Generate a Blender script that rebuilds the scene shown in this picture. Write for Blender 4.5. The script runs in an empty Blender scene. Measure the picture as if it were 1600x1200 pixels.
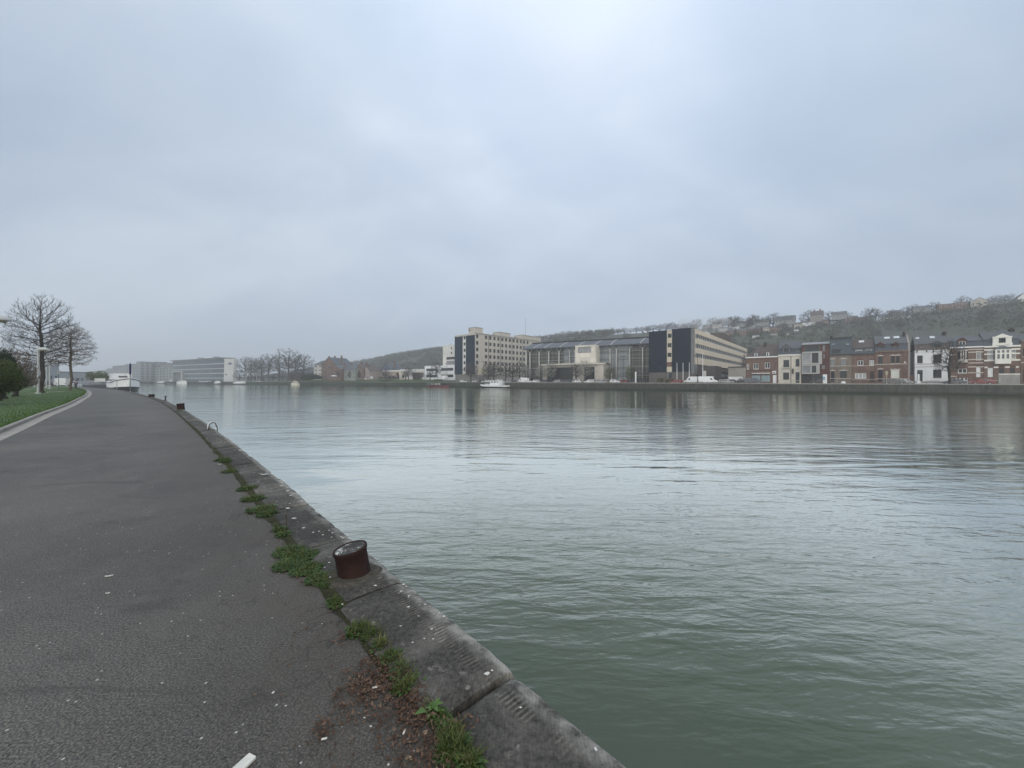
import bpy, bmesh, math, random
from mathutils import Vector, Matrix, noise
rad = math.radians
random.seed(11)
sc = bpy.context.scene
COL = sc.collection
# ------------------------------------------------------------------ survey helpers
EYE = 1.65; F = 601.0
BA = rad(40)                     # the far bank runs 40 degrees off the picture plane
CA, SA = math.cos(BA), math.sin(BA)
WATER = -1.25                    # river level, path = 0
GR = 1.35                        # far street level
def hor(px): return 597 + .0025*(px-800)
def T(px): return (px-800)/F
def at(px, Y): return (T(px)*Y, Y)
def gpt(px, py, z=0.0):
    Y = (EYE-z)*F/(py-hor(px)); return (T(px)*Y, Y)
def zz(px, py, Y): return EYE + (hor(px)-py)*Y/F
def sn(s, n): return (s*CA+n*SA, -s*SA+n*CA)
def Yn(px, n): return n/(SA*T(px)+CA)
def sx(px, n):
    t = T(px); Y = Yn(px, n); return CA*t*Y - SA*Y
# ------------------------------------------------------------------ mesh helpers
class MB:
    def __init__(s, m=None): s.v = []; s.f = []; s.m = m
    def add(s, p):
        p = Vector(p)
        if s.m: p = s.m @ p
        s.v.append(p[:]); return len(s.v)-1
    def poly(s, pts): s.f.append([s.add(p) for p in pts])
    def quad(s, a, b, c, d): s.poly((a, b, c, d))
    def box(s, x0, x1, y0, y1, z0, z1):
        i = [s.add(p) for p in ((x0,y0,z0),(x1,y0,z0),(x1,y1,z0),(x0,y1,z0),(x0,y0,z1),(x1,y0,z1),(x1,y1,z1),(x0,y1,z1))]
        for q in ((0,3,2,1),(4,5,6,7),(0,1,5,4),(1,2,6,5),(2,3,7,6),(3,0,4,7)): s.f.append([i[k] for k in q])
    def prism(s, pts, a0, a1, axis='y'):
        # pts: (a, z) outline; extruded along y (outline in x,z) or along x (outline in y,z)
        mk = (lambda a, z, e: (a, e, z)) if axis == 'y' else (lambda a, z, e: (e, a, z))
        A = [s.add(mk(a, z, a0)) for a, z in pts]; B = [s.add(mk(a, z, a1)) for a, z in pts]
        s.f.append(A); s.f.append(B[::-1]); n = len(pts)
        for k in range(n): s.f.append([A[k], B[k], B[(k+1) % n], A[(k+1) % n]])
    def tube(s, p0, p1, r0, r1, n=6, caps=True):
        p0 = Vector(p0); p1 = Vector(p1); d = (p1-p0)
        if d.length < 1e-6: return
        d.normalize(); u = d.orthogonal().normalized(); w = d.cross(u)
        A = []; B = []
        for k in range(n):
            a = 2*math.pi*k/n; o = u*math.cos(a)+w*math.sin(a)
            A.append(s.add(p0+o*r0)); B.append(s.add(p1+o*r1))
        for k in range(n): s.f.append([A[k], A[(k+1) % n], B[(k+1) % n], B[k]])
        if caps: s.f.append(A[::-1]); s.f.append(B)
    def lathe(s, prof, n=16, c=(0,0,0)):
        rings = []
        for r, z in prof: rings.append([s.add((c[0]+r*math.cos(2*math.pi*k/n), c[1]+r*math.sin(2*math.pi*k/n), c[2]+z)) for k in range(n)])
        for a, b in zip(rings, rings[1:]):
            for k in range(n): s.f.append([a[k], a[(k+1) % n], b[(k+1) % n], b[k]])
        s.f.append(rings[0][::-1]); s.f.append(rings[-1])
    def facade(s, x0, x1, z0, z1, ops, y=0.0, depth=.22):
        xs = sorted({x0, x1, *[v for o in ops for v in (o[0], o[1])]}); zs = sorted({z0, z1, *[v for o in ops for v in (o[2], o[3])]})
        for a, b in zip(xs, xs[1:]):
            for c, d in zip(zs, zs[1:]):
                mx, mz = (a+b)/2, (c+d)/2
                if any(o[0] < mx < o[1] and o[2] < mz < o[3] for o in ops): continue
                s.quad((a,y,c),(b,y,c),(b,y,d),(a,y,d))
        for a, b, c, d in [o[:4] for o in ops]:
            e = y+depth
            s.quad((a,y,c),(a,y,d),(a,e,d),(a,e,c)); s.quad((b,y,d),(b,y,c),(b,e,c),(b,e,d))
            s.quad((a,y,d),(b,y,d),(b,e,d),(a,e,d)); s.quad((b,y,c),(a,y,c),(a,e,c),(b,e,c))
            s.quad((a,e,c),(b,e,c),(b,e,d),(a,e,d))
    def mesh(s, name, mat, smooth=False):
        me = bpy.data.meshes.new(name); me.from_pydata(s.v, [], s.f)
        if mat: me.materials.append(mat)
        if smooth: me.polygons.foreach_set('use_smooth', [True]*len(me.polygons))
        me.update(); return me
    def build(s, name, mat, parent=None, smooth=False, loc=None, rz=0):
        o = bpy.data.objects.new(name, s.mesh(name, mat, smooth)); COL.objects.link(o)
        if parent: o.parent = parent
        if loc: o.location = loc
        o.rotation_euler.z = rz
        return o
def tag(o, label=None, cat=None, group=None, kind=None):
    if label: o['label'] = label
    if cat: o['category'] = cat
    if group: o['group'] = group
    if kind: o['kind'] = kind
    return o
def thing(name, label, cat, loc=(0,0,0), rz=0.0, group=None, scale=1.0):
    o = bpy.data.objects.new(name, None); COL.objects.link(o)
    o.location = loc if len(loc) == 3 else (loc[0], loc[1], 0); o.rotation_euler.z = rz; o.scale = (scale,)*3
    o.empty_display_size = .3
    return tag(o, label, cat, group)
def copy_tree(o, parent=None):
    c = o.copy(); COL.objects.link(c); c.parent = parent
    for ch in list(o.children): copy_tree(ch, c)
    return c
def bevel(o, w, seg=2, ang=30):
    b = o.modifiers.new('bevel', 'BEVEL'); b.width = w; b.segments = seg; b.limit_method = 'ANGLE'; b.angle_limit = rad(ang); return o
# ------------------------------------------------------------------ materials
def newmat(name):
    m = bpy.data.materials.new(name); m.use_nodes = True
    nt = m.node_tree; bs = nt.nodes['Principled BSDF']; return m, nt, bs
def nd(nt, typ, **kw):
    n = nt.nodes.new(typ)
    for k, v in kw.items():
        if k.startswith('i_'):
            key = k[2:].replace('_', ' ')
            n.inputs[key].default_value = v
        else: setattr(n, k, v)
    return n
def ramp(nt, fac, stops):
    r = nt.nodes.new('ShaderNodeValToRGB'); el = r.color_ramp.elements
    while len(el) < len(stops): el.new(.5)
    for e, (p, c) in zip(el, stops):
        e.position = p; e.color = (*c, 1) if len(c) == 3 else c
    nt.links.new(fac, r.inputs[0]); return r.outputs[0]
def mixc(nt, fac, a, b, mode='MIX'):
    m = nt.nodes.new('ShaderNodeMix'); m.data_type = 'RGBA'; m.blend_type = mode
    for sock, v in ((m.inputs[0], fac), (m.inputs[6], a), (m.inputs[7], b)):
        if isinstance(v, bpy.types.NodeSocket): nt.links.new(v, sock)
        elif isinstance(v, (int, float)): sock.default_value = v
        else: sock.default_value = (*v, 1)
    return m.outputs[2]
def coords(nt, scale=(1,1,1), rot=(0,0,0), out='Object'):
    tc = nt.nodes.new('ShaderNodeTexCoord'); mp = nt.nodes.new('ShaderNodeMapping')
    mp.inputs['Scale'].default_value = scale; mp.inputs['Rotation'].default_value = rot
    nt.links.new(tc.outputs[out], mp.inputs[0]); return mp.outputs[0]
def noisetex(nt, vec, scale, detail=4, rough=.55, dist=0.0):
    n = nt.nodes.new('ShaderNodeTexNoise'); n.inputs['Scale'].default_value = scale; n.inputs['Detail'].default_value = detail
    n.inputs['Roughness'].default_value = rough; n.inputs['Distortion'].default_value = dist
    nt.links.new(vec, n.inputs['Vector']); return n.outputs['Fac']
def bump(nt, bs, h, strength=.3, dist=.02):
    b = nt.nodes.new('ShaderNodeBump'); b.inputs['Strength'].default_value = strength; b.inputs['Distance'].default_value = dist
    nt.links.new(h, b.inputs['Height']); nt.links.new(b.outputs[0], bs.inputs['Normal']); return b
MC = {}
def mat(name, col, rough=.75, var=.25, scale=1.2, metal=0.0, streak=True, bmp=.15):
    if name in MC: return MC[name]
    m, nt, bs = newmat(name)
    v = coords(nt, (1,1,.35) if streak else (1,1,1)); f = noisetex(nt, v, scale, 6, .6)
    f2 = noisetex(nt, coords(nt), scale*9, 3, .6)
    c0 = tuple(c*(1-var) for c in col); c1 = tuple(min(1, c*(1+var*.55)) for c in col)
    a = ramp(nt, f, [(.3, c0), (.7, c1)])
    a = mixc(nt, .25, a, ramp(nt, f2, [(.35, tuple(c*.7 for c in col)), (.65, c1)]))
    nt.links.new(a, bs.inputs['Base Color']); bs.inputs['Roughness'].default_value = rough; bs.inputs['Metallic'].default_value = metal; bs.inputs['Specular IOR Level'].default_value = .2
    if bmp: bump(nt, bs, f2, bmp, .02)
    MC[name] = m; return m
def brick(name, c1, c2, mortar, var=.3):
    if name in MC: return MC[name]
    m, nt, bs = newmat(name)
    tc = nt.nodes.new('ShaderNodeTexCoord'); se = nt.nodes.new('ShaderNodeSeparateXYZ'); co = nt.nodes.new('ShaderNodeCombineXYZ'); ad = nt.nodes.new('ShaderNodeMath')
    nt.links.new(tc.outputs['Object'], se.inputs[0]); nt.links.new(se.outputs[0], ad.inputs[0]); nt.links.new(se.outputs[1], ad.inputs[1])
    nt.links.new(ad.outputs[0], co.inputs[0]); nt.links.new(se.outputs[2], co.inputs[1])
    b = nt.nodes.new('ShaderNodeTexBrick'); nt.links.new(co.outputs[0], b.inputs['Vector'])
    b.inputs['Color1'].default_value = (*c1, 1); b.inputs['Color2'].default_value = (*c2, 1); b.inputs['Mortar'].default_value = (*mortar, 1)
    b.inputs['Scale'].default_value = 1; b.inputs['Brick Width'].default_value = .22; b.inputs['Row Height'].default_value = .075; b.inputs['Mortar Size'].default_value = .008
    f = noisetex(nt, coords(nt, (1,1,.4)), .9, 6, .65)
    a = mixc(nt, 1.0, b.outputs[0], ramp(nt, f, [(.25, (1-var*1.6,)*3), (.7, (1.1,)*3)]), 'MULTIPLY')
    nt.links.new(a, bs.inputs['Base Color']); bs.inputs['Roughness'].default_value = .88; bs.inputs['Specular IOR Level'].default_value = .15
    MC[name] = m; return m
def glass(name, c0, c1, rough=.08, spec=.8):
    if name in MC: return MC[name]
    m, nt, bs = newmat(name)
    oi = nt.nodes.new('ShaderNodeObjectInfo')
    f = noisetex(nt, coords(nt), .8, 2, .5)
    ad = nd(nt, 'ShaderNodeMath', operation='ADD'); nt.links.new(f, ad.inputs[0]); nt.links.new(oi.outputs['Random'], ad.inputs[1])
    ml = nd(nt, 'ShaderNodeMath', operation='MULTIPLY'); nt.links.new(ad.outputs[0], ml.inputs[0]); ml.inputs[1].default_value = .62
    nt.links.new(ramp(nt, ml.outputs[0], [(.2, c0), (.85, c1)]), bs.inputs['Base Color'])
    bs.inputs['Roughness'].default_value = rough; bs.inputs['Specular IOR Level'].default_value = spec
    MC[name] = m; return m
def gridmat(name, base, line, w, h, ms=.03, rough=.25, off=0.0):
    if name in MC: return MC[name]
    m, nt, bs = newmat(name)
    tc = nt.nodes.new('ShaderNodeTexCoord'); se = nt.nodes.new('ShaderNodeSeparateXYZ'); co = nt.nodes.new('ShaderNodeCombineXYZ'); ad = nt.nodes.new('ShaderNodeMath')
    nt.links.new(tc.outputs['Object'], se.inputs[0]); nt.links.new(se.outputs[0], ad.inputs[0]); nt.links.new(se.outputs[1], ad.inputs[1])
    nt.links.new(ad.outputs[0], co.inputs[0]); nt.links.new(se.outputs[2], co.inputs[1])
    b = nt.nodes.new('ShaderNodeTexBrick'); b.offset = off; nt.links.new(co.outputs[0], b.inputs['Vector'])
    b.inputs['Color1'].default_value = (*base, 1); b.inputs['Color2'].default_value = (*[c*1.35 for c in base], 1); b.inputs['Mortar'].default_value = (*line, 1)
    b.inputs['Scale'].default_value = 1; b.inputs['Brick Width'].default_value = w; b.inputs['Row Height'].default_value = h; b.inputs['Mortar Size'].default_value = ms
    nt.links.new(b.outputs[0], bs.inputs['Base Color']); bs.inputs['Roughness'].default_value = rough; bs.inputs['Specular IOR Level'].default_value = .22
    MC[name] = m; return m
def leafmat(name, stops, rough=.7, scale=.7):
    if name in MC: return MC[name]
    m, nt, bs = newmat(name)
    f = noisetex(nt, coords(nt, out='Object'), scale, 3, .6)
    ge = nt.nodes.new('ShaderNodeNewGeometry')
    ad = nd(nt, 'ShaderNodeMath', operation='MULTIPLY_ADD'); nt.links.new(ge.outputs['Random Per Island'], ad.inputs[0]); ad.inputs[1].default_value = .4; nt.links.new(f, ad.inputs[2])
    ml = nd(nt, 'ShaderNodeMath', operation='MULTIPLY'); nt.links.new(ad.outputs[0], ml.inputs[0]); ml.inputs[1].default_value = .7
    nt.links.new(ramp(nt, ml.outputs[0], stops), bs.inputs['Base Color']); bs.inputs['Roughness'].default_value = rough; bs.inputs['Specular IOR Level'].default_value = .2
    MC[name] = m; return m

WHITE = mat('white_paint', (.72,.73,.74), .5, .12)
OFFW = mat('off_white_render', (.62,.61,.58), .8, .18)
CREAM = mat('cream_render', (.55,.515,.45), .8, .2)
STONE = mat('pale_stone', (.50,.47,.42), .85, .25)
BLACK = mat('black_paint', (.015,.015,.018), .4, .2)
DARK = mat('dark_metal', (.045,.047,.05), .5, .2)
GREYM = mat('grey_metal', (.28,.29,.30), .45, .2, metal=.3)
SLATE = mat('slate_roof', (.075,.085,.10), .6, .3, 2.5, bmp=.4)
SLATE2 = mat('grey_roof', (.098,.106,.114), .65, .22, 2.5, bmp=.4)
TILE = mat('brown_roof_tiles', (.10,.085,.08), .75, .3, 2.5, bmp=.4)
PANE = glass('window_glass', (.006,.008,.011), (.035,.043,.052), .1, .25)
CURT = glass('curtained_glass', (.10,.11,.12), (.34,.35,.36), .15, .3)
SHUT = mat('grey_shutter', (.22,.23,.24), .7, .12)
WSHUT = mat('white_shutter', (.62,.62,.58), .6, .08)
RBRICK = brick('red_brick', (.150,.084,.066), (.185,.108,.085), (.20,.18,.16))
DBRICK = brick('dark_red_brick', (.095,.040,.036), (.12,.052,.046), (.13,.1,.09))
GBRICK = brick('grey_brown_brick', (.17,.135,.11), (.21,.17,.14), (.24,.21,.19))
BBRICK = brick('brown_brick', (.15,.095,.075), (.19,.12,.095), (.22,.19,.17))
CONC = mat('concrete', (.30,.30,.29), .85, .3)
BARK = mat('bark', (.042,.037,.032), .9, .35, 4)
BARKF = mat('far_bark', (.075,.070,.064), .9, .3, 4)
RUBBER = mat('tyre_rubber', (.02,.02,.021), .8, .2)
RIM = mat('wheel_rim', (.35,.36,.37), .4, .15, metal=.6)
# ------------------------------------------------------------------ camera, light, sky
cam = bpy.data.cameras.new('camera'); co_ = bpy.data.objects.new('camera', cam); COL.objects.link(co_)
cam.sensor_width = 36; cam.lens = 36*F/1600; cam.clip_start = .05; cam.clip_end = 9000
cam.shift_y = -3/1600
co_.location = (0,0,EYE); co_.rotation_euler = (rad(90), -math.atan(.0025), 0); sc.camera = co_
sc.render.resolution_x = 1024; sc.render.resolution_y = 768
sc.view_settings.view_transform = 'Standard'; sc.view_settings.look = 'None'; sc.view_settings.exposure = 0; sc.view_settings.gamma = 1
SUN_EL, SUN_AZ = 46, 10          # degrees; azimuth measured right of the view axis
sl = bpy.data.lights.new('sun', 'SUN'); sl.energy = .5; sl.angle = rad(90); sl.color = (1,.97,.93)
so = bpy.data.objects.new('sun', sl); COL.objects.link(so)
sd = Vector((math.sin(rad(SUN_AZ))*math.cos(rad(SUN_EL)), math.cos(rad(SUN_AZ))*math.cos(rad(SUN_EL)), math.sin(rad(SUN_EL))))
so.rotation_euler = sd.to_track_quat('Z', 'Y').to_euler()
w = bpy.data.worlds.new('World'); sc.world = w; w.use_nodes = True
nt = w.node_tree; nt.nodes.clear()
out = nt.nodes.new('ShaderNodeOutputWorld')
sky = nt.nodes.new('ShaderNodeTexSky'); sky.sky_type = 'NISHITA'; sky.sun_disc = False; sky.sun_elevation = rad(SUN_EL); sky.sun_rotation = rad(SUN_AZ); sky.air_density = 1.5; sky.dust_density = 4
b1 = nt.nodes.new('ShaderNodeBackground'); b1.inputs[1].default_value = .06; nt.links.new(sky.outputs[0], b1.inputs[0])
tc = nt.nodes.new('ShaderNodeTexCoord'); sp = nt.nodes.new('ShaderNodeSeparateXYZ'); nt.links.new(tc.outputs['Generated'], sp.inputs[0])
def math_(op, a, b=None, clamp=False):
    m = nt.nodes.new('ShaderNodeMath'); m.operation = op; m.use_clamp = clamp
    for i, v in enumerate((a, b)):
        if v is None: continue
        if isinstance(v, (int, float)): m.inputs[i].default_value = v
        else: nt.links.new(v, m.inputs[i])
    return m.outputs[0]
zc = math_('MAXIMUM', sp.outputs[2], 0.0)
den = math_('ADD', zc, .55)
cx = math_('DIVIDE', sp.outputs[0], den); cy = math_('DIVIDE', sp.outputs[1], den)
cb = nt.nodes.new('ShaderNodeCombineXYZ'); nt.links.new(cx, cb.inputs[0]); nt.links.new(cy, cb.inputs[1])
mp = nt.nodes.new('ShaderNodeMapping'); mp.inputs['Location'].default_value = (3.1, 1.7, .4); mp.inputs['Rotation'].default_value = (0,0,rad(25)); mp.inputs['Scale'].default_value = (.8,1.25,1)
nt.links.new(cb.outputs[0], mp.inputs[0])
f1 = noisetex(nt, mp.outputs[0], 1.35, 3, .45, .6); f2 = noisetex(nt, mp.outputs[0], 4.2, 5, .5, .4)
fm = math_('ADD', math_('MULTIPLY', f1, .70), math_('MULTIPLY', f2, .30))
ccol = ramp(nt, fm, [(.30, (.325,.41,.545)), (.44, (.38,.468,.597)), (.56, (.45,.535,.652)), (.70, (.56,.64,.735))])
# broad bright patch where the sun sits behind the cloud, and the overcast sky's brighter zenith
dv = nt.nodes.new('ShaderNodeVectorMath'); dv.operation = 'DOT_PRODUCT'; nt.links.new(tc.outputs['Generated'], dv.inputs[0]); dv.inputs[1].default_value = sd
glow = math_('POWER', math_('MAXIMUM', dv.outputs['Value'], 0.0), 7.0)
gl = math_('ADD', math_('ADD', .90, math_('MULTIPLY', glow, .36)), math_('MULTIPLY', math_('POWER', zc, 5.0), .75))
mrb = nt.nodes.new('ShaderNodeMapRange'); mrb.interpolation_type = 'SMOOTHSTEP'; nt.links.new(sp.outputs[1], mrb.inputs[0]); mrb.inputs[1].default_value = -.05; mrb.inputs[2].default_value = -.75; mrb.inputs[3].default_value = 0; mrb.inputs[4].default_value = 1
ccol2 = nt.nodes.new('ShaderNodeVectorMath'); ccol2.operation = 'SCALE'; nt.links.new(ccol, ccol2.inputs[0]); nt.links.new(gl, ccol2.inputs['Scale'])
hz = math_('POWER', math_('SUBTRACT', 1.0, zc, True), 9.0)
hcol0 = mixc(nt, math_('MULTIPLY', hz, .8), ccol2.outputs[0], (.425,.51,.61))
hcol = mixc(nt, mrb.outputs[0], hcol0, (1.72,1.68,1.58))   # added brightness in the unseen sky behind the viewer, to light the facades
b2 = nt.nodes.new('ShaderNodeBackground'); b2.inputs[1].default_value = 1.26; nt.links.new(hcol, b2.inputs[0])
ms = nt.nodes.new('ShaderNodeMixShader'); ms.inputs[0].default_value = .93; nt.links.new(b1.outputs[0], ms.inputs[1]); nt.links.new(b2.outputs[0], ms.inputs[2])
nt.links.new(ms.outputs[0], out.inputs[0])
w.cycles.sampling_method = 'MANUAL'; w.cycles.sample_map_resolution = 512

# ------------------------------------------------------------------ haze
hb = MB(); hb.box(-2200, 1500, -60, 2200, WATER-4, 118)
m, nt, bs = newmat('haze'); nt.nodes.remove(bs)
pv = nt.nodes.new('ShaderNodeVolumePrincipled'); pv.inputs['Color'].default_value = (.95,.98,1,1); pv.inputs['Density'].default_value = .00066; pv.inputs['Anisotropy'].default_value = .2
nt.links.new(pv.outputs[0], nt.nodes['Material Output'].inputs['Volume'])
tag(hb.build('haze', m), kind='stuff')

# ------------------------------------------------------------------ near bank
EDGE = [(6.2,-4.6),(2.62,-.65),(.548,1.646),(-.9,3.215),(-2.5,4.98),(-4.22,6.89),(-7.4,10.3),(-11.2,14.33),(-20.57,24),(-31,34.3),(-41.7,44),(-55.7,56.7),(-72,71),(-90.2,85.5),(-119.2,106.6),(-200,163),(-400,297),(-900,620),(-2000,1330)]
KERB = [(-2.2,-8),(-4.4,-.5),(-9.5,5.4),(-15.85,11.9),(-22.5,18.4),(-27,23),(-32,28),(-38.5,34.2),(-44.5,40.1),(-53,48),(-60.6,55),(-73.5,66.5),(-87.3,78),(-112,98.5),(-139,119)]
def smooth(pl, it=2):
    for _ in range(it):
        q = [pl[0]]
        for a, b in zip(pl, pl[1:]):
            q.append((a[0]*.75+b[0]*.25, a[1]*.75+b[1]*.25)); q.append((a[0]*.25+b[0]*.75, a[1]*.25+b[1]*.75))
        q.append(pl[-1]); pl = q
    return pl
EDGE = smooth(EDGE); KERB = smooth(KERB)
def offset(pl, d):
    r = []
    for i, p in enumerate(pl):
        a = pl[max(0, i-1)]; b = pl[min(len(pl)-1, i+1)]
        tx, ty = b[0]-a[0], b[1]-a[1]; L = math.hypot(tx, ty); r.append((p[0]-ty/L*d, p[1]+tx/L*d))
    return r
def cum(pl):
    c = [0]
    for a, b in zip(pl, pl[1:]): c.append(c[-1]+math.hypot(b[0]-a[0], b[1]-a[1]))
    return c
class Line:
    def __init__(s, pl): s.p = pl; s.c = cum(pl); s.L = s.c[-1]
    def at(s, d):
        d = max(0, min(s.L-1e-6, d)); lo, hi = 0, len(s.c)-1
        while hi-lo > 1:
            m = (lo+hi)//2
            if s.c[m] <= d: lo = m
            else: hi = m
        k = (d-s.c[lo])/(s.c[lo+1]-s.c[lo]); a, b = s.p[lo], s.p[lo+1]
        t = Vector((b[0]-a[0], b[1]-a[1])).normalized()
        return Vector((a[0]+(b[0]-a[0])*k, a[1]+(b[1]-a[1])*k)), t
    def near(s, p):
        best = (1e9, 0)
        for i, q in enumerate(s.p):
            d = (q[0]-p[0])**2+(q[1]-p[1])**2
            if d < best[0]: best = (d, s.c[i])
        c0 = best[1]; st = 2.0
        for _ in range(25):
            for c in (c0-st, c0+st):
                q, _t = s.at(c); d = (q[0]-p[0])**2+(q[1]-p[1])**2
                if d < best[0]: best = (d, c)
            c0 = best[1]; st *= .75
        return c0
EL = Line(EDGE)                  # t points away along the left; left of t is land: (-ty? ) land = (-t.y, t.x)
def land(d, off):
    p, t = EL.at(d); return Vector((p.x-t.y*off, p.y+t.x*off))
COPW = .52

# ground under everything on this side
me_pts = [(p[0], p[1], -.06) for p in offset(EDGE, .3)] + [(-2000,-60,-.06), (6,-60,-.06)]
g = MB(); g.poly(me_pts)
tag(g.build('ground', mat('earth', (.13,.12,.09), .95, .3)), kind='structure')

# asphalt path: strip between coping and kerb, several columns so dirt can hug the joint
KL = Line(KERB)
m, nt, bs = newmat('asphalt')
v = coords(nt)
big = noisetex(nt, v, .35, 5, .6); mid = noisetex(nt, v, 2.3, 5, .65, .4); fine = noisetex(nt, v, 95, 3, .75)
vo = nt.nodes.new('ShaderNodeTexVoronoi'); vo.inputs['Scale'].default_value = 75; nt.links.new(v, vo.inputs['Vector'])
a = ramp(nt, fine, [(.40, (.013,.0115,.0092)), (.5, (.052,.0465,.039)), (.60, (.22,.20,.17))])
agg = nd(nt, 'ShaderNodeHueSaturation'); nt.links.new(vo.outputs['Color'], agg.inputs['Color']); agg.inputs['Saturation'].default_value = .06; agg.inputs['Value'].default_value = .085
a = mixc(nt, .45, a, agg.outputs[0])
a = mixc(nt, 1.0, a, ramp(nt, big, [(.3, (.60,.60,.60)), (.7, (1.34,1.32,1.27))]), 'MULTIPLY')
a = mixc(nt, ramp(nt, mid, [(.52, (0,0,0)), (.74, (.5,.5,.5))]), a, (.125,.117,.105))
stn = noisetex(nt, coords(nt, (.55,1.3,1), (0,0,rad(40))), 1.1, 5, .7, 1.2)
a = mixc(nt, ramp(nt, stn, [(.58, (0,0,0)), (.70, (.55,.55,.55))]), a, (.022,.020,.0175))
at_ = nt.nodes.new('ShaderNodeAttribute'); at_.attribute_name = 'dirt'
dm = nd(nt, 'ShaderNodeMath', operation='MULTIPLY'); nt.links.new(at_.outputs['Fac'], dm.inputs[0])
nt.links.new(ramp(nt, mid, [(.32, (.15,.15,.15)), (.62, (1,1,1))]), dm.inputs[1])
dirt = mixc(nt, fine, (.022,.019,.015), (.085,.070,.053))
a = mixc(nt, dm.outputs[0], a, dirt)
ck = nt.nodes.new('ShaderNodeTexVoronoi'); ck.feature = 'DISTANCE_TO_EDGE'; ck.inputs['Scale'].default_value = 1.7
wp = nt.nodes.new('ShaderNodeVectorMath'); wp.operation = 'ADD'; nz_ = nt.nodes.new('ShaderNodeTexNoise'); nz_.inputs['Scale'].default_value = 3; nt.links.new(v, nz_.inputs['Vector']); nt.links.new(v, wp.inputs[0]); nt.links.new(nz_.outputs['Color'], wp.inputs[1]); nt.links.new(wp.outputs[0], ck.inputs['Vector'])
cm = mixc(nt, 1.0, ramp(nt, ck.outputs['Distance'], [(.004, (1,1,1)), (.016, (0,0,0))]), dm.outputs[0], 'MULTIPLY')
a = mixc(nt, cm, a, (.010,.009,.008))
vs = nt.nodes.new('ShaderNodeTexVoronoi'); vs.inputs['Scale'].default_value = 21; vs.inputs['Randomness'].default_value = 1; nt.links.new(v, vs.inputs['Vector'])
sc1 = nd(nt, 'ShaderNodeSeparateColor'); nt.links.new(vs.outputs['Color'], sc1.inputs[0])
lt = nd(nt, 'ShaderNodeMath', operation='MULTIPLY'); s_a = nd(nt, 'ShaderNodeMath', operation='LESS_THAN'); s_b = nd(nt, 'ShaderNodeMath', operation='GREATER_THAN')
nt.links.new(vs.outputs['Distance'], s_a.inputs[0]); s_a.inputs[1].default_value = .13; nt.links.new(sc1.outputs[0], s_b.inputs[0]); s_b.inputs[1].default_value = .84
nt.links.new(s_a.outputs[0], lt.inputs[0]); nt.links.new(s_b.outputs[0], lt.inputs[1])
a = mixc(nt, lt.outputs[0], a, (.38,.37,.34))
nt.links.new(a, bs.inputs['Base Color']); bs.inputs['Roughness'].default_value = .66; bs.inputs['Specular IOR Level'].default_value = .34
hmix = nd(nt, 'ShaderNodeMath', operation='MULTIPLY_ADD'); nt.links.new(vo.outputs['Distance'], hmix.inputs[0]); hmix.inputs[1].default_value = -.8; nt.links.new(fine, hmix.inputs[2])
bump(nt, bs, hmix.outputs[0], .7, .006)
ASPH = m
vv = []; ff = []; dd = []
NS = 260; cols = [0, .06, .12, .2, .3, .42, .58, .8, 1.0]
dE = EL.near((-119, 106.6)); dK0 = 0
def ease(k): return k**2.2
for i in range(NS+1):
    k = ease(i/NS)
    p = land(k*dE, COPW-.03); q, _ = KL.at(k*KL.L*.93); q = Vector(q[:2])
    W = (q-p).length
    for c in cols:
        j = .0
        e = p+(q-p)*c
        vv.append((e.x, e.y, 0)); dist = W*c
        dd.append(max(0, 1-dist/ 1.35))
nc = len(cols)
for i in range(NS):
    for c in range(nc-1):
        a0 = i*nc+c; ff.append((a0, a0+1, a0+nc+1, a0+nc))
me = bpy.data.meshes.new('path'); me.from_pydata(vv, [], ff); me.materials.append(ASPH)
at2 = me.attributes.new('dirt', 'FLOAT', 'POINT'); at2.data.foreach_set('value', dd)
po = bpy.data.objects.new('path', me); COL.objects.link(po); tag(po, kind='structure')
# quay apron beyond the bend
ap = MB(); q0 = [land(d, .3) for d in (dE-4, dE+30, dE+90, dE+300)]
ap.poly([(p.x, p.y, -.012) for p in q0] + [(-420,260,-.012), (-190,128,-.012), (-139,110,-.012), (-118,98,-.012)])
tag(ap.build('quay_apron', mat('apron_paving', (.17,.165,.155), .85, .25)), kind='structure')

# dark soil and moss filling the joint between asphalt and coping
sl_ = MB(); prev = None
for i in range(700):
    d = dE*.55*(i/699)**1.8; p0_ = land(d, COPW-.035+.015*noise.noise(Vector((d*3, 1, 0)))); w2 = .055+.05*noise.noise(Vector((d*2.1, 5, 0)))+.025*noise.noise(Vector((d*9, 9, 0)))
    p1_ = land(d, COPW+max(.012, w2)); r = [sl_.add((p0_.x,p0_.y,.007)), sl_.add((p1_.x,p1_.y,.004))]
    if prev: sl_.f.append([prev[0], r[0], r[1], prev[1]])
    prev = r
tag(sl_.build('soil_strip', mat('joint_soil', (.034,.034,.017), .95, .6, 9, streak=False, bmp=.8)), kind='structure')
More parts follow.
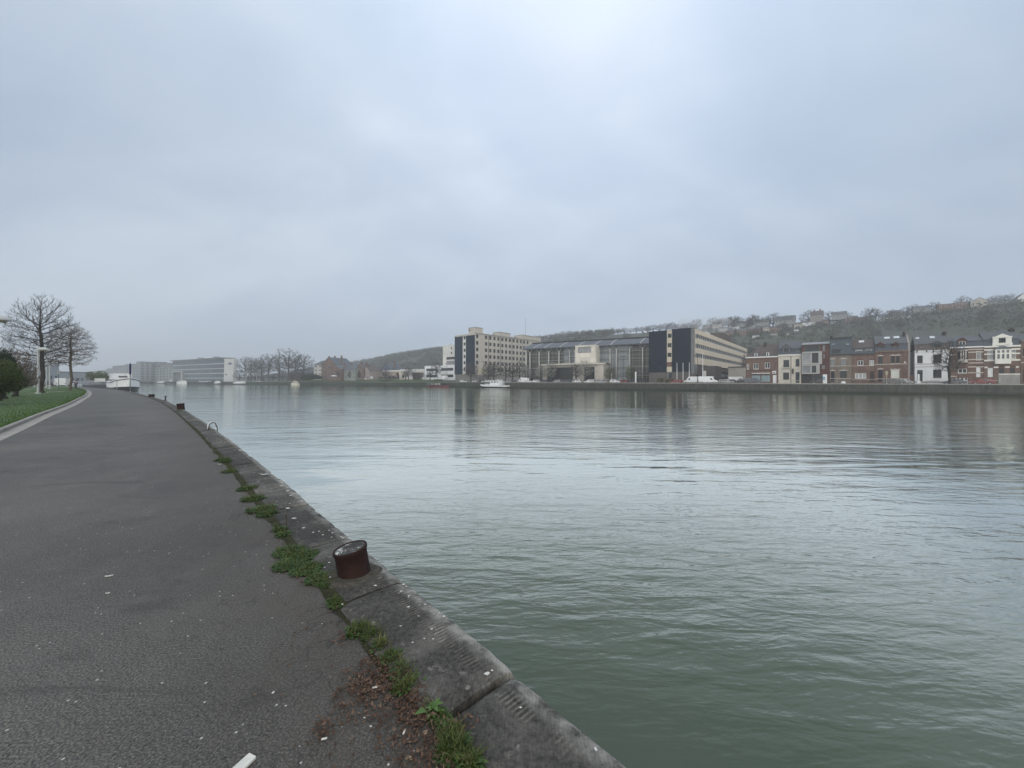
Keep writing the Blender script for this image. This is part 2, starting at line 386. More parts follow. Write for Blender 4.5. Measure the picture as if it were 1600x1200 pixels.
# gutter and kerb
def strip(name, line, o0, o1, z0, z1, material, d0, d1, step, kind='structure', top=True):
    mb = MB(); n = max(2, int((d1-d0)/step)); prev = None
    for i in range(n+1):
        d = d0+(d1-d0)*i/n; p, t = line.at(d); nn = Vector((-t.y, t.x))
        a = p+nn*o0; b = p+nn*o1
        r = [mb.add((a.x,a.y,z0)), mb.add((a.x,a.y,z1)), mb.add((b.x,b.y,z1)), mb.add((b.x,b.y,z0))]
        if prev:
            for k in range(3): mb.f.append([prev[k], r[k], r[k+1], prev[k+1]])
        prev = r
    o = mb.build(name, material)
    if kind: tag(o, kind=kind)
    return o
strip('gutter', KL, -.02, -.36, -.02, .006, mat('gutter_concrete', (.30,.28,.25), .85, .3, 2, streak=False), 0, KL.L, .5)
kb = strip('kerb', KL, -.02, .13, -.05, .12, mat('kerb_stone', (.235,.225,.205), .85, .35, 2, streak=False), 0, KL.L, .5); bevel(kb, .015)
# lawn
lw = MB(); lp = [KL.at(KL.L*i/90)[0]+Vector((-KL.at(KL.L*i/90)[1].y, KL.at(KL.L*i/90)[1].x))*.13 for i in range(91)]
far_l = [(-150,122),(-175,100),(-150,60),(-90,20),(-40,-8)]
lw.poly([(p.x, p.y, .10) for p in lp] + [(x, y, .10) for x, y in far_l])
m, nt, bs = newmat('lawn_turf'); v = coords(nt)
f = noisetex(nt, v, .6, 6, .65); f2 = noisetex(nt, v, 14, 4, .7)
a = ramp(nt, f, [(.3, (.022,.054,.010)), (.55, (.045,.098,.018)), (.75, (.085,.125,.032))])
a = mixc(nt, .5, a, ramp(nt, f2, [(.3, (.010,.028,.006)), (.7, (.060,.100,.024))]))
nt.links.new(a, bs.inputs['Base Color']); bs.inputs['Roughness'].default_value = .9; bump(nt, bs, f2, .8, .05)
tag(lw.build('lawn', m), kind='structure')
GRASS = leafmat('grass_blades', [(.15, (.024,.056,.012)), (.5, (.055,.112,.020)), (.85, (.12,.15,.045))], .6, 3)
def blade(mb, x, y, z, h, w, rnd=random, lean=.5):
    a = rnd.uniform(0, 6.283); l = rnd.uniform(.1, lean)*h; b = a+1.57
    dx, dy = math.cos(a), math.sin(a); wx, wy = math.cos(b)*w/2, math.sin(b)*w/2
    i = [mb.add(p) for p in ((x-wx,y-wy,z),(x+wx,y+wy,z),(x+dx*l*.45+wx*.7,y+dy*l*.45+wy*.7,z+h*.62),(x+dx*l*.45-wx*.7,y+dy*l*.45-wy*.7,z+h*.62),(x+dx*l*1.2,y+dy*l*1.2,z+h*.92))]
    mb.f.append([i[0],i[1],i[2],i[3]]); mb.f.append([i[3],i[2],i[4]])
lg = MB()
for i in range(16000):
    d = KL.L*(.12+.75*random.random()**1.6); p, t = KL.at(d); o = .14+6*random.random()**2.2
    q = p+Vector((-t.y, t.x))*o
    blade(lg, q.x, q.y, .095, random.uniform(.05,.12), .022)
tag(lg.build('grass', GRASS), kind='stuff')
# lawn footpath slabs seen as pale strips
lf = MB()
for px0, py0, px1, py1 in ((36,614.8,60,614.6),(62,613.4,108,611.5),(68,605.6,108,604.2)):
    a = gpt(px0, py0, .12); b = gpt(px1, py1, .12); d = Vector((b[0]-a[0], b[1]-a[1])); n_ = Vector((-d.y, d.x)).normalized()*.9
    lf.quad((a[0],a[1],.115),(b[0],b[1],.115),(b[0]+n_.x,b[1]+n_.y,.115),(a[0]+n_.x,a[1]+n_.y,.115))
tag(lf.build('footpath', mat('slab_paving', (.36,.35,.32), .85, .2)), kind='structure')

# ---- quay wall with separate coping stones
qw = thing('quay_wall', 'old dark stone quay wall along the asphalt path with worn coping stones', 'wall')
wb = MB(); prev = None
for i in range(160):
    d = EL.L*(i/159)**2.5; p = land(d, .03); q = land(d, .5)
    r = [wb.add((p.x,p.y,-3)), wb.add((p.x,p.y,-.05)), wb.add((q.x,q.y,-.05))]
    if prev: wb.f.append([prev[0],r[0],r[1],prev[1]]); wb.f.append([prev[1],r[1],r[2],prev[2]])
    prev = r
wb.build('wall_body', mat('quay_masonry', (.12,.12,.11), .9, .4), qw)
m, nt, bs = newmat('coping_stone'); v = coords(nt)
oi = nt.nodes.new('ShaderNodeObjectInfo')
big = noisetex(nt, v, 1.6, 6, .68, .6); fine = noisetex(nt, v, 38, 5, .7); spots = noisetex(nt, v, 9, 3, .6, 1.0)
a = ramp(nt, big, [(.34, (.019,.0185,.017)), (.5, (.050,.048,.044)), (.66, (.15,.143,.128))])
a = mixc(nt, .4, a, ramp(nt, fine, [(.36, (.014,.0135,.012)), (.66, (.135,.127,.114))]))
a = mixc(nt, ramp(nt, spots, [(.62, (0,0,0)), (.72, (.6,.6,.6))]), a, (.23,.22,.195))
# tooling marks: fine ridges across the stone, patchy
tu = nt.nodes.new('ShaderNodeUVMap'); wv = nt.nodes.new('ShaderNodeTexWave'); wv.inputs['Scale'].default_value = 11; wv.inputs['Distortion'].default_value = .7; wv.inputs['Detail'].default_value = 2; wv.bands_direction = 'X'
nt.links.new(tu.outputs[0], wv.inputs['Vector'])
pm = noisetex(nt, v, 2.4, 2, .5)
su0 = nt.nodes.new('ShaderNodeSeparateXYZ'); nt.links.new(tu.outputs[0], su0.inputs[0])
bandm = ramp(nt, su0.outputs[1], [(.10, (0,0,0)), (.125, (1,1,1)), (.185, (1,1,1)), (.22, (0,0,0))])
pmask = mixc(nt, 1.0, ramp(nt, pm, [(.45, (.04,.04,.04)), (.55, (1,1,1))]), bandm, 'MULTIPLY')
wl = mixc(nt, pmask, (.5,.5,.5), wv.outputs['Color'])
a = mixc(nt, 1.0, a, ramp(nt, wl, [(.15, (.72,.72,.72)), (.5, (1,1,1)), (.85, (1.75,1.7,1.62))]), 'MULTIPLY')
# chips: uv.y is the distance from the river edge
su = nt.nodes.new('ShaderNodeSeparateXYZ'); nt.links.new(tu.outputs[0], su.inputs[0])
ed = ramp(nt, su.outputs[1], [(0.0, (1,1,1)), (.075, (.75,.75,.75)), (.14, (0,0,0))])
em = mixc(nt, 1.0, ed, ramp(nt, noisetex(nt, v, 7, 4, .7), [(.38, (.05,.05,.05)), (.62, (1,1,1))]), 'MULTIPLY')
a = mixc(nt, em, a, (.30,.29,.265))
w2_ = nt.nodes.new('ShaderNodeTexWave'); w2_.inputs['Scale'].default_value = 24; w2_.inputs['Distortion'].default_value = 5; w2_.inputs['Detail'].default_value = 3; w2_.bands_direction = 'DIAGONAL'; nt.links.new(tu.outputs[0], w2_.inputs['Vector'])
a = mixc(nt, .20, a, mixc(nt, 1.0, a, ramp(nt, w2_.outputs['Fac'], [(.2, (.72,.72,.72)), (.8, (1.38,1.37,1.34))]), 'MULTIPLY'))
rb = mixc(nt, 1.0, a, ramp(nt, oi.outputs['Random'], [(0, (.8,.8,.8)), (1, (1.22,1.2,1.18))]), 'MULTIPLY')
nt.links.new(rb, bs.inputs['Base Color']); bs.inputs['Roughness'].default_value = .78; bs.inputs['Specular IOR Level'].default_value = .15
hs = nd(nt, 'ShaderNodeMath', operation='MULTIPLY_ADD'); nt.links.new(wl, hs.inputs[0]); hs.inputs[1].default_value = .5; nt.links.new(fine, hs.inputs[2])
bump(nt, bs, hs.outputs[0], .6, .012)
COPM = m
def coping(d0, d1, rnd):
    # one slab: rows along the river, columns from the river edge inwards, top slightly uneven, worn nose
    nx = max(2, int((d1-d0)/.05)); nx = min(nx, 44)
    prof = [(.035,-.34),(.0,-.10),(.002,-.045),(.018,-.014),(.05,.002),(.12,.008),(.24,.010),(.36,.008),(.48,.004),(COPW,-.004),(COPW+.01,-.10)]
    mb = MB(); uv = []; rows = []
    dz = rnd.uniform(-.013,.013); tilt = rnd.uniform(-.012,.012); wo = rnd.uniform(-.02,.03)
    base = land((d0+d1)/2, 0)
    for i in range(nx+1):
        k = i/nx; d = d0+.014+(d1-d0-.028)*k; endz = -.016*(i in (0, nx))-.012*abs(noise.noise(Vector((d*7, 2, 4))))*(i in (0, 1, nx-1, nx))
        row = []
        for o, z in prof:
            p = land(d, o+(wo if o > .4 else 0))
            n1 = noise.noise(Vector((p.x*2.3, p.y*2.3, 1))); n2 = noise.noise(Vector((p.x*9, p.y*9, 5)))
            chip = max(0, noise.noise(Vector((p.x*3.1, p.y*3.1, 9)))-.25)*.10 if o < .04 else 0
            q = p+(land(d, o+1)-land(d, o))*(chip + (n2*.008 if o < .06 else n2*.012 if o > .45 else 0))
            row.append(mb.add((q.x, q.y, z+dz+tilt*(k-.5)+(n1*.006+n2*.002 if z > -.08 else 0)+endz-chip*.25))); uv.append(((d-d0)*1.0, o))
        rows.append(row)
    for a, b in zip(rows, rows[1:]):
        for j in range(len(prof)-1): mb.f.append([a[j], b[j], b[j+1], a[j+1]])
    mb.f.append(rows[0]); mb.f.append(rows[-1][::-1])
    o = mb.build('coping_stone', COPM, qw, True); o.data.set_sharp_from_angle(angle=rad(28))
    ul = o.data.uv_layers.new(name='UVMap')
    for l in o.data.loops: ul.data[l.index].uv = uv[l.vertex_index]
    return o
rnd = random.Random(5)
marks = []
for px, py in ((1000,1230),(805,1047),(633,906),(548,838),(480,786),(436,748),(405,722),(370,697),(352,683),(338,672)):
    Y = EYE*F/(py-hor(px)); marks.append(EL.near((T(px)*Y, Y)))
d = marks[-1]
while d < EL.near((-119,106)): d += rnd.uniform(1.3, 2.4); marks.append(d)
marks = [marks[0]-4, marks[0]-2.1] + marks
for a, b in zip(marks, marks[1:]):
    if b-a > .25: coping(a, b, rnd)
# ------------------------------------------------------------------ things on the near quay
IRON = mat('rusty_iron', (.026,.0125,.0105), .8, .75, 5, streak=False, bmp=.3)
def bollard(px, py, r, h, label, tilt=(0,0), lip=.022):
    Y = EYE*F/(py-hor(px)); o = thing('bollard', label, 'bollard', (T(px)*Y, Y, 0)); o.rotation_euler = (tilt[0], tilt[1], 0)
    b = MB(); b.lathe([(r*1.02,-.04),(r*1.0,.0),(r*.985,.02),(r*.98,h*.5),(r*.985,h*.84),(r*1.045,h*.89),(r*1.06,h*.96),(r*1.04,h),(r*.94,h),(r*.92,h-.008)], 40)
    b.build('shaft', IRON, o, True)
    c = MB(); c.lathe([(r*.915,h-.02),(r*.91,h-.006),(r*.3,h-.004)], 40)
    m, nt, bs = newmat('bollard_top') if 'btop' not in MC else (MC['btop'], None, None)
    if nt:
        v = coords(nt); f = noisetex(nt, v, 70, 4, .8); g_ = noisetex(nt, v, 8, 2, .5)
        k = mixc(nt, .45, f, g_)
        nt.links.new(ramp(nt, k, [(.49, (.022,.023,.019)), (.54, (.06,.06,.055)), (.58, (.52,.52,.49))]), bs.inputs['Base Color']); bs.inputs['Roughness'].default_value = .9; MC['btop'] = m
    c.build('lichened_top', m, o)
    return o
bollard(555, 897, .131, .235, 'squat rusty red iron bollard with lichened top, nearest on the quay', (rad(3), rad(-9)))
bollard(283, 640, .18, .36, 'dark squat bollard in the middle distance beyond the ladder hoop', (0, rad(-6)))
bollard(237, 620.5, .24, .30, 'low black mooring bollard farthest along the quay near the white houseboat')
# cement collar round the near bollard
cb_ = MB(); p = gpt(552, 899)
prof = [(.24,-.01),(.22,.012),(.18,.02),(.145,.022)]
cb_.lathe(prof+[(.1,.022)], 40)
for i, v_ in enumerate(cb_.v):
    k = 1+.16*noise.noise(Vector((v_[0]*6, v_[1]*6, 2))); cb_.v[i] = (v_[0]*k, v_[1]*k, v_[2])
tag(cb_.build('cement_collar', mat('gritty_cement', (.10,.092,.075), .95, .85, 34, streak=False, bmp=.8), None, True, (p[0], p[1], 0)), 'rough pale cement collar around the base of the nearest rusty bollard', 'collar')
# ladder hoop
p = gpt(330, 671); o = thing('ladder_handrail', 'white and black ladder hoop standing on the quay edge', 'handrail', (p[0], p[1], 0), rad(-45), scale=.68)
for x in (-.16, .16):
    mb = MB(); pts = [Vector((x,-.12,0)), Vector((x,-.10,.25)), Vector((x,.0,.36)), Vector((x,.14,.33)), Vector((x,.22,.1)), Vector((x,.24,-.6))]
    for a, b in zip(pts, pts[1:]): mb.tube(a, b, .022, .022, 8)
    mb.build('hoop', WHITE if x < 0 else BLACK, o, True)
# mooring ring
p = gpt(258.5, 626); o = thing('mooring_ring', 'small black iron mooring fitting on the coping beyond the dark bollard', 'mooring ring', (p[0], p[1], 0))
mb = MB(); mb.box(-.12,.12,-.08,.08,0,.04); mb.build('plate', BLACK, o)
mb = MB(); mb.tube((0,0,.03),(.02,0,.4),.05,.035,10); mb.tube((-.1,0,.33),(.12,0,.36),.03,.03,8); mb.build('cleat', BLACK, o)
# mooring pole with furled flag
p = at(210, 57.5); p = land(EL.near(p), .3); o = thing('mooring_pole', 'tall thin grey pole on the quay with a furled dark blue flag on top', 'pole', (p.x, p.y, 0))
mb = MB(); mb.tube((0,0,-.02),(0,0,4.4),.05,.04,8); mb.tube((0,0,0),(0,0,.12),.12,.1,8); mb.build('shaft', GREYM, o, True)
mb = MB(); mb.lathe([(.05,2.55),(.10,2.7),(.12,3.2),(.10,3.8),(.11,4.2),(.03,4.32)], 10)
for i, v_ in enumerate(mb.v): mb.v[i] = (v_[0]*(1+.3*math.sin(v_[2]*7)), v_[1], v_[2])
mb.build('furled_flag', mat('navy_cloth', (.02,.025,.09), .8, .3), o, True)
p = land(EL.near(at(184, 73)), .25); o = thing('mooring_post', 'short pale grey post on the quay beside the houseboat hull', 'post', (p.x, p.y, 0))
mb = MB(); mb.tube((0,0,-.02),(0,0,1.6),.05,.05,8); mb.build('shaft', GREYM, o); mb = MB(); mb.lathe([(.075,1.6),(.075,1.66),(.03,1.7)], 8); mb.build('cap', GREYM, o)

# weeds along the joint
WEED = leafmat('weed_blades', [(.12, (.018,.030,.008)), (.38, (.034,.050,.012)), (.56, (.066,.084,.021)), (.70, (.13,.13,.042)), (.86, (.22,.17,.09))], .65, 9)
LEAF = leafmat('weed_leaves', [(.15, (.016,.032,.009)), (.5, (.034,.066,.016)), (.85, (.075,.11,.03))], .5, 4)
MOSS = leafmat('moss_green', [(.15, (.035,.055,.012)), (.5, (.075,.11,.02)), (.85, (.14,.16,.045))], .8, 5)
def rosette(mb, x, y, z, r, n, rnd):
    for k in range(n):
        a = 6.283*k/n+rnd.uniform(-.3,.3); L = r*rnd.uniform(.6,1.1); w_ = L*rnd.uniform(.16,.28); up = rnd.uniform(.15,.7)
        dx, dy = math.cos(a), math.sin(a); bx, by = -dy*w_, dx*w_
        i = [mb.add(p) for p in ((x,y,z),(x+dx*L*.5+bx,y+dy*L*.5+by,z+L*up*.7),(x+dx*L*.55,y+dy*L*.55,z+L*up*.6),(x+dx*L*.5-bx,y+dy*L*.5-by,z+L*up*.7),(x+dx*L,y+dy*L,z+L*up*.55))]
        mb.f.append([i[0],i[2],i[1]]); mb.f.append([i[0],i[3],i[2]]); mb.f.append([i[1],i[2],i[4]]); mb.f.append([i[2],i[3],i[4]])
def clump(pts, label, seed, dens=1.0, hmul=1.0, broad=.25, name='grass_clump'):
    # pts: list of (px,py,radius m)
    rnd = random.Random(seed); c = [gpt(px, py) for px, py, r in pts]
    o = thing(name, label, 'weeds', (sum(p[0] for p in c)/len(c), sum(p[1] for p in c)/len(c), 0)); ox, oy = o.location.x, o.location.y
    gb = MB(); lb = MB()
    for (px, py, r), (cx_, cy_) in zip(pts, c):
        for i in range(int(dens*6200*r*math.sqrt(r))):
            a = rnd.uniform(0, 6.283); q = r*math.sqrt(rnd.random())*(.75+.25*math.sin(3*a+seed))
            x, y = cx_+q*math.cos(a)*1.0, cy_+q*math.sin(a)
            if noise.noise(Vector((x*9, y*9, seed))) < -.3: continue
            blade(gb, x-ox, y-oy, -.005, hmul*rnd.choice((.5,.7,.7,1))*rnd.uniform(.022,.08), rnd.uniform(.003,.0075), rnd, 1.1)
        for i in range(int(broad*1500*r)):
            a = rnd.uniform(0, 6.283); q = r*math.sqrt(rnd.random())*.85
            rosette(lb, cx_+q*math.cos(a)-ox, cy_+q*math.sin(a)-oy, 0, rnd.uniform(.02,.055)*hmul, rnd.randint(5,8), rnd)
    if gb.f: gb.build('blades', WEED, o)
    if lb.f: lb.build('leaves', LEAF, o)
clump([(280,643,.22)], 'low moss and grass tuft at the foot of the dark middle bollard', 1, 1, 1.6, .2)
clump([(349,719,.17),(353,722,.12)], 'small green grass tuft on the joint, farthest of those past the ladder hoop', 2, 1, 1.3)
clump([(360,737,.14)], 'tiny pale green tuft between the two far grass tufts', 3, 1, 1.1)
clump([(388,764,.15),(396,780,.15),(408,797,.17),(418,804,.12)], 'long narrow strip of green weeds by the joint above the bollard', 4, 1.4, 1.2, .5)
clump([(437,828,.07),(443,836,.07)], 'thin sprig of weeds between the weed strip and the big patch', 5, .9, 1.2, .3)
clump([(452,862,.15),(470,870,.17),(450,884,.13),(480,890,.14),(500,905,.11),(514,912,.07)], 'broad dense patch of dark green weeds left of the rusty bollard', 6, 1.2, .9, 1.4)
clump([(523,941,.05),(526,948,.04)], 'tiny yellow green tuft below the rusty bollard', 7, 1.6, 1.0, .2)
clump([(562,985,.085),(582,992,.08),(596,1010,.06)], 'tufted grass clump with cigarette butts in it, right of the cracked asphalt', 8, 2.4, 1.0, .3)
clump([(612,1030,.06),(628,1050,.07),(645,1070,.06),(628,1078,.05)], 'grass strip running through brown leaf litter', 9, 2.4, 1.0, .3)
clump([(672,1105,.04),(690,1122,.045),(700,1138,.04)], 'mixed broadleaf weeds beside the big green leaves', 10, 1.6, .7, 1.2)
clump([(705,1155,.06),(715,1172,.06),(700,1180,.05),(735,1192,.05)], 'bright grass clump nearest the camera at the bottom edge', 12, 3.2, 1.05, .3)
# sparse growth all along the joint
jb = MB(); rnd = random.Random(41); lj = []
for i in range(5200):
    d = marks[0]+ (marks[-1]-marks[0])*.0 + 26*rnd.random()**1.6
    if noise.noise(Vector((d*1.1, 3, 0))) < .02 and rnd.random() < .88: continue
    p = land(d, COPW+.012+.035*rnd.gauss(0,1)); blade(jb, p.x, p.y, .0, rnd.uniform(.012,.05), rnd.uniform(.003,.007), rnd, 1.2)
tag(jb.build('grass', WEED), kind='stuff')
# big-leaved weed
p = gpt(675, 1115); o = thing('dock_plant', 'small plant with two broad bright green leaves in the joint', 'weed', (p[0], p[1], 0))
rnd = random.Random(3)
mb = MB(); rosette(mb, 0, 0, .004, .085, 7, rnd); rosette(mb, .01, .01, .02, .05, 6, rnd); mb.build('leaves', leafmat('broad_leaf', [(.2, (.04,.085,.018)), (.8, (.085,.15,.035))], .4, 6), o, True)
mb = MB(); mb.tube((0,0,-.01),(.003,.003,.05),.004,.002,6); mb.build('stem', GRASS, o)
# dead twig standing at (451,815)
p = gpt(448, 826); o = MB(); o.tube((0,0,0),(.005,0,.16),.005,.003,6); o.tube((.003,0,.1),(-.02,.01,.15),.003,.002,5); o.tube((.003,0,.15),(.02,0,.2),.003,.001,5)
tag(o.build('dry_stalk', mat('dry_stem', (.06,.045,.03), .9), None, False, (p[0], p[1], 0)), 'single dark dry stalk upright between the weed strip and the big patch', 'stalk')
# leaf litter (stuff)
LIT = leafmat('dead_leaves', [(.15, (.030,.018,.012)), (.5, (.080,.046,.031)), (.72, (.17,.115,.08)), (.85, (.34,.27,.20))], .8, 12)
lb = MB(); rnd = random.Random(8)
for px, py, r, n in ((598,1030,.09,120),(622,1062,.08,130),(650,1090,.07,130),(668,1120,.07,120),(700,1165,.08,120),(575,1060,.12,330),(610,1085,.12,300),(560,1085,.09,160),(655,1105,.10,240),(640,1140,.12,260),(690,1175,.10,240),(520,1130,.07,130),(505,1145,.05,60),(535,1000,.06,60),(655,1190,.08,120),(720,1135,.06,110),(570,1118,.05,40),(480,905,.12,80),(455,905,.3,40),(500,980,.25,60),(470,1050,.3,50),(540,1170,.2,90),(405,800,.16,90),(400,768,.12,60),(380,812,.25,40)):
    cx_, cy_ = gpt(px, py)
    for i in range(int(n*(.9 if r > .085 and n > 150 else .5))):
        a = rnd.uniform(0, 6.283); q = r*(.15+rnd.random())*1.2; x, y = cx_+q*math.cos(a), cy_+q*math.sin(a)
        L = rnd.uniform(.004,.014)*(1+Vector((cx_, cy_)).length*.05); w_ = L*rnd.uniform(.3,.6); b = rnd.uniform(0, 6.283); dx, dy = math.cos(b), math.sin(b); z = rnd.uniform(.004,.02)
        lb.poly([(x-dx*L,y-dy*L,z+rnd.uniform(0,.012)),(x-dy*w_,y+dx*w_,z),(x+dx*L,y+dy*L,z+rnd.uniform(0,.012)),(x+dy*w_,y-dx*w_,z)])
tag(lb.build('leaf_litter', LIT), kind='stuff')
# feathers, paper scraps, butts
def scrap(name, px, py, L, w_, ang, label, cat, m_, pts=None):
    x, y = gpt(px, py); mb = MB(); pts = pts or [(-1,-.15),(-.3,-1),(.6,-.8),(1,.1),(.5,.9),(-.5,.7)]
    top = [(a*L/2, b*w_/2, .006+.012*(a*a)*L*8) for a, b in pts]; mb.poly(top); mb.poly([(a, b, .002) for a, b, _ in top][::-1])
    n = len(top)
    for k in range(n):
        a, b = top[k], top[(k+1) % n]; mb.quad((a[0],a[1],.002),(b[0],b[1],.002),b,a)
    o = mb.build(name, m_, None, False, (x, y, .003), ang); return tag(o, label, cat)
PAPER = mat('white_feather', (.58,.57,.52), .7, .1)
fe = [(-1,0),(-.6,-.7),(.2,-1),(.8,-.5),(1,.1),(.5,.6),(-.3,.5)]
scrap('feather', 171, 901, .052, .018, .5, 'white feather lying on the asphalt at left', 'feather', PAPER, fe)
scrap('feather', 169, 928, .030, .010, .3, 'smaller pale feather just below the white feather on the asphalt', 'feather', PAPER, fe)
scrap('paper_scrap', 381, 1198, .085, .055, 1.32, 'white paper scrap cut by the bottom edge of the photo', 'paper', PAPER, [(-1,-.9),(.9,-1),(1,.5),(.4,.9),(-.9,.95)])
scrap('paper_scrap', 428, 1084, .014, .010, .9, 'small white fleck alone on the asphalt left of the leaf litter', 'paper', PAPER)
for px, py, a, lb_ in ((558,986,.4,'white cigarette butt in the tufted grass, upper of two'),(587,1080,.2,'white cigarette butt on the brown leaf litter'),(633,1150,1.4,'pale upright cigarette butt below the litter by the broad leaves'),(508,1161,.3,'cigarette butt beside the lowest left leaf pile')):
    x, y = gpt(px, py); mb = MB(); mb.tube((-.012,0,0),(.012,0,0),.004,.004,10); o = mb.build('cigarette_butt', PAPER, None, True, (x, y, .02), a); tag(o, lb_, 'cigarette butt')
m = mat('dry_leaf', (.30,.22,.15), .8, .2)
scrap('dry_leaf', 666, 1147, .030, .024, .6, 'curled tan dry leaf below the broad green leaves', 'leaf', m)
scrap('dry_leaf', 643, 1187, .022, .012, 2.3, 'narrow pale dry leaf near the bottom of the joint', 'leaf', m)
# lichen/bird-lime spots on coping
lb = MB(); rnd = random.Random(21)
for i in range(170):
    d = marks[0]+1.5+22*rnd.random()**1.3; p = land(d, rnd.choice((.05,.07,.1,.2,.3,.42))*rnd.uniform(.7,1.25)); L = rnd.uniform(.004,.014)*(1+.12*(d-marks[0])); a0 = rnd.uniform(0,6.28); n = 7
    lb.poly([(p.x+L*.5*(1+.5*rnd.uniform(-1,1))*math.cos(a0+6.283*k/n), p.y+L*.4*(1+.5*rnd.uniform(-1,1))*math.sin(a0+6.283*k/n), .021) for k in range(n)])
for px, py, L in ((762,1055,.030),(770,1050,.014),(748,1043,.010),(664,1000,.012),(536,842,.02),(520,834,.02),(475,826,.03),(490,833,.03),(515,830,.02),(460,811,.05),(412,742,.08),(418,741,.05),(408,741,.04),(376,704,.10),(392,713,.08),(398,718,.06),(450,768,.05),(455,775,.04),(440,760,.05),(450,795,.05),(540,851,.02),(575,862,.02),(370,870,.0),(344,726,.06)):
    if L == 0: continue
    x, y = gpt(px, py, .012); n = 9; a0 = rnd.random()*6
    lb.poly([(x+L*.5*(1+.4*rnd.uniform(-1,1))*math.cos(6.283*k/n), y+L*.42*(1+.4*rnd.uniform(-1,1))*math.sin(6.283*k/n), .022) for k in range(n)])
tag(lb.build('bird_lime', mat('bird_lime', (.55,.54,.50), .9, .15)), kind='stuff')

# ------------------------------------------------------------------ trees
from mathutils import kdtree
def tree(name, label, cat, loc, H, P, seed, mx=0, r0=0, m1=BARK, m2=BARK, group=None):
    # branches grow towards points scattered through the crown (space colonisation), radii follow from what each carries
    rnd = random.Random(seed); base = H*P['base']; cz = (base+H)/2; rz_ = (H-base)/2; rx = H*P['rx']; step = H*P['step']; up = P['up']
    pts = []
    while len(pts) < P['N']:
        v = Vector((rnd.uniform(-1,1), rnd.uniform(-1,1), rnd.uniform(-1,1))); l = v.length
        if l > 1 or l < .25 or (l < .6 and rnd.random() < .5): continue
        v.z = v.z if v.z > 0 else v.z*(1-.35*(1-math.hypot(v.x, v.y)))
        k = 1+.16*noise.noise(Vector((v.x*1.6+seed, v.y*1.6, v.z*1.6)))
        pts.append(Vector((v.x*rx*k, v.y*rx*k, cz+v.z*rz_*k)))
    nodes = [Vector((0,0,-.1))]; par = [-1]; topn = base+(H-base)*P['lead']; z = 0.0; wx = wy = 0.0
    while z < topn:
        z += step; wx += rnd.gauss(0,.10)*step; wy += rnd.gauss(0,.10)*step; nodes.append(Vector((wx, wy, z))); par.append(len(nodes)-2)
    ninit = len(nodes)
    for it in range(70):
        kd = kdtree.KDTree(len(nodes))
        for i, n in enumerate(nodes): kd.insert(n, i)
        kd.balance(); acc = {}; keep = []
        for p in pts:
            q, i, d = kd.find(p)
            if d < step*1.6: continue
            keep.append(p)
            if nodes[i].z < base*.75: continue
            acc.setdefault(i, Vector()); acc[i] += (p-nodes[i]).normalized()
        pts = keep
        if not acc or not pts: break
        for i, v in acc.items():
            out = Vector((nodes[i].x, nodes[i].y, 0)); out = out.normalized() if out.length > .01 else out
            d = (v.normalized()+Vector((0,0,up))+out*.15+Vector((rnd.gauss(0,1), rnd.gauss(0,1), rnd.gauss(0,1)))*.13).normalized()
            nodes.append(nodes[i]+d*step); par.append(i)
    n0 = len(nodes); kids = [0]*n0
    for i in range(1, n0): kids[par[i]] += 1
    for i in range(ninit-2, n0):   # fine twigs
        k = P['tw'] if kids[i] else P['tw']+1
        for _ in range(k if isinstance(k, int) else int(k+rnd.random())):
            dirp = (nodes[i]-nodes[par[i]]).normalized(); d = (dirp*.7+Vector((rnd.gauss(0,.6), rnd.gauss(0,.6), rnd.gauss(0,.6)+up*2.2))).normalized(); L = step*rnd.uniform(.9,2.0)
            m_ = nodes[i]+d*L*.5; nodes.append(m_); par.append(i); d2 = (d+Vector((rnd.gauss(0,.25), rnd.gauss(0,.25), rnd.gauss(0,.2)+up))).normalized(); nodes.append(m_+d2*L*.5); par.append(len(nodes)-2)
    N_ = len(nodes); w_ = [0.0]*N_; has = [False]*N_
    for i in range(N_-1, 0, -1):
        if not has[i]: w_[i] += 1
        w_[par[i]] += w_[i]; has[par[i]] = True
    # children always come after parents, so one reverse sweep is enough
    rt = P['rt']; R_ = [rt*max(1, w)**P['pow'] for w in w_]; tot = R_[0]
    mt, mc = MB(), MB()
    for i in range(1, N_):
        a, b = par[i], i; ra = min(R_[a], R_[i]*1.35) if a else R_[a]*1.25; rb_ = R_[i]
        big = rb_ > rt*4.2; (mt if big else mc).tube(nodes[a], nodes[b], ra, rb_, 8 if rb_ > tot*.5 else 5 if big else 3, False)
    for i in range(6):
        a = i*1.05; mt.tube((math.cos(a)*tot*1.7, math.sin(a)*tot*1.7, -.1), (math.cos(a)*tot*.4, math.sin(a)*tot*.4, tot*2.0), tot*.4, tot*.3, 5)
    o = thing(name, label, cat, loc, 0, group); mt.build('trunk', m1, o, True); mc.build('crown', m2, o)
    return o
PA = dict(base=.15, rx=.275, step=.024, up=.42, lead=.62, N=3400, tw=2, rt=.0078, pow=.40)
PB = dict(base=.25, rx=.275, step=.024, up=.10, lead=.70, N=3000, tw=3, rt=.0075, pow=.37)
PS = dict(base=.05, rx=.45, step=.035, up=.15, lead=.3, N=900, tw=2, rt=.011, pow=.36)
tree('bare_tree', 'large bare tree with upswept limbs behind the white street lamp', 'tree', (*at(65, 50), .08), 12.6, PA, 4, 5, .30)
tree('bare_tree', 'smaller bare tree with dense fine twigs at the tip of the lawn', 'tree', (*at(110, 63), .08), 11.2, PB, 9, 5, .20, mat('brown_bark', (.10,.08,.06), .9, .3, 4), mat('twig_brown', (.125,.098,.072), .9, .25, 4))
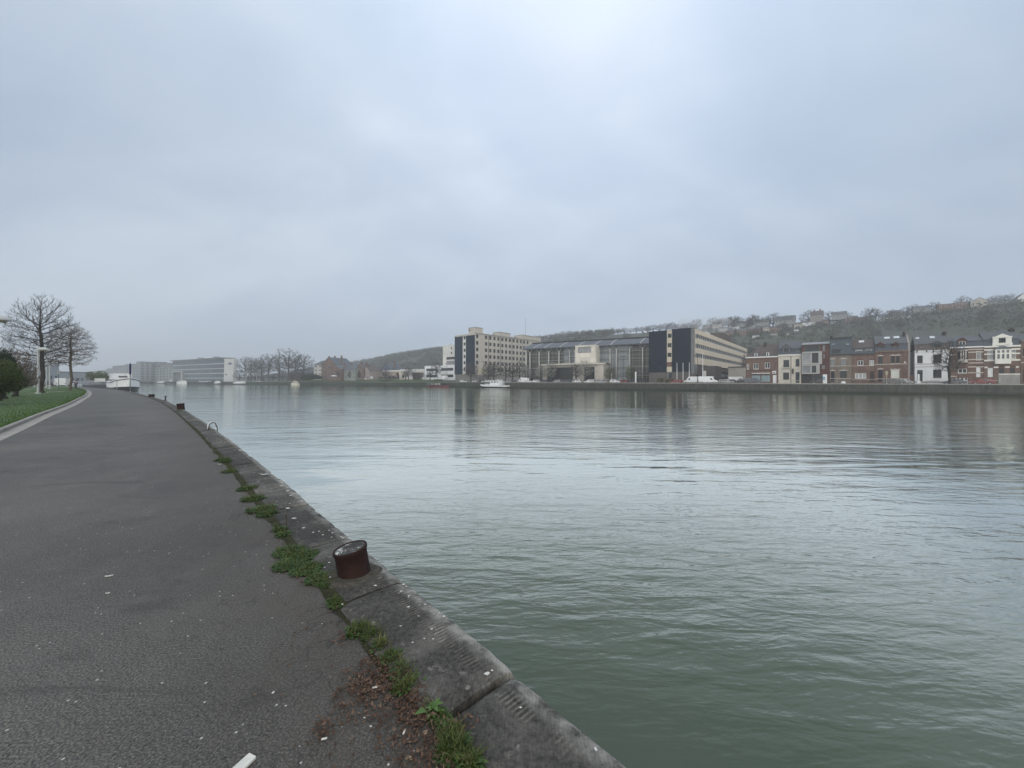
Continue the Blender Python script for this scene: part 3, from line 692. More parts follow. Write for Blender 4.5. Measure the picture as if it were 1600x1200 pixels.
tree('bare_shrub', 'tall brown bare shrub behind the clipped hedge at far left', 'shrub', (*at(6, 33), .08), 4.6, PS, 14, 4, .14, BARK, mat('twig_brown', (.105,.08,.06), .9, .25, 4))
tree('bare_shrub', 'low brown bare shrub right of the evergreen, under the large bare tree', 'shrub', (*at(24, 38), .08), 3.6, PS, 15, 4, .12, BARK, mat('twig_brown', (.105,.08,.06), .9, .25, 4))
def leafy(name, label, cat, loc, rx, ry, h, z0, n, size, m_, seed, squash=1.0, flat=.25, core=True):
    rnd = random.Random(seed); o = thing(name, label, cat, loc); mb = MB()
    bl = [(rnd.uniform(-.55,.55), rnd.uniform(-.55,.55), rnd.uniform(.25,.8), rnd.uniform(.35,.6)) for _ in range(16)]
    for i in range(n):
        b = rnd.choice(bl); th = rnd.uniform(0, 6.283); ph = math.acos(rnd.uniform(-1,1)); q = b[3]*(1-.35*rnd.random()**2)
        x = b[0]+q*math.sin(ph)*math.cos(th); y = b[1]+q*math.sin(ph)*math.sin(th); z = b[2]+q*.6*math.cos(ph)
        x *= rx; y *= ry; z = z0+(h-z0)*max(.0, min(1.08, z))*.96
        if z < z0+.05 and rnd.random() < .5: continue
        c = Vector((x, y, z)); a = Vector((rnd.gauss(0,1), rnd.gauss(0,1), rnd.gauss(0,1))).normalized(); e = a.orthogonal().normalized()*size*rnd.uniform(.6,1.3); g_ = a.cross(e).normalized()*size*rnd.uniform(.3,.6)
        mb.poly([c-e, c-g_*.8, c+e*.9, c+g_])
    mb.build('foliage', m_, o)
    tb = MB()
    for k in range(5):
        a = k*1.3; tb.tube((.1*math.cos(a)*rx, .1*math.sin(a)*ry, -.1), (.55*rx*math.cos(a), .55*ry*math.sin(a), z0+(h-z0)*.7), .06, .02, 6)
    tb.tube((0,0,-.1),(0,0,h*.7),.09,.04,6)
    tb.build('stem', BARK, o); return o
HEDGE = leafmat('hedge_leaves', [(.2, (.022,.036,.010)), (.5, (.048,.072,.016)), (.85, (.13,.15,.035))], .6, .9)
EVER = leafmat('evergreen_leaves', [(.2, (.010,.020,.008)), (.6, (.020,.036,.013)), (.9, (.035,.055,.02))], .6, .9)
leafy('clipped_hedge', 'rounded dark green clipped hedge at the left edge of the lawn', 'hedge', (*at(-26, 24.5), .1), 1.9, 1.6, 2.85, .0, 42000, .055, HEDGE, 4)
leafy('evergreen_bush', 'very dark evergreen bush between the hedge and the bare shrubs', 'bush', (*at(-1, 29.5), .1), .95, 1.0, 3.95, .3, 12000, .07, EVER, 6)

# ------------------------------------------------------------------ lamps, posts, near-left traffic
LAMPW = mat('lamp_grey_white', (.42,.43,.42), .55, .15)
def lamp(px, Y, label, H=5.75, side=1):
    o = thing('street_lamp', label, 'street lamp', (*at(px, Y), .1))
    mb = MB(); mb.box(-.07,.07,-.07,.07,0,H-.35); mb.build('pole', LAMPW, o); mb = MB(); mb.box(-.16,.16,-.16,.16,-.02,.12); mb.build('base', LAMPW, o)
    mb = MB(); mb.box(-.08,.66*side,-.06,.06,H-.345,H-.25) if side > 0 else mb.box(.66*side,.08,-.06,.06,H-.345,H-.25); mb.build('arm', LAMPW, o)
    mb = MB(); mb.lathe([(.50,-.02),(.51,.02),(.45,.13),(.31,.25),(.12,.31),(.02,.32)], 24, (.64*side,0,H-.25)); mb.build('shade', LAMPW, o, True)
    mb = MB(); mb.lathe([(.25,-.13),(.30,-.10),(.33,-.02)], 20, (.64*side,0,H-.252)); mb.build('diffuser', mat('lamp_diffuser', (.34,.30,.24), .4, .1), o, True)
    return o
lamp(59.5, 46.5, 'white street lamp with domed shade in front of the large bare tree', 5.55)
lamp(-17, 24.6, 'white domed street lamp at the left edge, only its shade in view', 5.68)
lamp(72.5, 82, 'first white lamp post beyond the large bare tree, its shade lost in branches', 5.5)
lamp(77.5, 75, 'second white lamp post beyond the large bare tree, slightly nearer', 5.5)
lamp(54, 100, 'distant white lamp post left of the large bare trunk', 5.5)
o = thing('sign_post', 'thin dark sign post on the lawn between the two bare trees', 'sign', (*at(91.7, 62), .1)); mb = MB(); mb.tube((0,0,-.05),(0,0,3.3),.035,.035,8); mb.build('pole', DARK, o); mb = MB(); mb.box(-.25,.25,-.03,-.0,2.7,3.25); mb.build('sign_plate', GREYM, o)

# person walking
def skin(name, joints, edges, m_, parent, sub=1):
    me = bpy.data.meshes.new(name); me.from_pydata([j[0] for j in joints], edges, []); me.materials.append(m_)
    o = bpy.data.objects.new(name, me); COL.objects.link(o); o.parent = parent
    sk = o.modifiers.new('skin', 'SKIN'); sk.use_smooth_shade = True
    for i, j in enumerate(joints):
        r = j[1]; me.skin_vertices[0].data[i].radius = (r, r) if isinstance(r, (int, float)) else r
    me.skin_vertices[0].data[0].use_root = True
    su_ = o.modifiers.new('sub', 'SUBSURF'); su_.levels = sub; su_.render_levels = sub; return o
def person(loc, rz, label, top, legs):
    o = thing('person', label, 'person', loc, rz)
    J = [((0,0,.95),.13),((0,0,1.12),.125),((0,0,1.38),(.17,.11)),((0,0,1.5),.055),((0,-.01,1.6),.075),((0,-.01,1.69),.085),
         ((.10,0,.9),.085),((.11,-.10,.50),.055),((.11,.02,.10),.036),((.11,-.14,.04),.034),((-.10,0,.9),.085),((-.11,.06,.50),.055),((-.11,.28,.14),.036),((-.11,.17,.05),.034),
         ((.20,0,1.40),.055),((.24,.09,1.14),.042),((.23,.0,.90),.032),((-.20,0,1.40),.055),((-.24,-.06,1.14),.042),((-.23,-.18,.93),.032)]
    E = [(0,1),(1,2),(2,3),(3,4),(4,5),(0,6),(6,7),(7,8),(8,9),(0,10),(10,11),(11,12),(12,13),(2,14),(14,15),(15,16),(2,17),(17,18),(18,19)]
    for b, s_ in ((16,1),(19,-1)):
        x, y, z = J[b][0]
        J.append(((x,y-.01,z-.06),.024)); E.append((b, len(J)-1)); k0 = len(J)-1
        for k in range(4): J.append(((x+(.018-.012*k)*s_, y-.02+.012*k, z-.15+.006*abs(k-1)),.009)); E.append((k0, len(J)-1))
        J.append(((x-.02*s_, y-.045, z-.09),.009)); E.append((k0, len(J)-1))
    skin('body', J, E, mat('skin_tone', (.42,.27,.2), .6, .1), o)
    skin('jacket', [((0,0,.92),.16),((0,0,1.12),.15),((0,0,1.38),(.19,.13)),((.205,0,1.41),.07),((.245,.09,1.14),.058),((.235,.0,.93),.045),((-.205,0,1.41),.07),((-.245,-.06,1.14),.058),((-.235,-.17,.96),.045),((0,0,1.47),.075)], [(0,1),(1,2),(2,3),(3,4),(4,5),(2,6),(6,7),(7,8),(2,9)], top, o)
    skin('trousers', [((0,0,.93),.15),((.10,0,.88),.105),((.11,-.10,.50),.075),((.11,.02,.10),.055),((-.10,0,.88),.105),((-.11,.06,.50),.075),((-.11,.27,.15),.055)], [(0,1),(1,2),(2,3),(0,4),(4,5),(5,6)], legs, o)
    skin('hair', [((0,.0,1.70),.095),((0,.02,1.74),.08),((0,.05,1.66),.07)], [(0,1),(0,2)], mat('dark_hair', (.03,.022,.018), .6), o)
    return o
person((*at(118.5, 77), .0), rad(20), 'person in a dark blue jacket walking on the path by the lawn tip', mat('blue_jacket', (.03,.05,.12), .8), mat('dark_trousers', (.03,.035,.05), .8))
# ------------------------------------------------------------------ water
m, nt, bs = newmat('river_water')
tcw = nt.nodes.new('ShaderNodeTexCoord')
def mpd(scale, rotz):
    q = nt.nodes.new('ShaderNodeMapping'); q.inputs['Scale'].default_value = scale; q.inputs['Rotation'].default_value = (0,0,rotz); nt.links.new(tcw.outputs['Object'], q.inputs[0]); return q.outputs[0]
n1 = noisetex(nt, mpd((.30,.85,1), rad(8)), 1.0, 2, .5, .3)
n2 = noisetex(nt, mpd((1.25,3.9,1), rad(5)), 1.0, 3, .5, .35)
n3 = noisetex(nt, mpd((6,13,1), rad(-16)), 1.0, 3, .55, .2)
patch = noisetex(nt, mpd((.022,.12,1), rad(7)), 1.0, 6, .6, .5)
pr = ramp(nt, patch, [(.36, (.12,.12,.12)), (.64, (1.25,1.25,1.25))])
h = nd(nt, 'ShaderNodeMath', operation='MULTIPLY_ADD'); n2m = nd(nt, 'ShaderNodeMath', operation='MULTIPLY'); nt.links.new(n2, n2m.inputs[0]); nt.links.new(pr, n2m.inputs[1]); nt.links.new(n2m.outputs[0], h.inputs[0]); h.inputs[1].default_value = .62; nt.links.new(n1, h.inputs[2])
h3 = nd(nt, 'ShaderNodeMath', operation='MULTIPLY'); nt.links.new(n3, h3.inputs[0]); nt.links.new(pr, h3.inputs[1])
h4 = nd(nt, 'ShaderNodeMath', operation='MULTIPLY_ADD'); nt.links.new(h3.outputs[0], h4.inputs[0]); h4.inputs[1].default_value = .13; nt.links.new(h.outputs[0], h4.inputs[2])
bw = bump(nt, bs, h4.outputs[0], 1.0, .047)
bs.inputs['Roughness'].default_value = .035; bs.inputs['IOR'].default_value = 1.333; bs.inputs['Specular IOR Level'].default_value = 0
murk = noisetex(nt, mpd((.05,.11,1), rad(20)), 1.0, 3, .5)
nt.links.new(ramp(nt, murk, [(.3, (.044,.063,.041)), (.7, (.053,.073,.048))]), bs.inputs['Base Color'])
wt = MB(); wt.quad((-2150,-50,WATER),(1450,-50,WATER),(1450,2150,WATER),(-2150,2150,WATER))
gl_ = nd(nt, 'ShaderNodeBsdfGlossy'); gl_.inputs['Roughness'].default_value = .04; gl_.inputs['Color'].default_value = (.945,.972,.935,1); nt.links.new(bw.outputs[0], gl_.inputs['Normal'])
lw_ = nd(nt, 'ShaderNodeLayerWeight'); nt.links.new(bw.outputs[0], lw_.inputs['Normal'])
rf = ramp(nt, lw_.outputs['Facing'], [(.0, (.02,)*3), (.36, (.03,)*3), (.5, (.09,)*3), (.66, (.40,)*3), (.8, (.80,)*3), (1.0, (.92,)*3)])
mx_ = nd(nt, 'ShaderNodeMixShader'); nt.links.new(rf, mx_.inputs[0]); nt.links.new(bs.outputs[0], mx_.inputs[1]); nt.links.new(gl_.outputs[0], mx_.inputs[2]); nt.links.new(mx_.outputs[0], nt.nodes['Material Output'].inputs['Surface'])
tag(wt.build('river', m), kind='structure')

# ------------------------------------------------------------------ far bank
FAR = [sn(420,146), sn(60,146), sn(0,146), at(1127, Yn(1127,146)), at(900, Yn(900,145)), at(760, Yn(760,145.5)), at(600, 268), at(500, 302), at(400, 333), at(300, 402), at(240, 505), (-1500, 1020), (-2100, 1400)]
fb = MB(); fb.poly([(x, y, GR-.02) for x, y in FAR] + [(-2100, 2100, GR-.02), (1400, 2100, GR-.02), (1400, -40, GR-.02), (sn(420,146)[0], -40, GR-.02)][0:4])
tag(fb.build('far_ground', mat('far_paving', (.16,.155,.145), .9, .3, .2, streak=False)), kind='structure')
def bankwall(name, label, pts, top, m_, m2, thick=.6):
    o = thing(name, label, 'wall'); a = MB(); b = MB()
    for p, q in zip(pts, pts[1:]):
        d = Vector((q[0]-p[0], q[1]-p[1])).normalized(); nn = Vector((d.y, -d.x))
        if nn.dot(Vector((-p[0], -p[1]))) < 0: nn = -nn
        i = [(p[0]+nn.x*.15, p[1]+nn.y*.15), (q[0]+nn.x*.15, q[1]+nn.y*.15)]; j = [(p[0]-nn.x*thick, p[1]-nn.y*thick), (q[0]-nn.x*thick, q[1]-nn.y*thick)]
        a.quad((*i[0],-4),(*i[1],-4),(*i[1],top-.22),(*i[0],top-.22))
        e = [(i[0][0]+nn.x*.08, i[0][1]+nn.y*.08), (i[1][0]+nn.x*.08, i[1][1]+nn.y*.08)]
        b.quad((*e[0],top-.22),(*e[1],top-.22),(*e[1],top),(*e[0],top)); b.quad((*e[0],top),(*e[1],top),(*j[1],top),(*j[0],top)); b.quad((*j[0],top),(*j[1],top),(*j[1],GR-.1),(*j[0],GR-.1)); b.quad((*i[0],top-.221),(*i[1],top-.221),(*e[1],top-.22),(*e[0],top-.22))
    a.build('wall_face', m_, o); b.build('coping', m2, o); return o
def wallmat(name, c, stain, s):
    m, nt, bs = newmat(name); v = coords(nt, (1,1,.25)); f = noisetex(nt, v, s, 6, .7); tcz = nt.nodes.new('ShaderNodeTexCoord'); se = nt.nodes.new('ShaderNodeSeparateXYZ'); nt.links.new(tcz.outputs['Object'], se.inputs[0])
    a = ramp(nt, f, [(.3, tuple(x*.45 for x in c)), (.5, c), (.72, tuple(x*1.5 for x in c))])
    f2 = noisetex(nt, coords(nt), s*2.2, 4, .7); a = mixc(nt, ramp(nt, f2, [(.5,(0,0,0)),(.68,(.6,.6,.6))]), a, stain)
    mr = nd(nt, 'ShaderNodeMapRange'); nt.links.new(se.outputs[2], mr.inputs[0]); mr.inputs[1].default_value = WATER+.15; mr.inputs[2].default_value = WATER+.75; mr.inputs[3].default_value = 1; mr.inputs[4].default_value = 0
    a = mixc(nt, mr.outputs[0], a, (.030,.035,.026)); nt.links.new(a, bs.inputs['Base Color']); bs.inputs['Roughness'].default_value = .9; bs.inputs['Specular IOR Level'].default_value = .2; return m
PALEC = mat('pale_coping', (.33,.32,.295), .85, .25, .6, streak=False)
bankwall('concrete_quay_wall', 'streaked grey concrete quay wall in front of the terraced houses', FAR[:4], GR+.12, wallmat('stained_concrete', (.062,.061,.055), (.115,.11,.096), 1.3), PALEC)
bankwall('stone_quay_wall', 'rough blotchy stone quay wall in front of the glass and blue panelled buildings', [FAR[3]]+FAR[4:6], GR+.16, wallmat('rough_quay_stone', (.050,.049,.043), (.14,.135,.115), 1.3), PALEC)
bankwall('mossy_quay_wall', 'low mossy quay wall below the grass bank and the far trees', FAR[5:11], GR+.1, wallmat('mossy_stone', (.042,.050,.037), (.07,.085,.06), .7), mat('mossy_coping', (.17,.19,.15), .9, .3, .6))
# expansion joints / pilasters on the concrete wall stay in the wall's own material; grass terrace
TZ = 3.1
gb_ = MB(); P = [at(692, Yn(692,146.2)), at(640, 246), at(600, 269), at(540, 289), at(478, 310)]
def push(p, k): L = math.hypot(*p); return (p[0]*(1+k/L), p[1]*(1+k/L))
for a, b in zip(P, P[1:]):
    a1, b1 = push(a, 3), push(b, 3); a2, b2 = push(a, 14), push(b, 14); a3, b3 = push(a, 150), push(b, 150)
    gb_.quad((*a1,GR+.02),(*b1,GR+.02),(*b2,TZ),(*a2,TZ)); gb_.quad((*a2,TZ),(*b2,TZ),(*b3,TZ+.02),(*a3,TZ+.02))
a1, a2, a3 = push(P[0],3), push(P[0],14), push(P[0],150)
gb_.poly([(*a1,GR-.1),(*a2,GR-.1),(*a3,GR-.1),(*a3,TZ+.02),(*a2,TZ),(*a1,GR+.02)])
tag(gb_.build('grass_bank', mat('bank_turf', (.050,.075,.030), .95, .4, .5, streak=False)), kind='structure')

# ------------------------------------------------------------------ vehicles
CARM = {}
def carpaint(name, c):
    if name not in MC:
        m, nt, bs = newmat(name); f = noisetex(nt, coords(nt), 1.2, 4, .6); nt.links.new(ramp(nt, f, [(.3, tuple(x*.86 for x in c)), (.7, c)]), bs.inputs['Base Color']); bs.inputs['Roughness'].default_value = .3; bs.inputs['Coat Weight'].default_value = .3; MC[name] = m
    return MC[name]
AGLASS = glass('car_glass', (.008,.01,.012), (.02,.024,.028), .05)
LIGHTM = mat('lamp_lens', (.55,.55,.52), .2, .1); TAILM = mat('tail_lens', (.25,.02,.015), .3, .1)
KIND = dict(
 hatch=dict(L=4.1,H=1.48,W=1.75,low=[(0,.30),(0,.62),(.12,.78),(1.05,.95),(4.0,1.0),(4.1,.85),(4.1,.32)],b=(.95,4.02,.93),t=(1.75,3.55,1.48),win=[(.22,.47),(.50,.76)]),
 estate=dict(L=4.7,H=1.5,W=1.8,low=[(0,.30),(0,.62),(.12,.76),(1.15,.93),(4.6,.99),(4.7,.85),(4.7,.32)],b=(1.05,4.62,.92),t=(1.95,4.3,1.5),win=[(.2,.42),(.45,.68),(.71,.92)]),
 saloon=dict(L=4.5,H=1.42,W=1.78,low=[(0,.30),(0,.60),(.12,.75),(1.2,.92),(3.7,.98),(4.45,.94),(4.5,.8),(4.5,.32)],b=(1.1,3.95,.92),t=(2.0,3.3,1.42),win=[(.24,.5),(.53,.82)]),
 van=dict(L=5.9,H=2.5,W=2.0,low=[(0,.38),(0,.85),(.1,1.0),(.95,1.25),(5.9,1.25),(5.9,.38)],b=(.78,5.9,1.2),t=(1.55,5.86,2.5),win=[(.10,.24)]),
 minivan=dict(L=5.0,H=1.95,W=1.9,low=[(0,.34),(0,.75),(.1,.92),(1.0,1.12),(4.95,1.12),(5.0,.9),(5.0,.36)],b=(.85,4.97,1.08),t=(1.75,4.8,1.95),win=[(.13,.34),(.38,.62),(.66,.92)]))
def carmesh(kind):
    if kind in CARM: return CARM[kind]
    K = KIND[kind]; W = K['W']/2; b0, b1, bz = K['b']; t0, t1, tz = K['t']; tw = W*.80 if kind not in ('van',) else W*.9
    mb = MB(); mb.prism(K['low'], -W, W)
    i = [mb.add(p) for p in ((b0,-W+.02,bz),(b1,-W+.02,bz),(b1,W-.02,bz),(b0,W-.02,bz),(t0,-tw,tz),(t1,-tw,tz),(t1,tw,tz),(t0,tw,tz))]
    for q in ((0,1,5,4),(1,2,6,5),(2,3,7,6),(3,0,4,7),(4,5,6,7),(0,3,2,1)): mb.f.append([i[k] for k in q])
    body = mb.mesh('body', None)
    bm = bmesh.new(); bm.from_mesh(body); bmesh.ops.recalc_face_normals(bm, faces=bm.faces); bmesh.ops.bevel(bm, geom=[e for e in bm.edges if len(e.link_faces) == 2 and e.calc_face_angle(0) > .25], offset=.07, segments=2, affect='EDGES'); bm.to_mesh(body); bm.free()
    gl = MB()
    def sp(u, k, side):   # point on the glasshouse side: u along, k up
        x = (b0+(b1-b0)*u)*(1-k)+(t0+(t1-t0)*u)*k; z = bz+(tz-bz)*k; y = (W-.02)*(1-k)+tw*k+.012; return (x, side*y, z)
    for a, b in K['win']:
        for s_ in (-1, 1):
            pts = [sp(a,.14 if kind != 'van' else .05,s_), sp(b,.14 if kind != 'van' else .05,s_), sp(b,.84 if kind != 'van' else .55,s_), sp(a+.02,.84 if kind != 'van' else .55,s_)]
            gl.poly(pts if s_ < 0 else pts[::-1])
    def ends(xb, xt, off, k0, k1):
        p = []
        for k, s_ in ((k0,-1),(k0,1),(k1,1),(k1,-1)):
            y = ((W-.02)*(1-k)+tw*k)*.88; p.append((xb+(xt-xb)*k+off, s_*y, bz+(tz-bz)*k+.01))
        gl.poly(p)
    ends(b0, t0, -.02, .10 if kind != 'van' else .05, .88 if kind != 'van' else .72)
    if kind != 'van': ends(b1, t1, .02, .16, .84)
    lg_ = []
    for x0, x1, y0, y1, z0, z1 in ((-.02,.16,-W+.1,-W+.42,.58,.74),(-.02,.16,W-.42,W-.1,.58,.74)):
        q = MB(); q.box(x0,x1,y0,y1,z0,z1); lg_.append(q.mesh('headlight', LIGHTM))
    for y0, y1 in ((-W+.05,-W+.25),(W-.25,W-.05)):
        q = MB(); q.box(K['L']-.1,K['L']+.02,y0,y1,.7,.95); lg_.append(q.mesh('tail_light', TAILM))
    r = .33 if kind not in ('van',) else .36
    wm = MB(); N = 18
    pr = [(r*.6,-.11),(r*.95,-.11),(r,-.06),(r,.06),(r*.95,.11),(r*.6,.11)]
    for a in range(N):
        for j in range(len(pr)-1):
            q = []
            for aa, jj in ((a,j),(a+1,j),(a+1,j+1),(a,j+1)):
                t = 6.2832*aa/N; q.append((pr[jj][0]*math.cos(t), pr[jj][1], pr[jj][0]*math.sin(t)))
            wm.poly(q)
    tyre = wm.mesh('wheel', RUBBER)
    rm = MB(); rm.prism([(r*.62*math.cos(6.2832*a/14), r*.62*math.sin(6.2832*a/14)) for a in range(14)], -.09, .09); rim = rm.mesh('rim', RIM)
    CARM[kind] = (body, gl.mesh('windows', AGLASS), lg_, tyre, rim, r); return CARM[kind]
def child(name, me, parent, loc=(0,0,0)):
    o = bpy.data.objects.new(name, me); COL.objects.link(o); o.parent = parent; o.location = loc; return o
def car(pos, rz, kind, paint, label, cat='car', name=None, z=GR, group='vehicles parked along the far quay'):
    K = KIND[kind]; body, gl, lg_, tyre, rim, r = carmesh(kind)
    o = thing(name or dict(van='white_van' if 0 else 'van', minivan='van').get(kind, 'parked_car'), label, cat, (pos[0], pos[1], z), rz, group)
    bmh = body.copy(); bmh.materials.clear(); bmh.materials.append(paint); L = K['L']
    child('body', bmh, o, (-L/2,0,0)); child('windows', gl, o, (-L/2,0,0))
    for q in lg_: child('headlight' if 'head' in q.name else 'tail_light', q, o, (-L/2,0,0))
    for x in (.85, L-.88):
        for y in (-K['W']/2+.10, K['W']/2-.10):
            w_ = child('wheel', tyre, o, (-L/2+x, y, r)); child('rim', rim, w_)
    return o
CW = carpaint('white_car_paint', (.72,.73,.74)); CS = carpaint('silver_car_paint', (.36,.37,.38)); CG = carpaint('grey_car_paint', (.10,.105,.115)); CK = carpaint('black_car_paint', (.02,.021,.024)); CR = carpaint('red_car_paint', (.20,.02,.025)); CB = carpaint('blue_grey_car_paint', (.075,.09,.115))
ALONG = -BA; AWAY = -BA+math.pi   # front to image left is -x local: rz=ALONG puts the bonnet at left, AWAY at right
def cq(px, n, d, kind, paint, label, cat='car', z=GR, rz=None): return car(at(px, Yn(px, n)), ALONG if d < 0 else AWAY if rz is None else rz, kind, paint, label, cat, z=z)
cq(1107, 149.6, 1, 'van', CW, 'long white panel van at the quay edge, in front of the other white van', 'van')
cq(1083, 152.4, -1, 'van', CW, 'white panel van partly hidden behind the long white van', 'van')
cq(1057, 150.5, -1, 'hatch', CR, 'red hatchback just left of the two white vans')
cq(1177, 149.6, 1, 'minivan', CB, 'dark blue grey van in front of the red brick corner shop', 'van')
cq(1162, 152.5, 1, 'hatch', CK, 'black hatchback behind the dark blue grey van')
cq(1135, 153.5, 1, 'estate', CS, 'silver estate car right of the long white van')
cq(1146, 156.5, 1, 'hatch', CK, 'dark hatchback behind the silver estate car near the corner shop')
cq(1153, 163, 1, 'van', CW, 'white van far back between the blue panelled building and the corner shop', 'van')
cq(1281, 154.5, -1, 'saloon', CK, 'black saloon car in front of the modern house with grey bay')
cq(1397, 150.5, 1, 'estate', CG, 'dark grey estate car in front of the brick house with white shutter')
cq(1411, 152.8, 1, 'hatch', CS, 'silver hatchback nose peeking out right of the dark grey estate')
cq(1490, 152.6, -1, 'saloon', CB, 'blue grey saloon behind the bare tree by the white house')
cq(1534, 152.2, -1, 'hatch', CR, 'dark red car in front of the brick house with white door')
cq(922, 149.8, -1, 'estate', CW, 'white estate car at the quay edge below the glass building')
cq(938, 148.9, 1, 'saloon', CS, 'silver saloon with its nose to the right, overlapping the white estate')
cq(961, 150.5, 1, 'hatch', CW, 'white hatchback between the silver saloon and the red car below the glass building')
cq(974, 152.5, -1, 'hatch', CR, 'dark red car below the street lamp by the glass building')
cq(984, 153.5, 1, 'saloon', CK, 'black saloon beside the white totem')
cq(902, 151.5, -1, 'hatch', CW, 'white hatchback left of the white estate car below the entrance canopy')
cq(910, 153.5, 1, 'estate', CS, 'silver estate parked behind the white cars below the entrance canopy')
cq(894, 152, 1, 'estate', CB, 'blue grey estate below the dark entrance opening')
cq(882, 151.5, -1, 'saloon', CG, 'dark grey saloon below the dark entrance opening')
cq(871, 151.5, -1, 'hatch', CS, 'silver hatchback below the left end of the entrance opening')
cq(860, 151.5, 1, 'hatch', CK, 'black hatchback below the white barked tree')
cq(850, 152, -1, 'hatch', CG, 'grey hatchback near the left columns of the glass building')
cq(837, 151, -1, 'estate', CW, 'white estate below the left end of the glass building')
cq(826, 150.5, 1, 'hatch', CW, 'white hatchback at the corner between the beige block and glass building')
cq(818, 150.5, -1, 'van', CW, 'white van at the corner between the beige block and glass building', 'van')
cq(806, 151.5, 1, 'hatch', CG, 'dark car just right of the white tugboat')
cq(795, 152.5, -1, 'hatch', CS, 'silver car behind the stern of the white tugboat')
cq(783, 152.5, 1, 'estate', CW, 'white estate behind the tugboat wheelhouse')
cq(762, 153.5, -1, 'hatch', CW, 'white hatchback below the beige block behind the tugboat bow')
cq(724, 150.5, 1, 'hatch', CW, 'white hatchback below the left blue panel of the beige block')
BACKROW = ('car half hidden in the crowded back row of the parking strip before the glass hall', 'car half hidden in the back row of the parking strip before the beige block')
for i, px in enumerate((868,877,886,897,907,916,926,934,945,956,966,978, 742,751,758,770,777,787,799,811)):
    p_ = at(px, Yn(px, 155.2)); o_ = car(p_, ALONG+rad(90 if i % 3 else 84), ('hatch','estate','saloon')[i % 3], (CW,CK,CS,CG,CW,CB)[i*5 % 6], BACKROW[0] if i < 12 else BACKROW[1], group='back row cars before the glass hall' if i < 12 else 'back row cars before the beige block')
car(at(693, 238), ALONG, 'van', CW, 'white van below the dark ground floor of the white modern building', 'van', z=TZ)
car(at(683, 240), AWAY, 'estate', CW, 'white estate behind the red and black canal boat', z=TZ)
car(at(571, 292), ALONG, 'hatch', CW, 'tiny white car on the grass terrace below the small far houses', z=TZ)
car(at(578, 292), ALONG, 'van', CW, 'tiny white van on the grass terrace left of the sign building', 'van', z=TZ)
car(at(559, 294), AWAY, 'hatch', CS, 'tiny silver car on the grass terrace right of the white parasol', z=TZ)
NG = 'vehicles parked beyond the lawn'
car(at(93, 118), rad(-35), 'van', CW, 'white van beyond the lawn, between the two bare trunks', 'van', z=0, group=NG)
car(at(101, 128), rad(-35), 'van', CS, 'silver grey van beyond the lawn left of the small bare trunk', 'van', z=0, group=NG)
car(at(76, 125), rad(-35), 'hatch', CK, 'black hatchback beyond the lawn right of the large bare trunk', z=0, group=NG)
car(at(45, 112), rad(-30), 'hatch', CK, 'black hatchback beyond the lawn, right of the hedge', z=0, group=NG)
car(at(52, 122), rad(-30), 'estate', CG, 'dark grey estate beyond the lawn behind the far lamp post', z=0, group=NG)
car(at(112, 135), rad(-35), 'hatch', CW, 'white hatchback beyond the lawn right of the small bare trunk', z=0, group=NG)

# ------------------------------------------------------------------ boats
def hullpart(L, B, zs, name, m_, o, bow=.34, stern=.12, sheer=.55, deck=True, flare=.8):
    # zs: (z bottom, z top); sheer raises bow and a little the stern
    mb = MB(); N = 24; rows = []
    for i in range(N+1):
        k = i/N; x = -L/2+L*k
        w_ = 1.0
        if k > 1-bow: w_ = max(.02, (1-((k-(1-bow))/bow)**2.1))
        if k < stern: w_ = .55+.45*math.sin(k/stern*1.57)
        sh = sheer*(max(0, (k-.55)/.45)**2+.25*max(0, (.3-k)/.3)**2)
        z0, z1 = zs; f0 = 0 if z0 < -.2 else z0*.0+sh*(z0/max(zs[1], .01))
        zb = z0+(f0 if z0 > -.2 else 0); zt = z1+sh; hw = B/2*w_
        rk = (k-.5)*.0+max(0, (k-.8)/.2)*.5
        rows.append([mb.add((x, -hw*flare if z0 < -.2 else -hw*.97, zb)), mb.add((x+rk, -hw, zt)), mb.add((x+rk, hw, zt)), mb.add((x, hw*flare if z0 < -.2 else hw*.97, zb))])
    for a, b in zip(rows, rows[1:]):
        for j in ((0,1),(2,3)): mb.f.append([a[j[0]], b[j[0]], b[j[1]], a[j[1]]])
        if deck: mb.f.append([a[1], b[1], b[2], a[2]])
    mb.f.append(rows[0]); mb.f.append(rows[-1][::-1])
    return mb.build(name, m_, o, False)
def boat(name, label, cat, pos, rz, L, B, fb_, m_low, m_up, split=.5, sheer=.55, group=None, bow=.34):
    o = thing(name, label, cat, (pos[0], pos[1], WATER), rz, group)
    if m_low: hullpart(L, B, (-.5, fb_*split), 'hull', m_low, o, bow=bow, sheer=sheer*split, deck=False)
    hullpart(L, B, (fb_*split if m_low else -.5, fb_), 'topside' if m_low else 'hull', m_up, o, bow=bow, sheer=sheer, deck=True)
    return o
def cabin(o, x0, x1, w_, z0, z1, m_, wins=(), roof=None, name='cabin', rh=.12):
    mb = MB(); mb.box(x0,x1,-w_/2,w_/2,z0,z1); c = mb.build(name, m_, o); bevel(c, .05)
    if roof: mb = MB(); mb.box(x0-.12,x1+.12,-w_/2-.12,w_/2+.12,z1,z1+rh); bevel(mb.build('cabin_roof', roof, o), .04)
    for a, b, c0, c1 in wins:
        for s_ in (-1, 1):
            q = MB(); q.box(a,b,s_*w_/2-.02,s_*w_/2+.02,c0,c1); q.build('window', AGLASS, o)
    return c
def frontwin(o, x, w0, w1, z0, z1): q = MB(); q.box(x-.02,x+.03,w0,w1,z0,z1); q.build('window', AGLASS, o)
BNAVY = mat('navy_stripe', (.03,.035,.05), .5, .2)
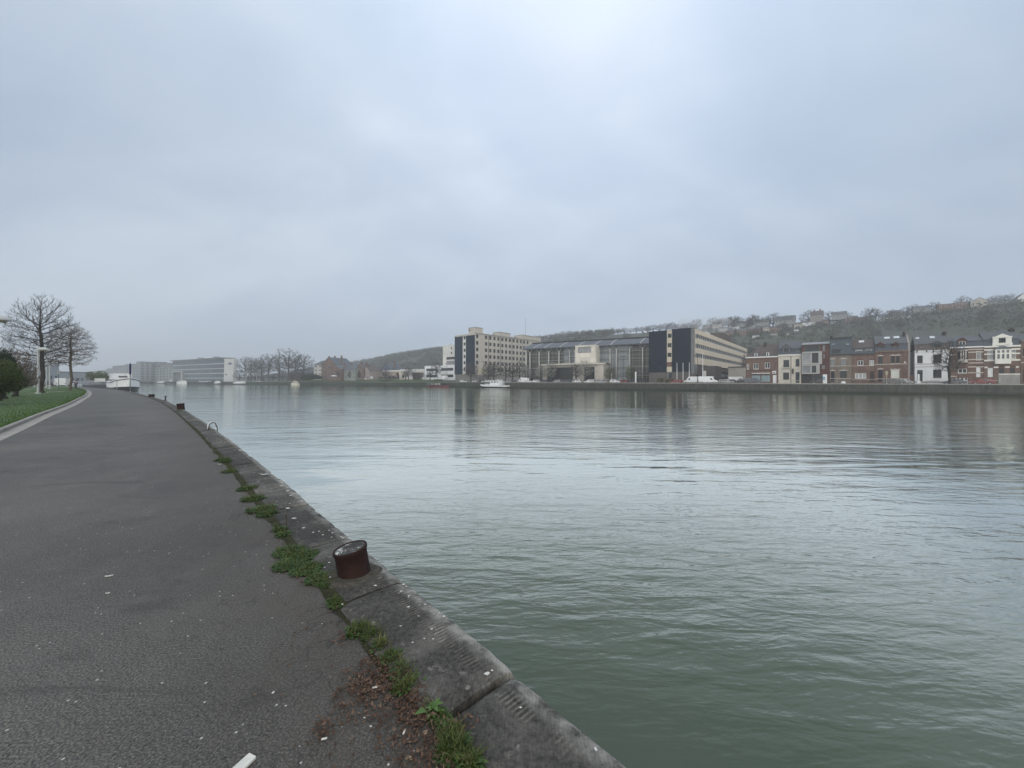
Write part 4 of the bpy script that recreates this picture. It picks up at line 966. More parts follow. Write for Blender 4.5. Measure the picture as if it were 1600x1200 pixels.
# the houseboat moored on this side
hd = math.atan2(-.64, .77)
bowp = (-109.5, 110); hl = 30
bo = boat('houseboat', 'white houseboat with black lower hull moored along the near quay', 'houseboat', (bowp[0]-hl/2*math.cos(hd), bowp[1]-hl/2*math.sin(hd)), hd, hl, 5.6, 2.75, BLACK, WHITE, .34, 1.2, bow=.2)
mb = MB()
hw = 5.6/2+.03
for s_ in (-1,1):
    pts = []
    for i in range(25):
        k = i/24; w_ = 1 if k < .80 else max(.02, 1-((k-.80)/.20)**2.1); w_ = w_ if k > .12 else .55+.45*math.sin(k/.12*1.57); sh = 1.0*(max(0,(k-.55)/.45)**2+.25*max(0,(.3-k)/.3)**2)
        pts.append(Vector((-hl/2+hl*k+max(0,(k-.8)/.2)*.45, s_*(5.6/2*w_+.04), 2.45+sh*1.12)))
    for a, b in zip(pts, pts[1:]): mb.tube(a, b, .11, .11, 6)
mb.build('rubbing_strake', BNAVY, bo)
cabin(bo, -9, 3, 4.4, 2.7, 3.5, mat('grey_cabin', (.33,.34,.38), .6, .12), [(-8,-6.3,2.85,3.35),(-5.6,-3.9,2.85,3.35)], None, 'deck_house')
cabin(bo, -11.5, -.5, 4.2, 3.5, 5.35, WHITE, [(-12.6,-11.8,3.9,4.8),(-9.5,-8.8,3.9,4.8),(-6.5,-5.8,3.9,4.8)], mat('grey_cabin', (.33,.34,.38), .6), 'wheelhouse')
frontwin(bo, -.48, -.9, 1.1, 4.0, 4.55)
mb = MB(); mb.tube((8,0,2.4),(8,0,4.9),.05,.04,8); mb.tube((8,0,4.8),(8.0,-.9,4.8),.03,.03,6); mb.build('mast', BLACK, bo)
mb = MB(); mb.box(-.2,.05,1.65,1.85,3.3,4.9); mb.build('red_flag', mat('dull_red_cloth', (.15,.04,.04), .8), bo)
mb = MB(); mb.box(13.4,13.8,-.9,-.55,1.6,2.4); mb.build('anchor', BLACK, bo)
mb = MB()
for i in range(9):
    x = 3.5+i*1.1; mb.tube((x,-2.3*(1-(max(0,x-10)/5)**2),2.5),(x,-2.3*(1-(max(0,x-10)/5)**2),3.3+.1*i*.6),.025,.025,5)
mb.build('railing', GREYM, bo)
b2_ = boat('barge', 'dark grey barge with pale railings moored behind the white houseboat', 'barge', (-163, 150.5), math.atan2(-.6,.8), 30, 5.2, 2.2, mat('dark_hull', (.045,.05,.06), .6), mat('grey_hull', (.20,.21,.23), .6), .6, .5)
cabin(b2_, -6, 9, 3.4, 2.2, 3.0, mat('grey_cabin', (.33,.34,.38)), [(-4,-2,2.4,2.8),(0,2,2.4,2.8),(4,6,2.4,2.8)], mat('grey_cabin', (.33,.34,.38)))
cabin(b2_, 9.5, 12, 2.6, 2.2, 3.9, OFFW, [(10,11,2.9,3.6)], None, 'wheelhouse')
mb = MB()
for i in range(12): mb.tube((-14+i*2,-2.3,2.3),(-14+i*2,-2.3,4.2),.04,.04,5)
mb.tube((-14,-2.3,4.2),(8,-2.3,4.2),.04,.04,5); mb.tube((-14,-2.3,3.3),(8,-2.3,3.3),.03,.03,5); mb.build('railing', GREYM, b2_)
# across the river
p = at(772, Yn(772, 143.3)); tb_ = boat('tugboat', 'white tugboat with rounded wheelhouse moored below the beige block', 'boat', p, -BA+math.pi, 19, 4.2, 1.15, BLACK, WHITE, .5, .55)
cabin(tb_, -4.5, 1.5, 2.9, 1.2, 3.6, WHITE, [(-3.9,-3.2,2.5,3.2),(-2.3,-1.3,2.5,3.2),(-.4,.5,2.5,3.2)], WHITE, 'wheelhouse')
cabin(tb_, 1.6, 5.5, 2.6, 1.2, 2.0, WHITE, [(2.2,2.8,1.4,1.8),(3.4,4.0,1.4,1.8),(4.5,5.0,1.4,1.8)], None, 'fore_cabin')
mb = MB(); mb.lathe([(.35,0),(.35,.5),(.3,.55)], 14, (-2.5,0,3.7)); mb.build('funnel', WHITE, tb_, True)
mb = MB(); mb.tube((-6.5,0,1.2),(-6.5,0,3.2),.5,.5,12); mb.build('awning', mat('grey_awning', (.25,.27,.25), .8), tb_)
mb = MB(); mb.tube((1.3,0,3.6),(1.3,0,5.2),.05,.03,6); mb.build('mast', GREYM, tb_)
p = at(685, Yn(685, 144.2)); cbt = boat('canal_boat', 'low canal boat with dark cabin and dull red hull below the white modern building', 'boat', p, -BA, 18, 3.6, 1.2, mat('red_hull', (.17,.035,.035), .6), mat('dark_topside', (.03,.035,.035), .6), .55, .5)
cabin(cbt, -6.5, 4.5, 2.6, 1.15, 2.1, mat('dark_green_cabin', (.03,.04,.035), .6), (), None)
for i, x in enumerate((-5,-3.1,-1.2,1.4)):
    for s_ in (-1,1): q = MB(); q.box(x,x+(.7 if i < 2 else 1.7),s_*1.3-.03,s_*1.3+.03,1.4,1.95); q.build('window', WSHUT, cbt)
mb = MB(); mb.box(-9,-8.2,-1.2,1.2,1.2,2.3); mb.build('stern_canopy', mat('grey_canvas', (.2,.2,.19), .9), cbt)
p = at(461, 300); cr = boat('cabin_cruiser', 'small cream cabin cruiser moored below the bare plane trees', 'boat', p, -rad(24)+math.pi, 9, 3.0, 1.25, None, mat('cream_hull', (.62,.58,.48), .5), 1, .5)
cabin(cr, -2.5, 1.5, 2.3, 1.2, 2.4, mat('cream_hull', (.62,.58,.48)), [(-2,-.8,1.7,2.2),(-.4,.9,1.7,2.2)], WHITE)
cabin(cr, -.8, .8, 1.8, 2.5, 3.4, mat('cream_hull', (.62,.58,.48)), [(-.5,.4,2.7,3.2)], None, 'flybridge')
FBG = 'boats moored along the far left bank'
def fboat(px, Y, L, H, low, up, label, cab=None, bow=1, name='moored_boat', cz=1.4, cat='boat'):
    o = boat(name, label, cat, at(px, Y), math.atan2(-.55,.83)+(math.pi if bow < 0 else 0), L, L*.2, H, low, up, .5, .5, FBG)
    if cab: cabin(o, cab[0]*L, cab[1]*L, L*.14, H, H+cz, WHITE, [(cab[0]*L+.6, cab[1]*L-.6, H+.5*cz, H+.8*cz)], cab[2] if len(cab) > 2 else None)
    return o
DK = mat('dark_hull', (.045,.05,.06), .6)
fboat(285, 408, 24, 2.4, None, WHITE, 'white motor yacht with pointed bow below the glass office', (-.2,.2), 1)
fboat(252, 468, 22, 1.6, DK, OFFW, 'low white topped barge left of the motor yacht', (-.3,.25))
fboat(266, 440, 18, 2.6, DK, DK, 'dark barge with white wheelhouse just left of the motor yacht', (.1,.45), 1, 'barge', 2, 'barge')
fboat(322, 374, 32, 2.3, DK, DK, 'long dark barge with pale hatch cover below the glass office', (-.35,.2), 1, 'barge', .8, 'barge')
fboat(340, 362, 12, 2, DK, WHITE, 'small white launch beside the slanted white tower', (-.2,.2))
fboat(375, 348, 22, 2.0, DK, WHITE, 'white cabin boat right of the slanted white tower', (-.25,.3,OFFW), 1)
fboat(408, 336, 24, 1.7, DK, mat('green_grey_hull', (.10,.12,.11), .7), 'dark low boat under the left plane trees', (.1,.35), -1)
# ------------------------------------------------------------------ building kit
def win(o, x0, x1, z0, z1, y, fm, pm, nx=1, nz=0, t=.06, name='window', m=None, sill=None):
    f = MB(m); e = .05
    f.box(x0,x0+t,y-e,y+e,z0,z1); f.box(x1-t,x1,y-e,y+e,z0,z1); f.box(x0+t,x1-t,y-e,y+e,z0,z0+t); f.box(x0+t,x1-t,y-e,y+e,z1-t,z1)
    for k in range(1, nx+1 if nx > 1 else 1):
        if k < nx: xm = x0+(x1-x0)*k/nx; f.box(xm-t/2,xm+t/2,y-e+.004,y+e-.004,z0+t,z1-t)
    if nz: zm = z0+(z1-z0)*nz; f.box(x0+t,x1-t,y-e+.008,y+e-.008,zm-t/2,zm+t/2)
    w_ = f.build(name, fm, o); p = MB(m); p.quad((x0+t*.5,y+.01,z0+t*.5),(x1-t*.5,y+.01,z0+t*.5),(x1-t*.5,y+.01,z1-t*.5),(x0+t*.5,y+.01,z1-t*.5)); p.build('pane', pm, w_)
    if sill: s_ = MB(m); s_.box(x0-.08,x1+.08,-.09,.02,z0-.12,z0-.005); s_.build('sill', sill, w_)
    return w_
def bx(o, name, m_, *b, m=None, bev=0):
    q = MB(m); q.box(*b); r = q.build(name, m_, o)
    if bev: bevel(r, bev)
    return r
def shell(o, W, D, z0, z1, ops, wm, depth=.22, name='wall', sideops=None, roofcap=True):
    mb = MB(); mb.facade(0, W, z0, z1, ops, 0, depth)
    mb.m = Matrix.Translation((W,0,0)) @ Matrix.Rotation(rad(90), 4, 'Z'); mb.facade(0, D, z0, z1, sideops or [], 0, depth); mb.m = None
    mb.quad((0,D,z0),(0,0,z0),(0,0,z1),(0,D,z1)); mb.quad((W,D,z0),(0,D,z0),(0,D,z1),(W,D,z1))
    if roofcap: mb.quad((0,0,z1-.02),(W,0,z1-.02),(W,D,z1-.02),(0,D,z1-.02))
    return mb.build(name, wm, o)
HN = 158.0
class House:
    def __init__(s, label, x0, x1, eave, wm, ops, D=9.0, n=HN, name='terraced_house', foot=None, cat='house'):
        s.n = n; s.px0 = x0; s.s0 = sx(x0, n); s.W = sx(x1, n)-s.s0-.03; s.mid = (x0+x1)/2
        p = sn(s.s0, n); s.o = thing(name, label, cat, (p[0], p[1], GR), -BA); s.D = D
        s.ez = s.z(s.mid, eave); s.ops = []
        for q in ops: s.ops.append((s.x(q[0]), s.x(q[1]), max(.05, s.z(s.mid, q[3])), s.z(s.mid, q[2]), *q[4:]))
        shell(s.o, s.W, D, -.2, s.ez, [q[:4] for q in s.ops], wm)
        for q in s.ops:
            x0_, x1_, z0_, z1_, k = q[:5]; y = .15
            if k == 'w': win(s.o, x0_,x1_,z0_,z1_,y,WHITE,CURT if q[5:] else PANE,2,0,.12,sill=STONE)
            elif k == 'w3': win(s.o, x0_,x1_,z0_,z1_,y,WHITE,CURT,3,0,.13,sill=STONE)
            elif k == 'd': win(s.o, x0_,x1_,z0_,z1_,y,DARK,PANE,2,.7,.08,sill=STONE)
            elif k == 'c': win(s.o, x0_,x1_,z0_,z1_,y,WHITE,CURT,1,.68,.09,sill=STONE)
            elif k == 'g': win(s.o, x0_,x1_,z0_,z1_,y,GREYM,PANE,1,0,.06)
            elif k == 'shut': bx(s.o,'shutter',q[5],x0_+.02,x1_-.02,y-.03,y+.03,z0_+.01,z1_-.01)
            elif k.startswith('door'):
                d = bx(s.o,'door',q[5],x0_+.03,x1_-.03,y-.03,y+.05,z0_-.02,z1_-.02-(.35 if k == 'doorl' else 0)); h_ = MB(); h_.box(x1_-.25,x1_-.17,y-.09,y-.03,z0_+.95,z0_+1.1); h_.build('handle', GREYM, d)
                if k == 'doorl': bx(s.o,'fanlight',PANE,x0_+.03,x1_-.03,y,y+.04,z1_-.33,z1_-.04)
    def x(s, px): return sx(px, s.n)-s.s0
    def z(s, px, py, n=None): return zz(px, py, Yn(px, n or s.n))-GR
    def roof(s, ridge, m_, mans=None, m2=None, hipl=0.0, over=.25, back=None):
        D = s.D; zr = s.z(s.mid, ridge, s.n+D*.5); e = s.ez; mb = MB()
        if mans:
            zm = s.z(s.mid, mans, s.n+.9)
            q = MB(); q.prism([(-over,e),(.75,zm),(D-.75,zm),(D+over,e)], 0, s.W, 'x'); q.build('mansard', m2 or m_, s.o)
            mb.prism([(.55,zm+.003),(D*.5,zr),(D-.55,zm+.003)], 0, s.W, 'x')
        elif hipl:
            a = [mb.add(p) for p in ((-.2,-over,e),(s.W,-over,e),(s.W,D*.5,zr),(hipl,D*.5,zr),(-.2,D+over,e),(s.W,D+over,e))]
            for f in ((0,1,2,3),(4,0,3),(5,4,3,2),(1,5,2),(0,4,5,1)): mb.f.append([a[k] for k in f])
        else: mb.prism([(-over,e),(D*.5,zr),(D+over,e)], 0, s.W, 'x')
        s.zr = zr; s.zm = zm if mans else None
        r = mb.build('roof', m_, s.o); s.r = r; return r
    def gutter(s, m_=WHITE, h=.28, d=.32): bx(s.o,'cornice',m_,-.02,s.W+.02,-d,.0-.002,s.ez-h,s.ez+.06)
    def chim(s, px0, px1, top, y=None, m_=None):
        m_ = m_ or mat('sooty_brick', (.055,.045,.042), .9, .3)
        y = y or s.D*.5; zt = s.z((px0+px1)/2, top, s.n+y); q = MB(); q.box(s.x(px0),s.x(px1),y-.5,y+.5,s.ez,zt); q.box(s.x(px0)-.08,s.x(px1)+.08,y-.58,y+.58,zt,zt+.15)
        for k in (.3,.7): xx = s.x(px0)+(s.x(px1)-s.x(px0))*k; q.tube((xx,y,zt+.15),(xx,y,zt+.5),.13,.11,8)
        q.build('chimney', m_, s.o)
    def band(s, py, h, m_, x0=None, x1=None, name='string_course', d=.07):
        z = s.z(s.mid, py); bx(s.o,name,m_,x0 if x0 is not None else .01,x1 if x1 is not None else s.W-.01,-d,-.003,z-h/2,z+h/2)
    def surround(s, i, m_, t=.16, arch=True):
        x0, x1, z0, z1 = s.ops[i][:4]; q = MB(); q.box(x0-t,x1+t,-.06,-.004,z1+.01,z1+.26); q.box((x0+x1)/2-.13,(x0+x1)/2+.13,-.10,-.062,z1+.02,z1+.42); q.build('lintel', m_, s.o)
    def dormer(s, px0, px1, py0, py1, kind='flat', fm=WHITE, pm=PANE, cm=SLATE, y=.12, nx=1):
        x0, x1 = s.x(px0), s.x(px1); z0 = s.z(s.mid, py1, s.n+y); z1 = s.z(s.mid, py0, s.n+y); W = x1-x0; h = z1-z0; yb = 2.6
        rise = dict(flat=.08, gable=h*.38, arch=h*.3)[kind]; zc_ = z1-rise
        q = MB(); q.box(x0,x0+.14,y,yb,z0,zc_); q.box(x1-.14,x1,y,yb,z0,zc_); q.box(x0+.14,x1-.14,y,yb,zc_-.12,zc_); q.box(x0+.14,x1-.14,y,yb,z0-.05,z0+.1); d = q.build('dormer', fm if kind == 'flat' else cm, s.o)
        if kind == 'flat': pts = [(x0-.12,zc_+.002),(x1+.12,zc_+.002),(x1+.12,z1+.05),(x0-.12,z1+.05)]
        elif kind == 'gable': pts = [(x0-.25,zc_+.002),(x1+.25,zc_+.002),((x0+x1)/2,z1+.1)]
        else: pts = [(x0-.15+(W+.3)*k/8, zc_+.002+(rise+.08)*math.sin(math.pi*k/8)) for k in range(8, -1, -1)]
        q = MB(); q.prism(pts, y-.22, yb); q.build('dormer_roof', cm, d)
        f = MB(); a, b = x0+.14, x1-.14; t = .09; za, zb = z0+.1, zc_-.12; f.box(a,a+t,y+.05,y+.12,za,zb); f.box(b-t,b,y+.05,y+.12,za,zb); f.box(a+t,b-t,y+.05,y+.12,za,za+t); f.box(a+t,b-t,y+.05,y+.12,zb-t,zb)
        if nx > 1: f.box((a+b)/2-t/2,(a+b)/2+t/2,y+.054,y+.116,za+t,zb-t)
        f.build('window_frame', fm, d); f = MB(); f.quad((a+.04,y+.1,za+.04),(b-.04,y+.1,za+.04),(b-.04,y+.1,zb-.04),(a+.04,y+.1,zb-.04)); f.build('pane', pm, d)
    def skylight(s, px0, px1, py, w_=.55):
        # lies on the front roof slope
        D = s.D; z0, y0 = (s.zm, .55) if s.zm else (s.ez, -.25); k = max(.15, min(.9, (s.z((px0+px1)/2, py, s.n+D*.4)-z0)/(s.zr-z0))); dy, dz = (D*.5-y0), (s.zr-z0); L = math.hypot(dy, dz); uy, uz = dy/L, dz/L; yc, zc_ = y0+dy*k, z0+dz*k
        q = MB(); pts = []
        for e in (.02, .10):
            for xx, t in ((s.x(px0),-w_),(s.x(px1),-w_),(s.x(px1),w_),(s.x(px0),w_)): pts.append(q.add((xx, yc+uy*t-uz*e, zc_+uz*t+uy*e)))
        for f in ((4,5,6,7),(0,1,5,4),(1,2,6,5),(2,3,7,6),(3,0,4,7)): q.f.append([pts[k2] for k2 in f])
        q.build('skylight', MC['skyl'], s.o)
m, nt, bs = newmat('skylight_glass'); bs.inputs['Base Color'].default_value = (.75,.78,.8,1); bs.inputs['Roughness'].default_value = .1; f = noisetex(nt, coords(nt), 2, 2); nt.links.new(ramp(nt, f, [(.3,(.42,.44,.46)),(.7,(.52,.54,.56))]), bs.inputs['Base Color']); MC['skyl'] = m
GDOOR = mat('dark_green_door', (.03,.045,.05), .5); BDOOR = mat('navy_door', (.02,.022,.035), .5); BRDOOR = mat('brown_door', (.06,.045,.035), .6)
PALEBL = mat('pale_blue_shopfront', (.25,.33,.36), .5, .2)
# 1 corner shop
h = House('red brick corner shop with white dormers, leftmost of the terrace', 1165, 1215.5, 557.5, RBRICK, [(1177.2,1184.8,567.5,576.5,'w'),(1195,1203,566.5,575.5,'w'),(1167,1170.3,568,576.5,'c'),(1174.5,1188.2,586.5,596.5,'shut',PALEBL),(1189.6,1203,586.5,596.5,'shut',PALEBL),(1207.3,1213.3,586,598.6,'door',WHITE)], name='corner_shop', cat='shop')
h.roof(538.5, TILE, hipl=4.2); h.gutter(WHITE, .3, .35); h.surround(0, DBRICK); h.surround(1, DBRICK)
h.dormer(1178.5,1183.2,551,557.8,'flat'); h.dormer(1197,1201.5,550.5,557.3,'flat'); h.chim(1191.5,1194.5,537.3,4.0)
z = h.z(1188, 583.3); bx(h.o,'awning',WHITE,h.x(1175),h.x(1203),-.55,-.005,z-.12,z+.12); z = h.z(1188,578.8); bx(h.o,'string_course',DBRICK,.05,h.W-.02,-.08,-.003,z-.12,z+.12)
sg = bx(h.o,'shop_sign',WHITE,h.x(1207),h.x(1212.6),-.3,-.01,h.z(1210,583.8),h.z(1210,579.6)); bx(sg,'emblem',BLACK,h.x(1208.6),h.x(1211),-.33,-.302,h.z(1210,582.7),h.z(1210,580.9))
# 2 cream
h = House('cream rendered house with slate mansard and triangular dormer, right of the corner shop', 1216, 1252, 554, CREAM, [(1224,1233,562.3,573.5,'d'),(1243,1249,561.3,573,'d'),(1223.6,1233,582,593.3,'d'),(1243,1249.3,581.5,598.2,'doorl',GDOOR)])
h.roof(533.5, SLATE2, 544.5, SLATE); h.gutter(OFFW, .45, .3); h.band(576.5,.2,STONE); h.band(594.5,.15,STONE)
h.dormer(1223,1234,536.5,552.5,'gable',GREYM,PANE,SLATE2); h.dormer(1243.5,1249.5,546,552.2,'arch',OFFW,PANE,SLATE)
z = h.z(1228,573.8); bx(h.o,'balcony',STONE,h.x(1222.5),h.x(1234.5),-.7,-.005,z-.2,z); q = MB()
for i in range(9): xx = h.x(1223)+(h.x(1234)-h.x(1223))*i/8; q.tube((xx,-.65,z),(xx,-.65,z+.75),.02,.02,5)
q.tube((h.x(1223),-.65,z+.75),(h.x(1234),-.65,z+.75),.03,.03,5); q.build('balcony_railing', DARK, h.o)
q = MB(); q.tube((h.x(1235.8),-.08,0),(h.x(1235.8),-.08,h.ez-.5),.07,.07,8); q.build('drainpipe', DARK, h.o)
bx(h.o,'wall_sign',BLACK,h.x(1238),h.x(1240),-.5,-.01,h.z(1239,584),h.z(1239,576))
# 3 modern
h = House('modern dark red house with projecting grey framed glass bay', 1252.5, 1296, 538.5, DBRICK, [(1257,1280.5,540.5,549,'g'),(1285,1289,540,549.5,'shut',SHUT),(1286,1289,554,560.5,'shut',SHUT),(1284,1289,571,577,'shut',SHUT),(1270,1285.5,586.5,597.5,'g'),(1253.5,1259,585.5,598,'shut',DARK)])
q = MB(); q.prism([(-.5,h.ez),(-.5,h.ez+.25),(7,h.ez+1.35),(7,h.ez)], 0, h.W, 'x'); q.build('roof', mat('zinc_roof', (.22,.23,.24), .5, .2), h.o)
FRM = mat('bay_frame', (.36,.36,.35), .6, .12)
def bay(x0,x1,py0,py1,cols,prj):
    a, b = h.x(x0), h.x(x1); z0, z1 = h.z(1270,py1), h.z(1270,py0); q = MB(); t = .42
    q.box(a,b,-prj,-.004,z0,z0+t); q.box(a,b,-prj,-.004,z1-t,z1); q.box(a,a+.2,-prj,-.004,z0+t,z1-t); q.box(b-.9,b,-prj,-.004,z0+t,z1-t)
    c = h.x(cols); q.box(c-.18,c+.18,-prj,-.004,z0+t,z1-t); r = q.build('bay', FRM, h.o)
    for u0, u1 in ((a+.2,c-.18),(c+.18,b-.9)): w_ = MB(); w_.quad((u0,-prj+.25,z0+t),(u1,-prj+.25,z0+t),(u1,-prj+.25,z1-t),(u0,-prj+.25,z1-t)); w_.build('pane', CURT if u0 < c-1 else PANE, r)
bay(1253,1284.5,549.7,569.4,1267.5,1.1); bay(1253,1281,569.6,584.4,1267.5,1.0)
bx(h.o,'ground_floor_panel',mat('dark_cladding', (.05,.05,.052), .7),h.x(1259.2),h.x(1269.5),-.05,-.003,.05,h.z(1265,585.5))
# 4 grey brown
h = House('grey brown brick house with tall dark slate clad top storey', 1296.3, 1331, 553.5, GBRICK, [(1298.3,1304,561,571.5,'shut',SHUT),(1314,1322,561,571.5,'shut',SHUT),(1298.3,1304,579.5,597,'doorl',BDOOR),(1312.5,1323,579.5,590.8,'d')], D=10)
q = MB(); e = h.ez; zt = h.z(1313,529.5); q.facade(.0,h.W,e,zt,[(h.x(1299),h.x(1313.5),h.z(1306,552.2),h.z(1306,545.8))],.05,.2); q.quad((h.W,.05,e),(h.W,9.5,e),(h.W,9.5,zt),(h.W,.05,zt)); q.quad((0,9.5,e),(0,.05,e),(0,.05,zt),(0,9.5,zt)); q.build('slate_cladding', mat('slate_cladding', (.085,.105,.125), .55, .2, 2), h.o)
win(h.o,h.x(1299),h.x(1313.5),h.z(1306,552.2),h.z(1306,545.8),.2,DARK,PANE,3); bx(h.o,'roof',DARK,-.02,h.W+.02,-.15,9.6,zt,zt+.55); bx(h.o,'cornice',DARK,0,h.W,-.25,-.003,e-.3,e+.02)
for px in (1301.5,1324): bx(h.o,'balcony_lamp',GREYM,h.x(px-2.4),h.x(px+2.4),-.35,.04,h.z(px,538.7),h.z(px,537))
h.chim(1296.8,1300.5,527.2,5); h.surround(0,STONE); h.surround(1,STONE); h.surround(2,STONE); h.surround(3,STONE); h.band(571.8,.14,STONE); h.band(591.3,.14,STONE)
# 5
h = House('red brick house with two wide pale dormers and white triple ground floor window', 1331.3, 1366.7, 552.5, RBRICK, [(1340,1349,563,571,'w'),(1358.7,1365.7,563,571,'w',1),(1336,1353.5,583,591,'w3'),(1359,1365.3,580,597.3,'door',BRDOOR)])
h.roof(530, TILE, 543.5, SLATE); h.gutter(DARK,.3,.28); h.dormer(1336,1347.5,545,551.5,'flat',GREYM,CURT); h.dormer(1351.5,1362.5,544.8,551.3,'flat',GREYM,CURT); h.skylight(1342.5,1351,533.8)
h.surround(0,DBRICK); h.surround(1,DBRICK); h.band(571.6,.12,STONE); h.band(593,.2,CONC)
# 6
h = House('red brick house with pedimented dormers and a closed white arched shutter', 1367, 1419, 548, RBRICK, [(1372,1379,556,568.3,'d'),(1392,1398,556,567.8,'d'),(1400.2,1405.8,556,567.8,'d'),(1372,1379,577,596.3,'doorl',BDOOR),(1392,1405.5,578,591,'shut',WSHUT)])
h.roof(524, SLATE2, 537, SLATE); h.gutter(BBRICK,.4,.3); h.dormer(1370.5,1381,533.5,545.5,'gable',BBRICK,PANE,DBRICK); h.dormer(1395,1403.5,534.5,545,'gable',BBRICK,PANE,DBRICK,nx=2); h.skylight(1383,1392,528); h.skylight(1398,1407.5,527)
h.chim(1413,1416.8,521,4); h.band(569,.16,STONE); h.band(592,.18,STONE)
for i in (0,1,2,3,4): h.surround(i, STONE)
q = MB(); q.prism([(0,-.2),(h.D,-.2),(h.D,h.ez),(h.D*.5,h.zr),(.55,h.zm),(-.1,h.ez)], h.W+.02, h.W+.35, 'x'); q.build('gable_wall', mat('pinkish_render', (.30,.26,.24), .85, .25), h.o)
bx(h.o,'wall_lamp',WHITE,h.x(1412.5),h.x(1415),-.3,-.01,h.z(1414,567),h.z(1414,565.2))
# gap gate
p0 = sx(1420.5, HN); o = thing('garden_gate', 'low brown brick gateway in the dark gap between brick and white houses', 'gate', (*sn(p0, HN+.3), GR), -BA); Wg = sx(1429, HN)-p0
bx(o,'gate_pier',BBRICK,0,.8,0,.6,-.1,2.6); bx(o,'gate_pier',BBRICK,Wg-.75,Wg-.02,0,.6,-.1,2.6); bx(o,'lintel',BBRICK,.8,Wg-.75,.05,.55,2.2,2.6); bx(o,'gate_leaf',BRDOOR,.82,Wg-.77,.2,.3,-.05,2.18)
# 7 white
h = House('white painted house with brown mansard roof behind the bare quay tree', 1429.2, 1484, 547, OFFW if 0 else mat('white_facade', (.68,.69,.70), .8, .14), [(1433,1441.7,555,567,'d'),(1458,1471.3,554,567.5,'d'),(1433,1441.7,578,598.3,'doorl',GDOOR),(1458,1471.3,577.5,590.5,'d')])
h.roof(523.5, SLATE2, 537, TILE); h.gutter(WHITE,.35,.2); h.dormer(1457,1471,533,546,'arch',SLATE,PANE,SLATE); h.skylight(1433.5,1439,528.6,.4); h.skylight(1456,1464,527); h.chim(1477.5,1483.5,520,4.5)
h.band(568.6,.16,CONC); h.band(573,.16,CONC); h.band(597,.5,CONC)
q = MB()
for px in (1431.5,1446.5,1457,1470): q.box(h.x(px),h.x(px)+.25,-.3,-.2,h.ez-.55,h.ez)
q.build('eaves_bracket', DARK, h.o)
h.dormer(1437,1440.5,541,546,'flat',GREYM,CURT,TILE)
# 8 striped
h = House('red brick house with pale stone bands, bay window and white dormer window', 1484.3, 1537, 542, RBRICK, [(1525.3,1533,549,563,'c'),(1500,1511,551,562,'d'),(1525.3,1532.3,571.5,589.3,'doorl',WHITE),(1497,1511,576,583,'w'),(1493.5,1513,590.5,599,'shut',WHITE)])
h.roof(524.5, SLATE2, 533, SLATE); h.gutter(WHITE,.25,.28); h.dormer(1497,1510.3,527.5,543,'arch',WHITE,PANE,DBRICK,nx=2)
for py in (546.3,550.5,562,567.3,573.5,582.5): h.band(py,.26,STONE,h.x(1512.5),None)
for py in (554,576,588): h.band(py,.26,STONE,.02,h.x(1495))
bz0, bz1 = h.z(1503,566.8), h.z(1503,546.5); q = MB(); a, b = h.x(1496), h.x(1512.2); q.prism([(a,-.003),(a+.5,-.85),(b-.5,-.85),(b,-.003)], 0, 1)
q = MB(); P4 = [(a,-.003),(a+.5,-.85),(b-.5,-.85),(b,-.003)]
for za, zb in ((bz0,bz0+.9),(bz1-.35,bz1)):
    A = [q.add((x,y,za)) for x, y in P4]; B = [q.add((x,y,zb)) for x, y in P4]; q.f += [A[::-1], B]
    for k in range(3): q.f.append([A[k],A[k+1],B[k+1],B[k]])
for x, y in P4[1:3]: q.box(x-.1,x+.1,y,y+.2,bz0+.9,bz1-.35)
q.box((a+b)/2-.07,(a+b)/2+.07,-.84,-.7,bz0+.9,bz1-.35); r = q.build('bay', STONE, h.o)
q = MB(); Q4 = [(x,y+.04) for x, y in P4]
for k in range(3): q.quad((*Q4[k],bz0+.9),(*Q4[k+1],bz0+.9),(*Q4[k+1],bz1-.35),(*Q4[k],bz1-.35))
q.build('pane', PANE, r); q = MB(); A = [q.add((x-.05,y*1.1,bz1+.01)) for x, y in P4]; c = q.add(((a+b)/2,0,bz1+.75)); q.f += [[A[k],A[k+1],c] for k in range(3)]; q.build('bay_roof', SLATE, r)
q = MB(); xx = h.x(1493.7); ww = h.x(1513)-xx
for k in range(3): q.prism([(xx+ww*(k+.12)/3+ww/3*.76*j/8, h.z(1503,593.5)+.55*math.sin(math.pi*j/8)) for j in range(9)], .06, .115)
q.build('arched_window', PANE, h.o)
# 9 white banded
WB = mat('white_trim', (.70,.69,.64), .6, .12)
h = House('dark brick house with white bands, white central bay and ornate white gable dormer', 1537.3, 1594.6, 540.3, BBRICK, [(1543,1551.5,547.5,561,'c'),(1580,1587.5,547,560.5,'c'),(1543.3,1551.8,574.5,589,'door',WHITE),(1561,1568.5,575.5,583.5,'d'),(1578.2,1586,575.5,583.5,'d'),(1564.5,1584,591.5,600,'shut',WHITE)])
h.roof(517.5, SLATE2, 530, SLATE); h.gutter(WB,.35,.28)
for py, w_ in ((546,.42),(552.8,.34),(562.8,.4)): h.band(py,w_,WB,.02,h.x(1553)); h.band(py,w_,WB,h.x(1578),None)
h.band(584.7,.3,WB,h.x(1560),None); bx(h.o,'plinth',CONC,h.x(1560),h.W-.02,-.12,-.004,-.1,h.z(1570,586))
for a, b in ((1538,1543),(1552.5,1560),(1570,1577.5),(1587.5,1591.5)): bx(h.o,'lintel_block',WB,h.x(a),h.x(b),-.1,-.004,h.z(1560,575),h.z(1560,572.6))
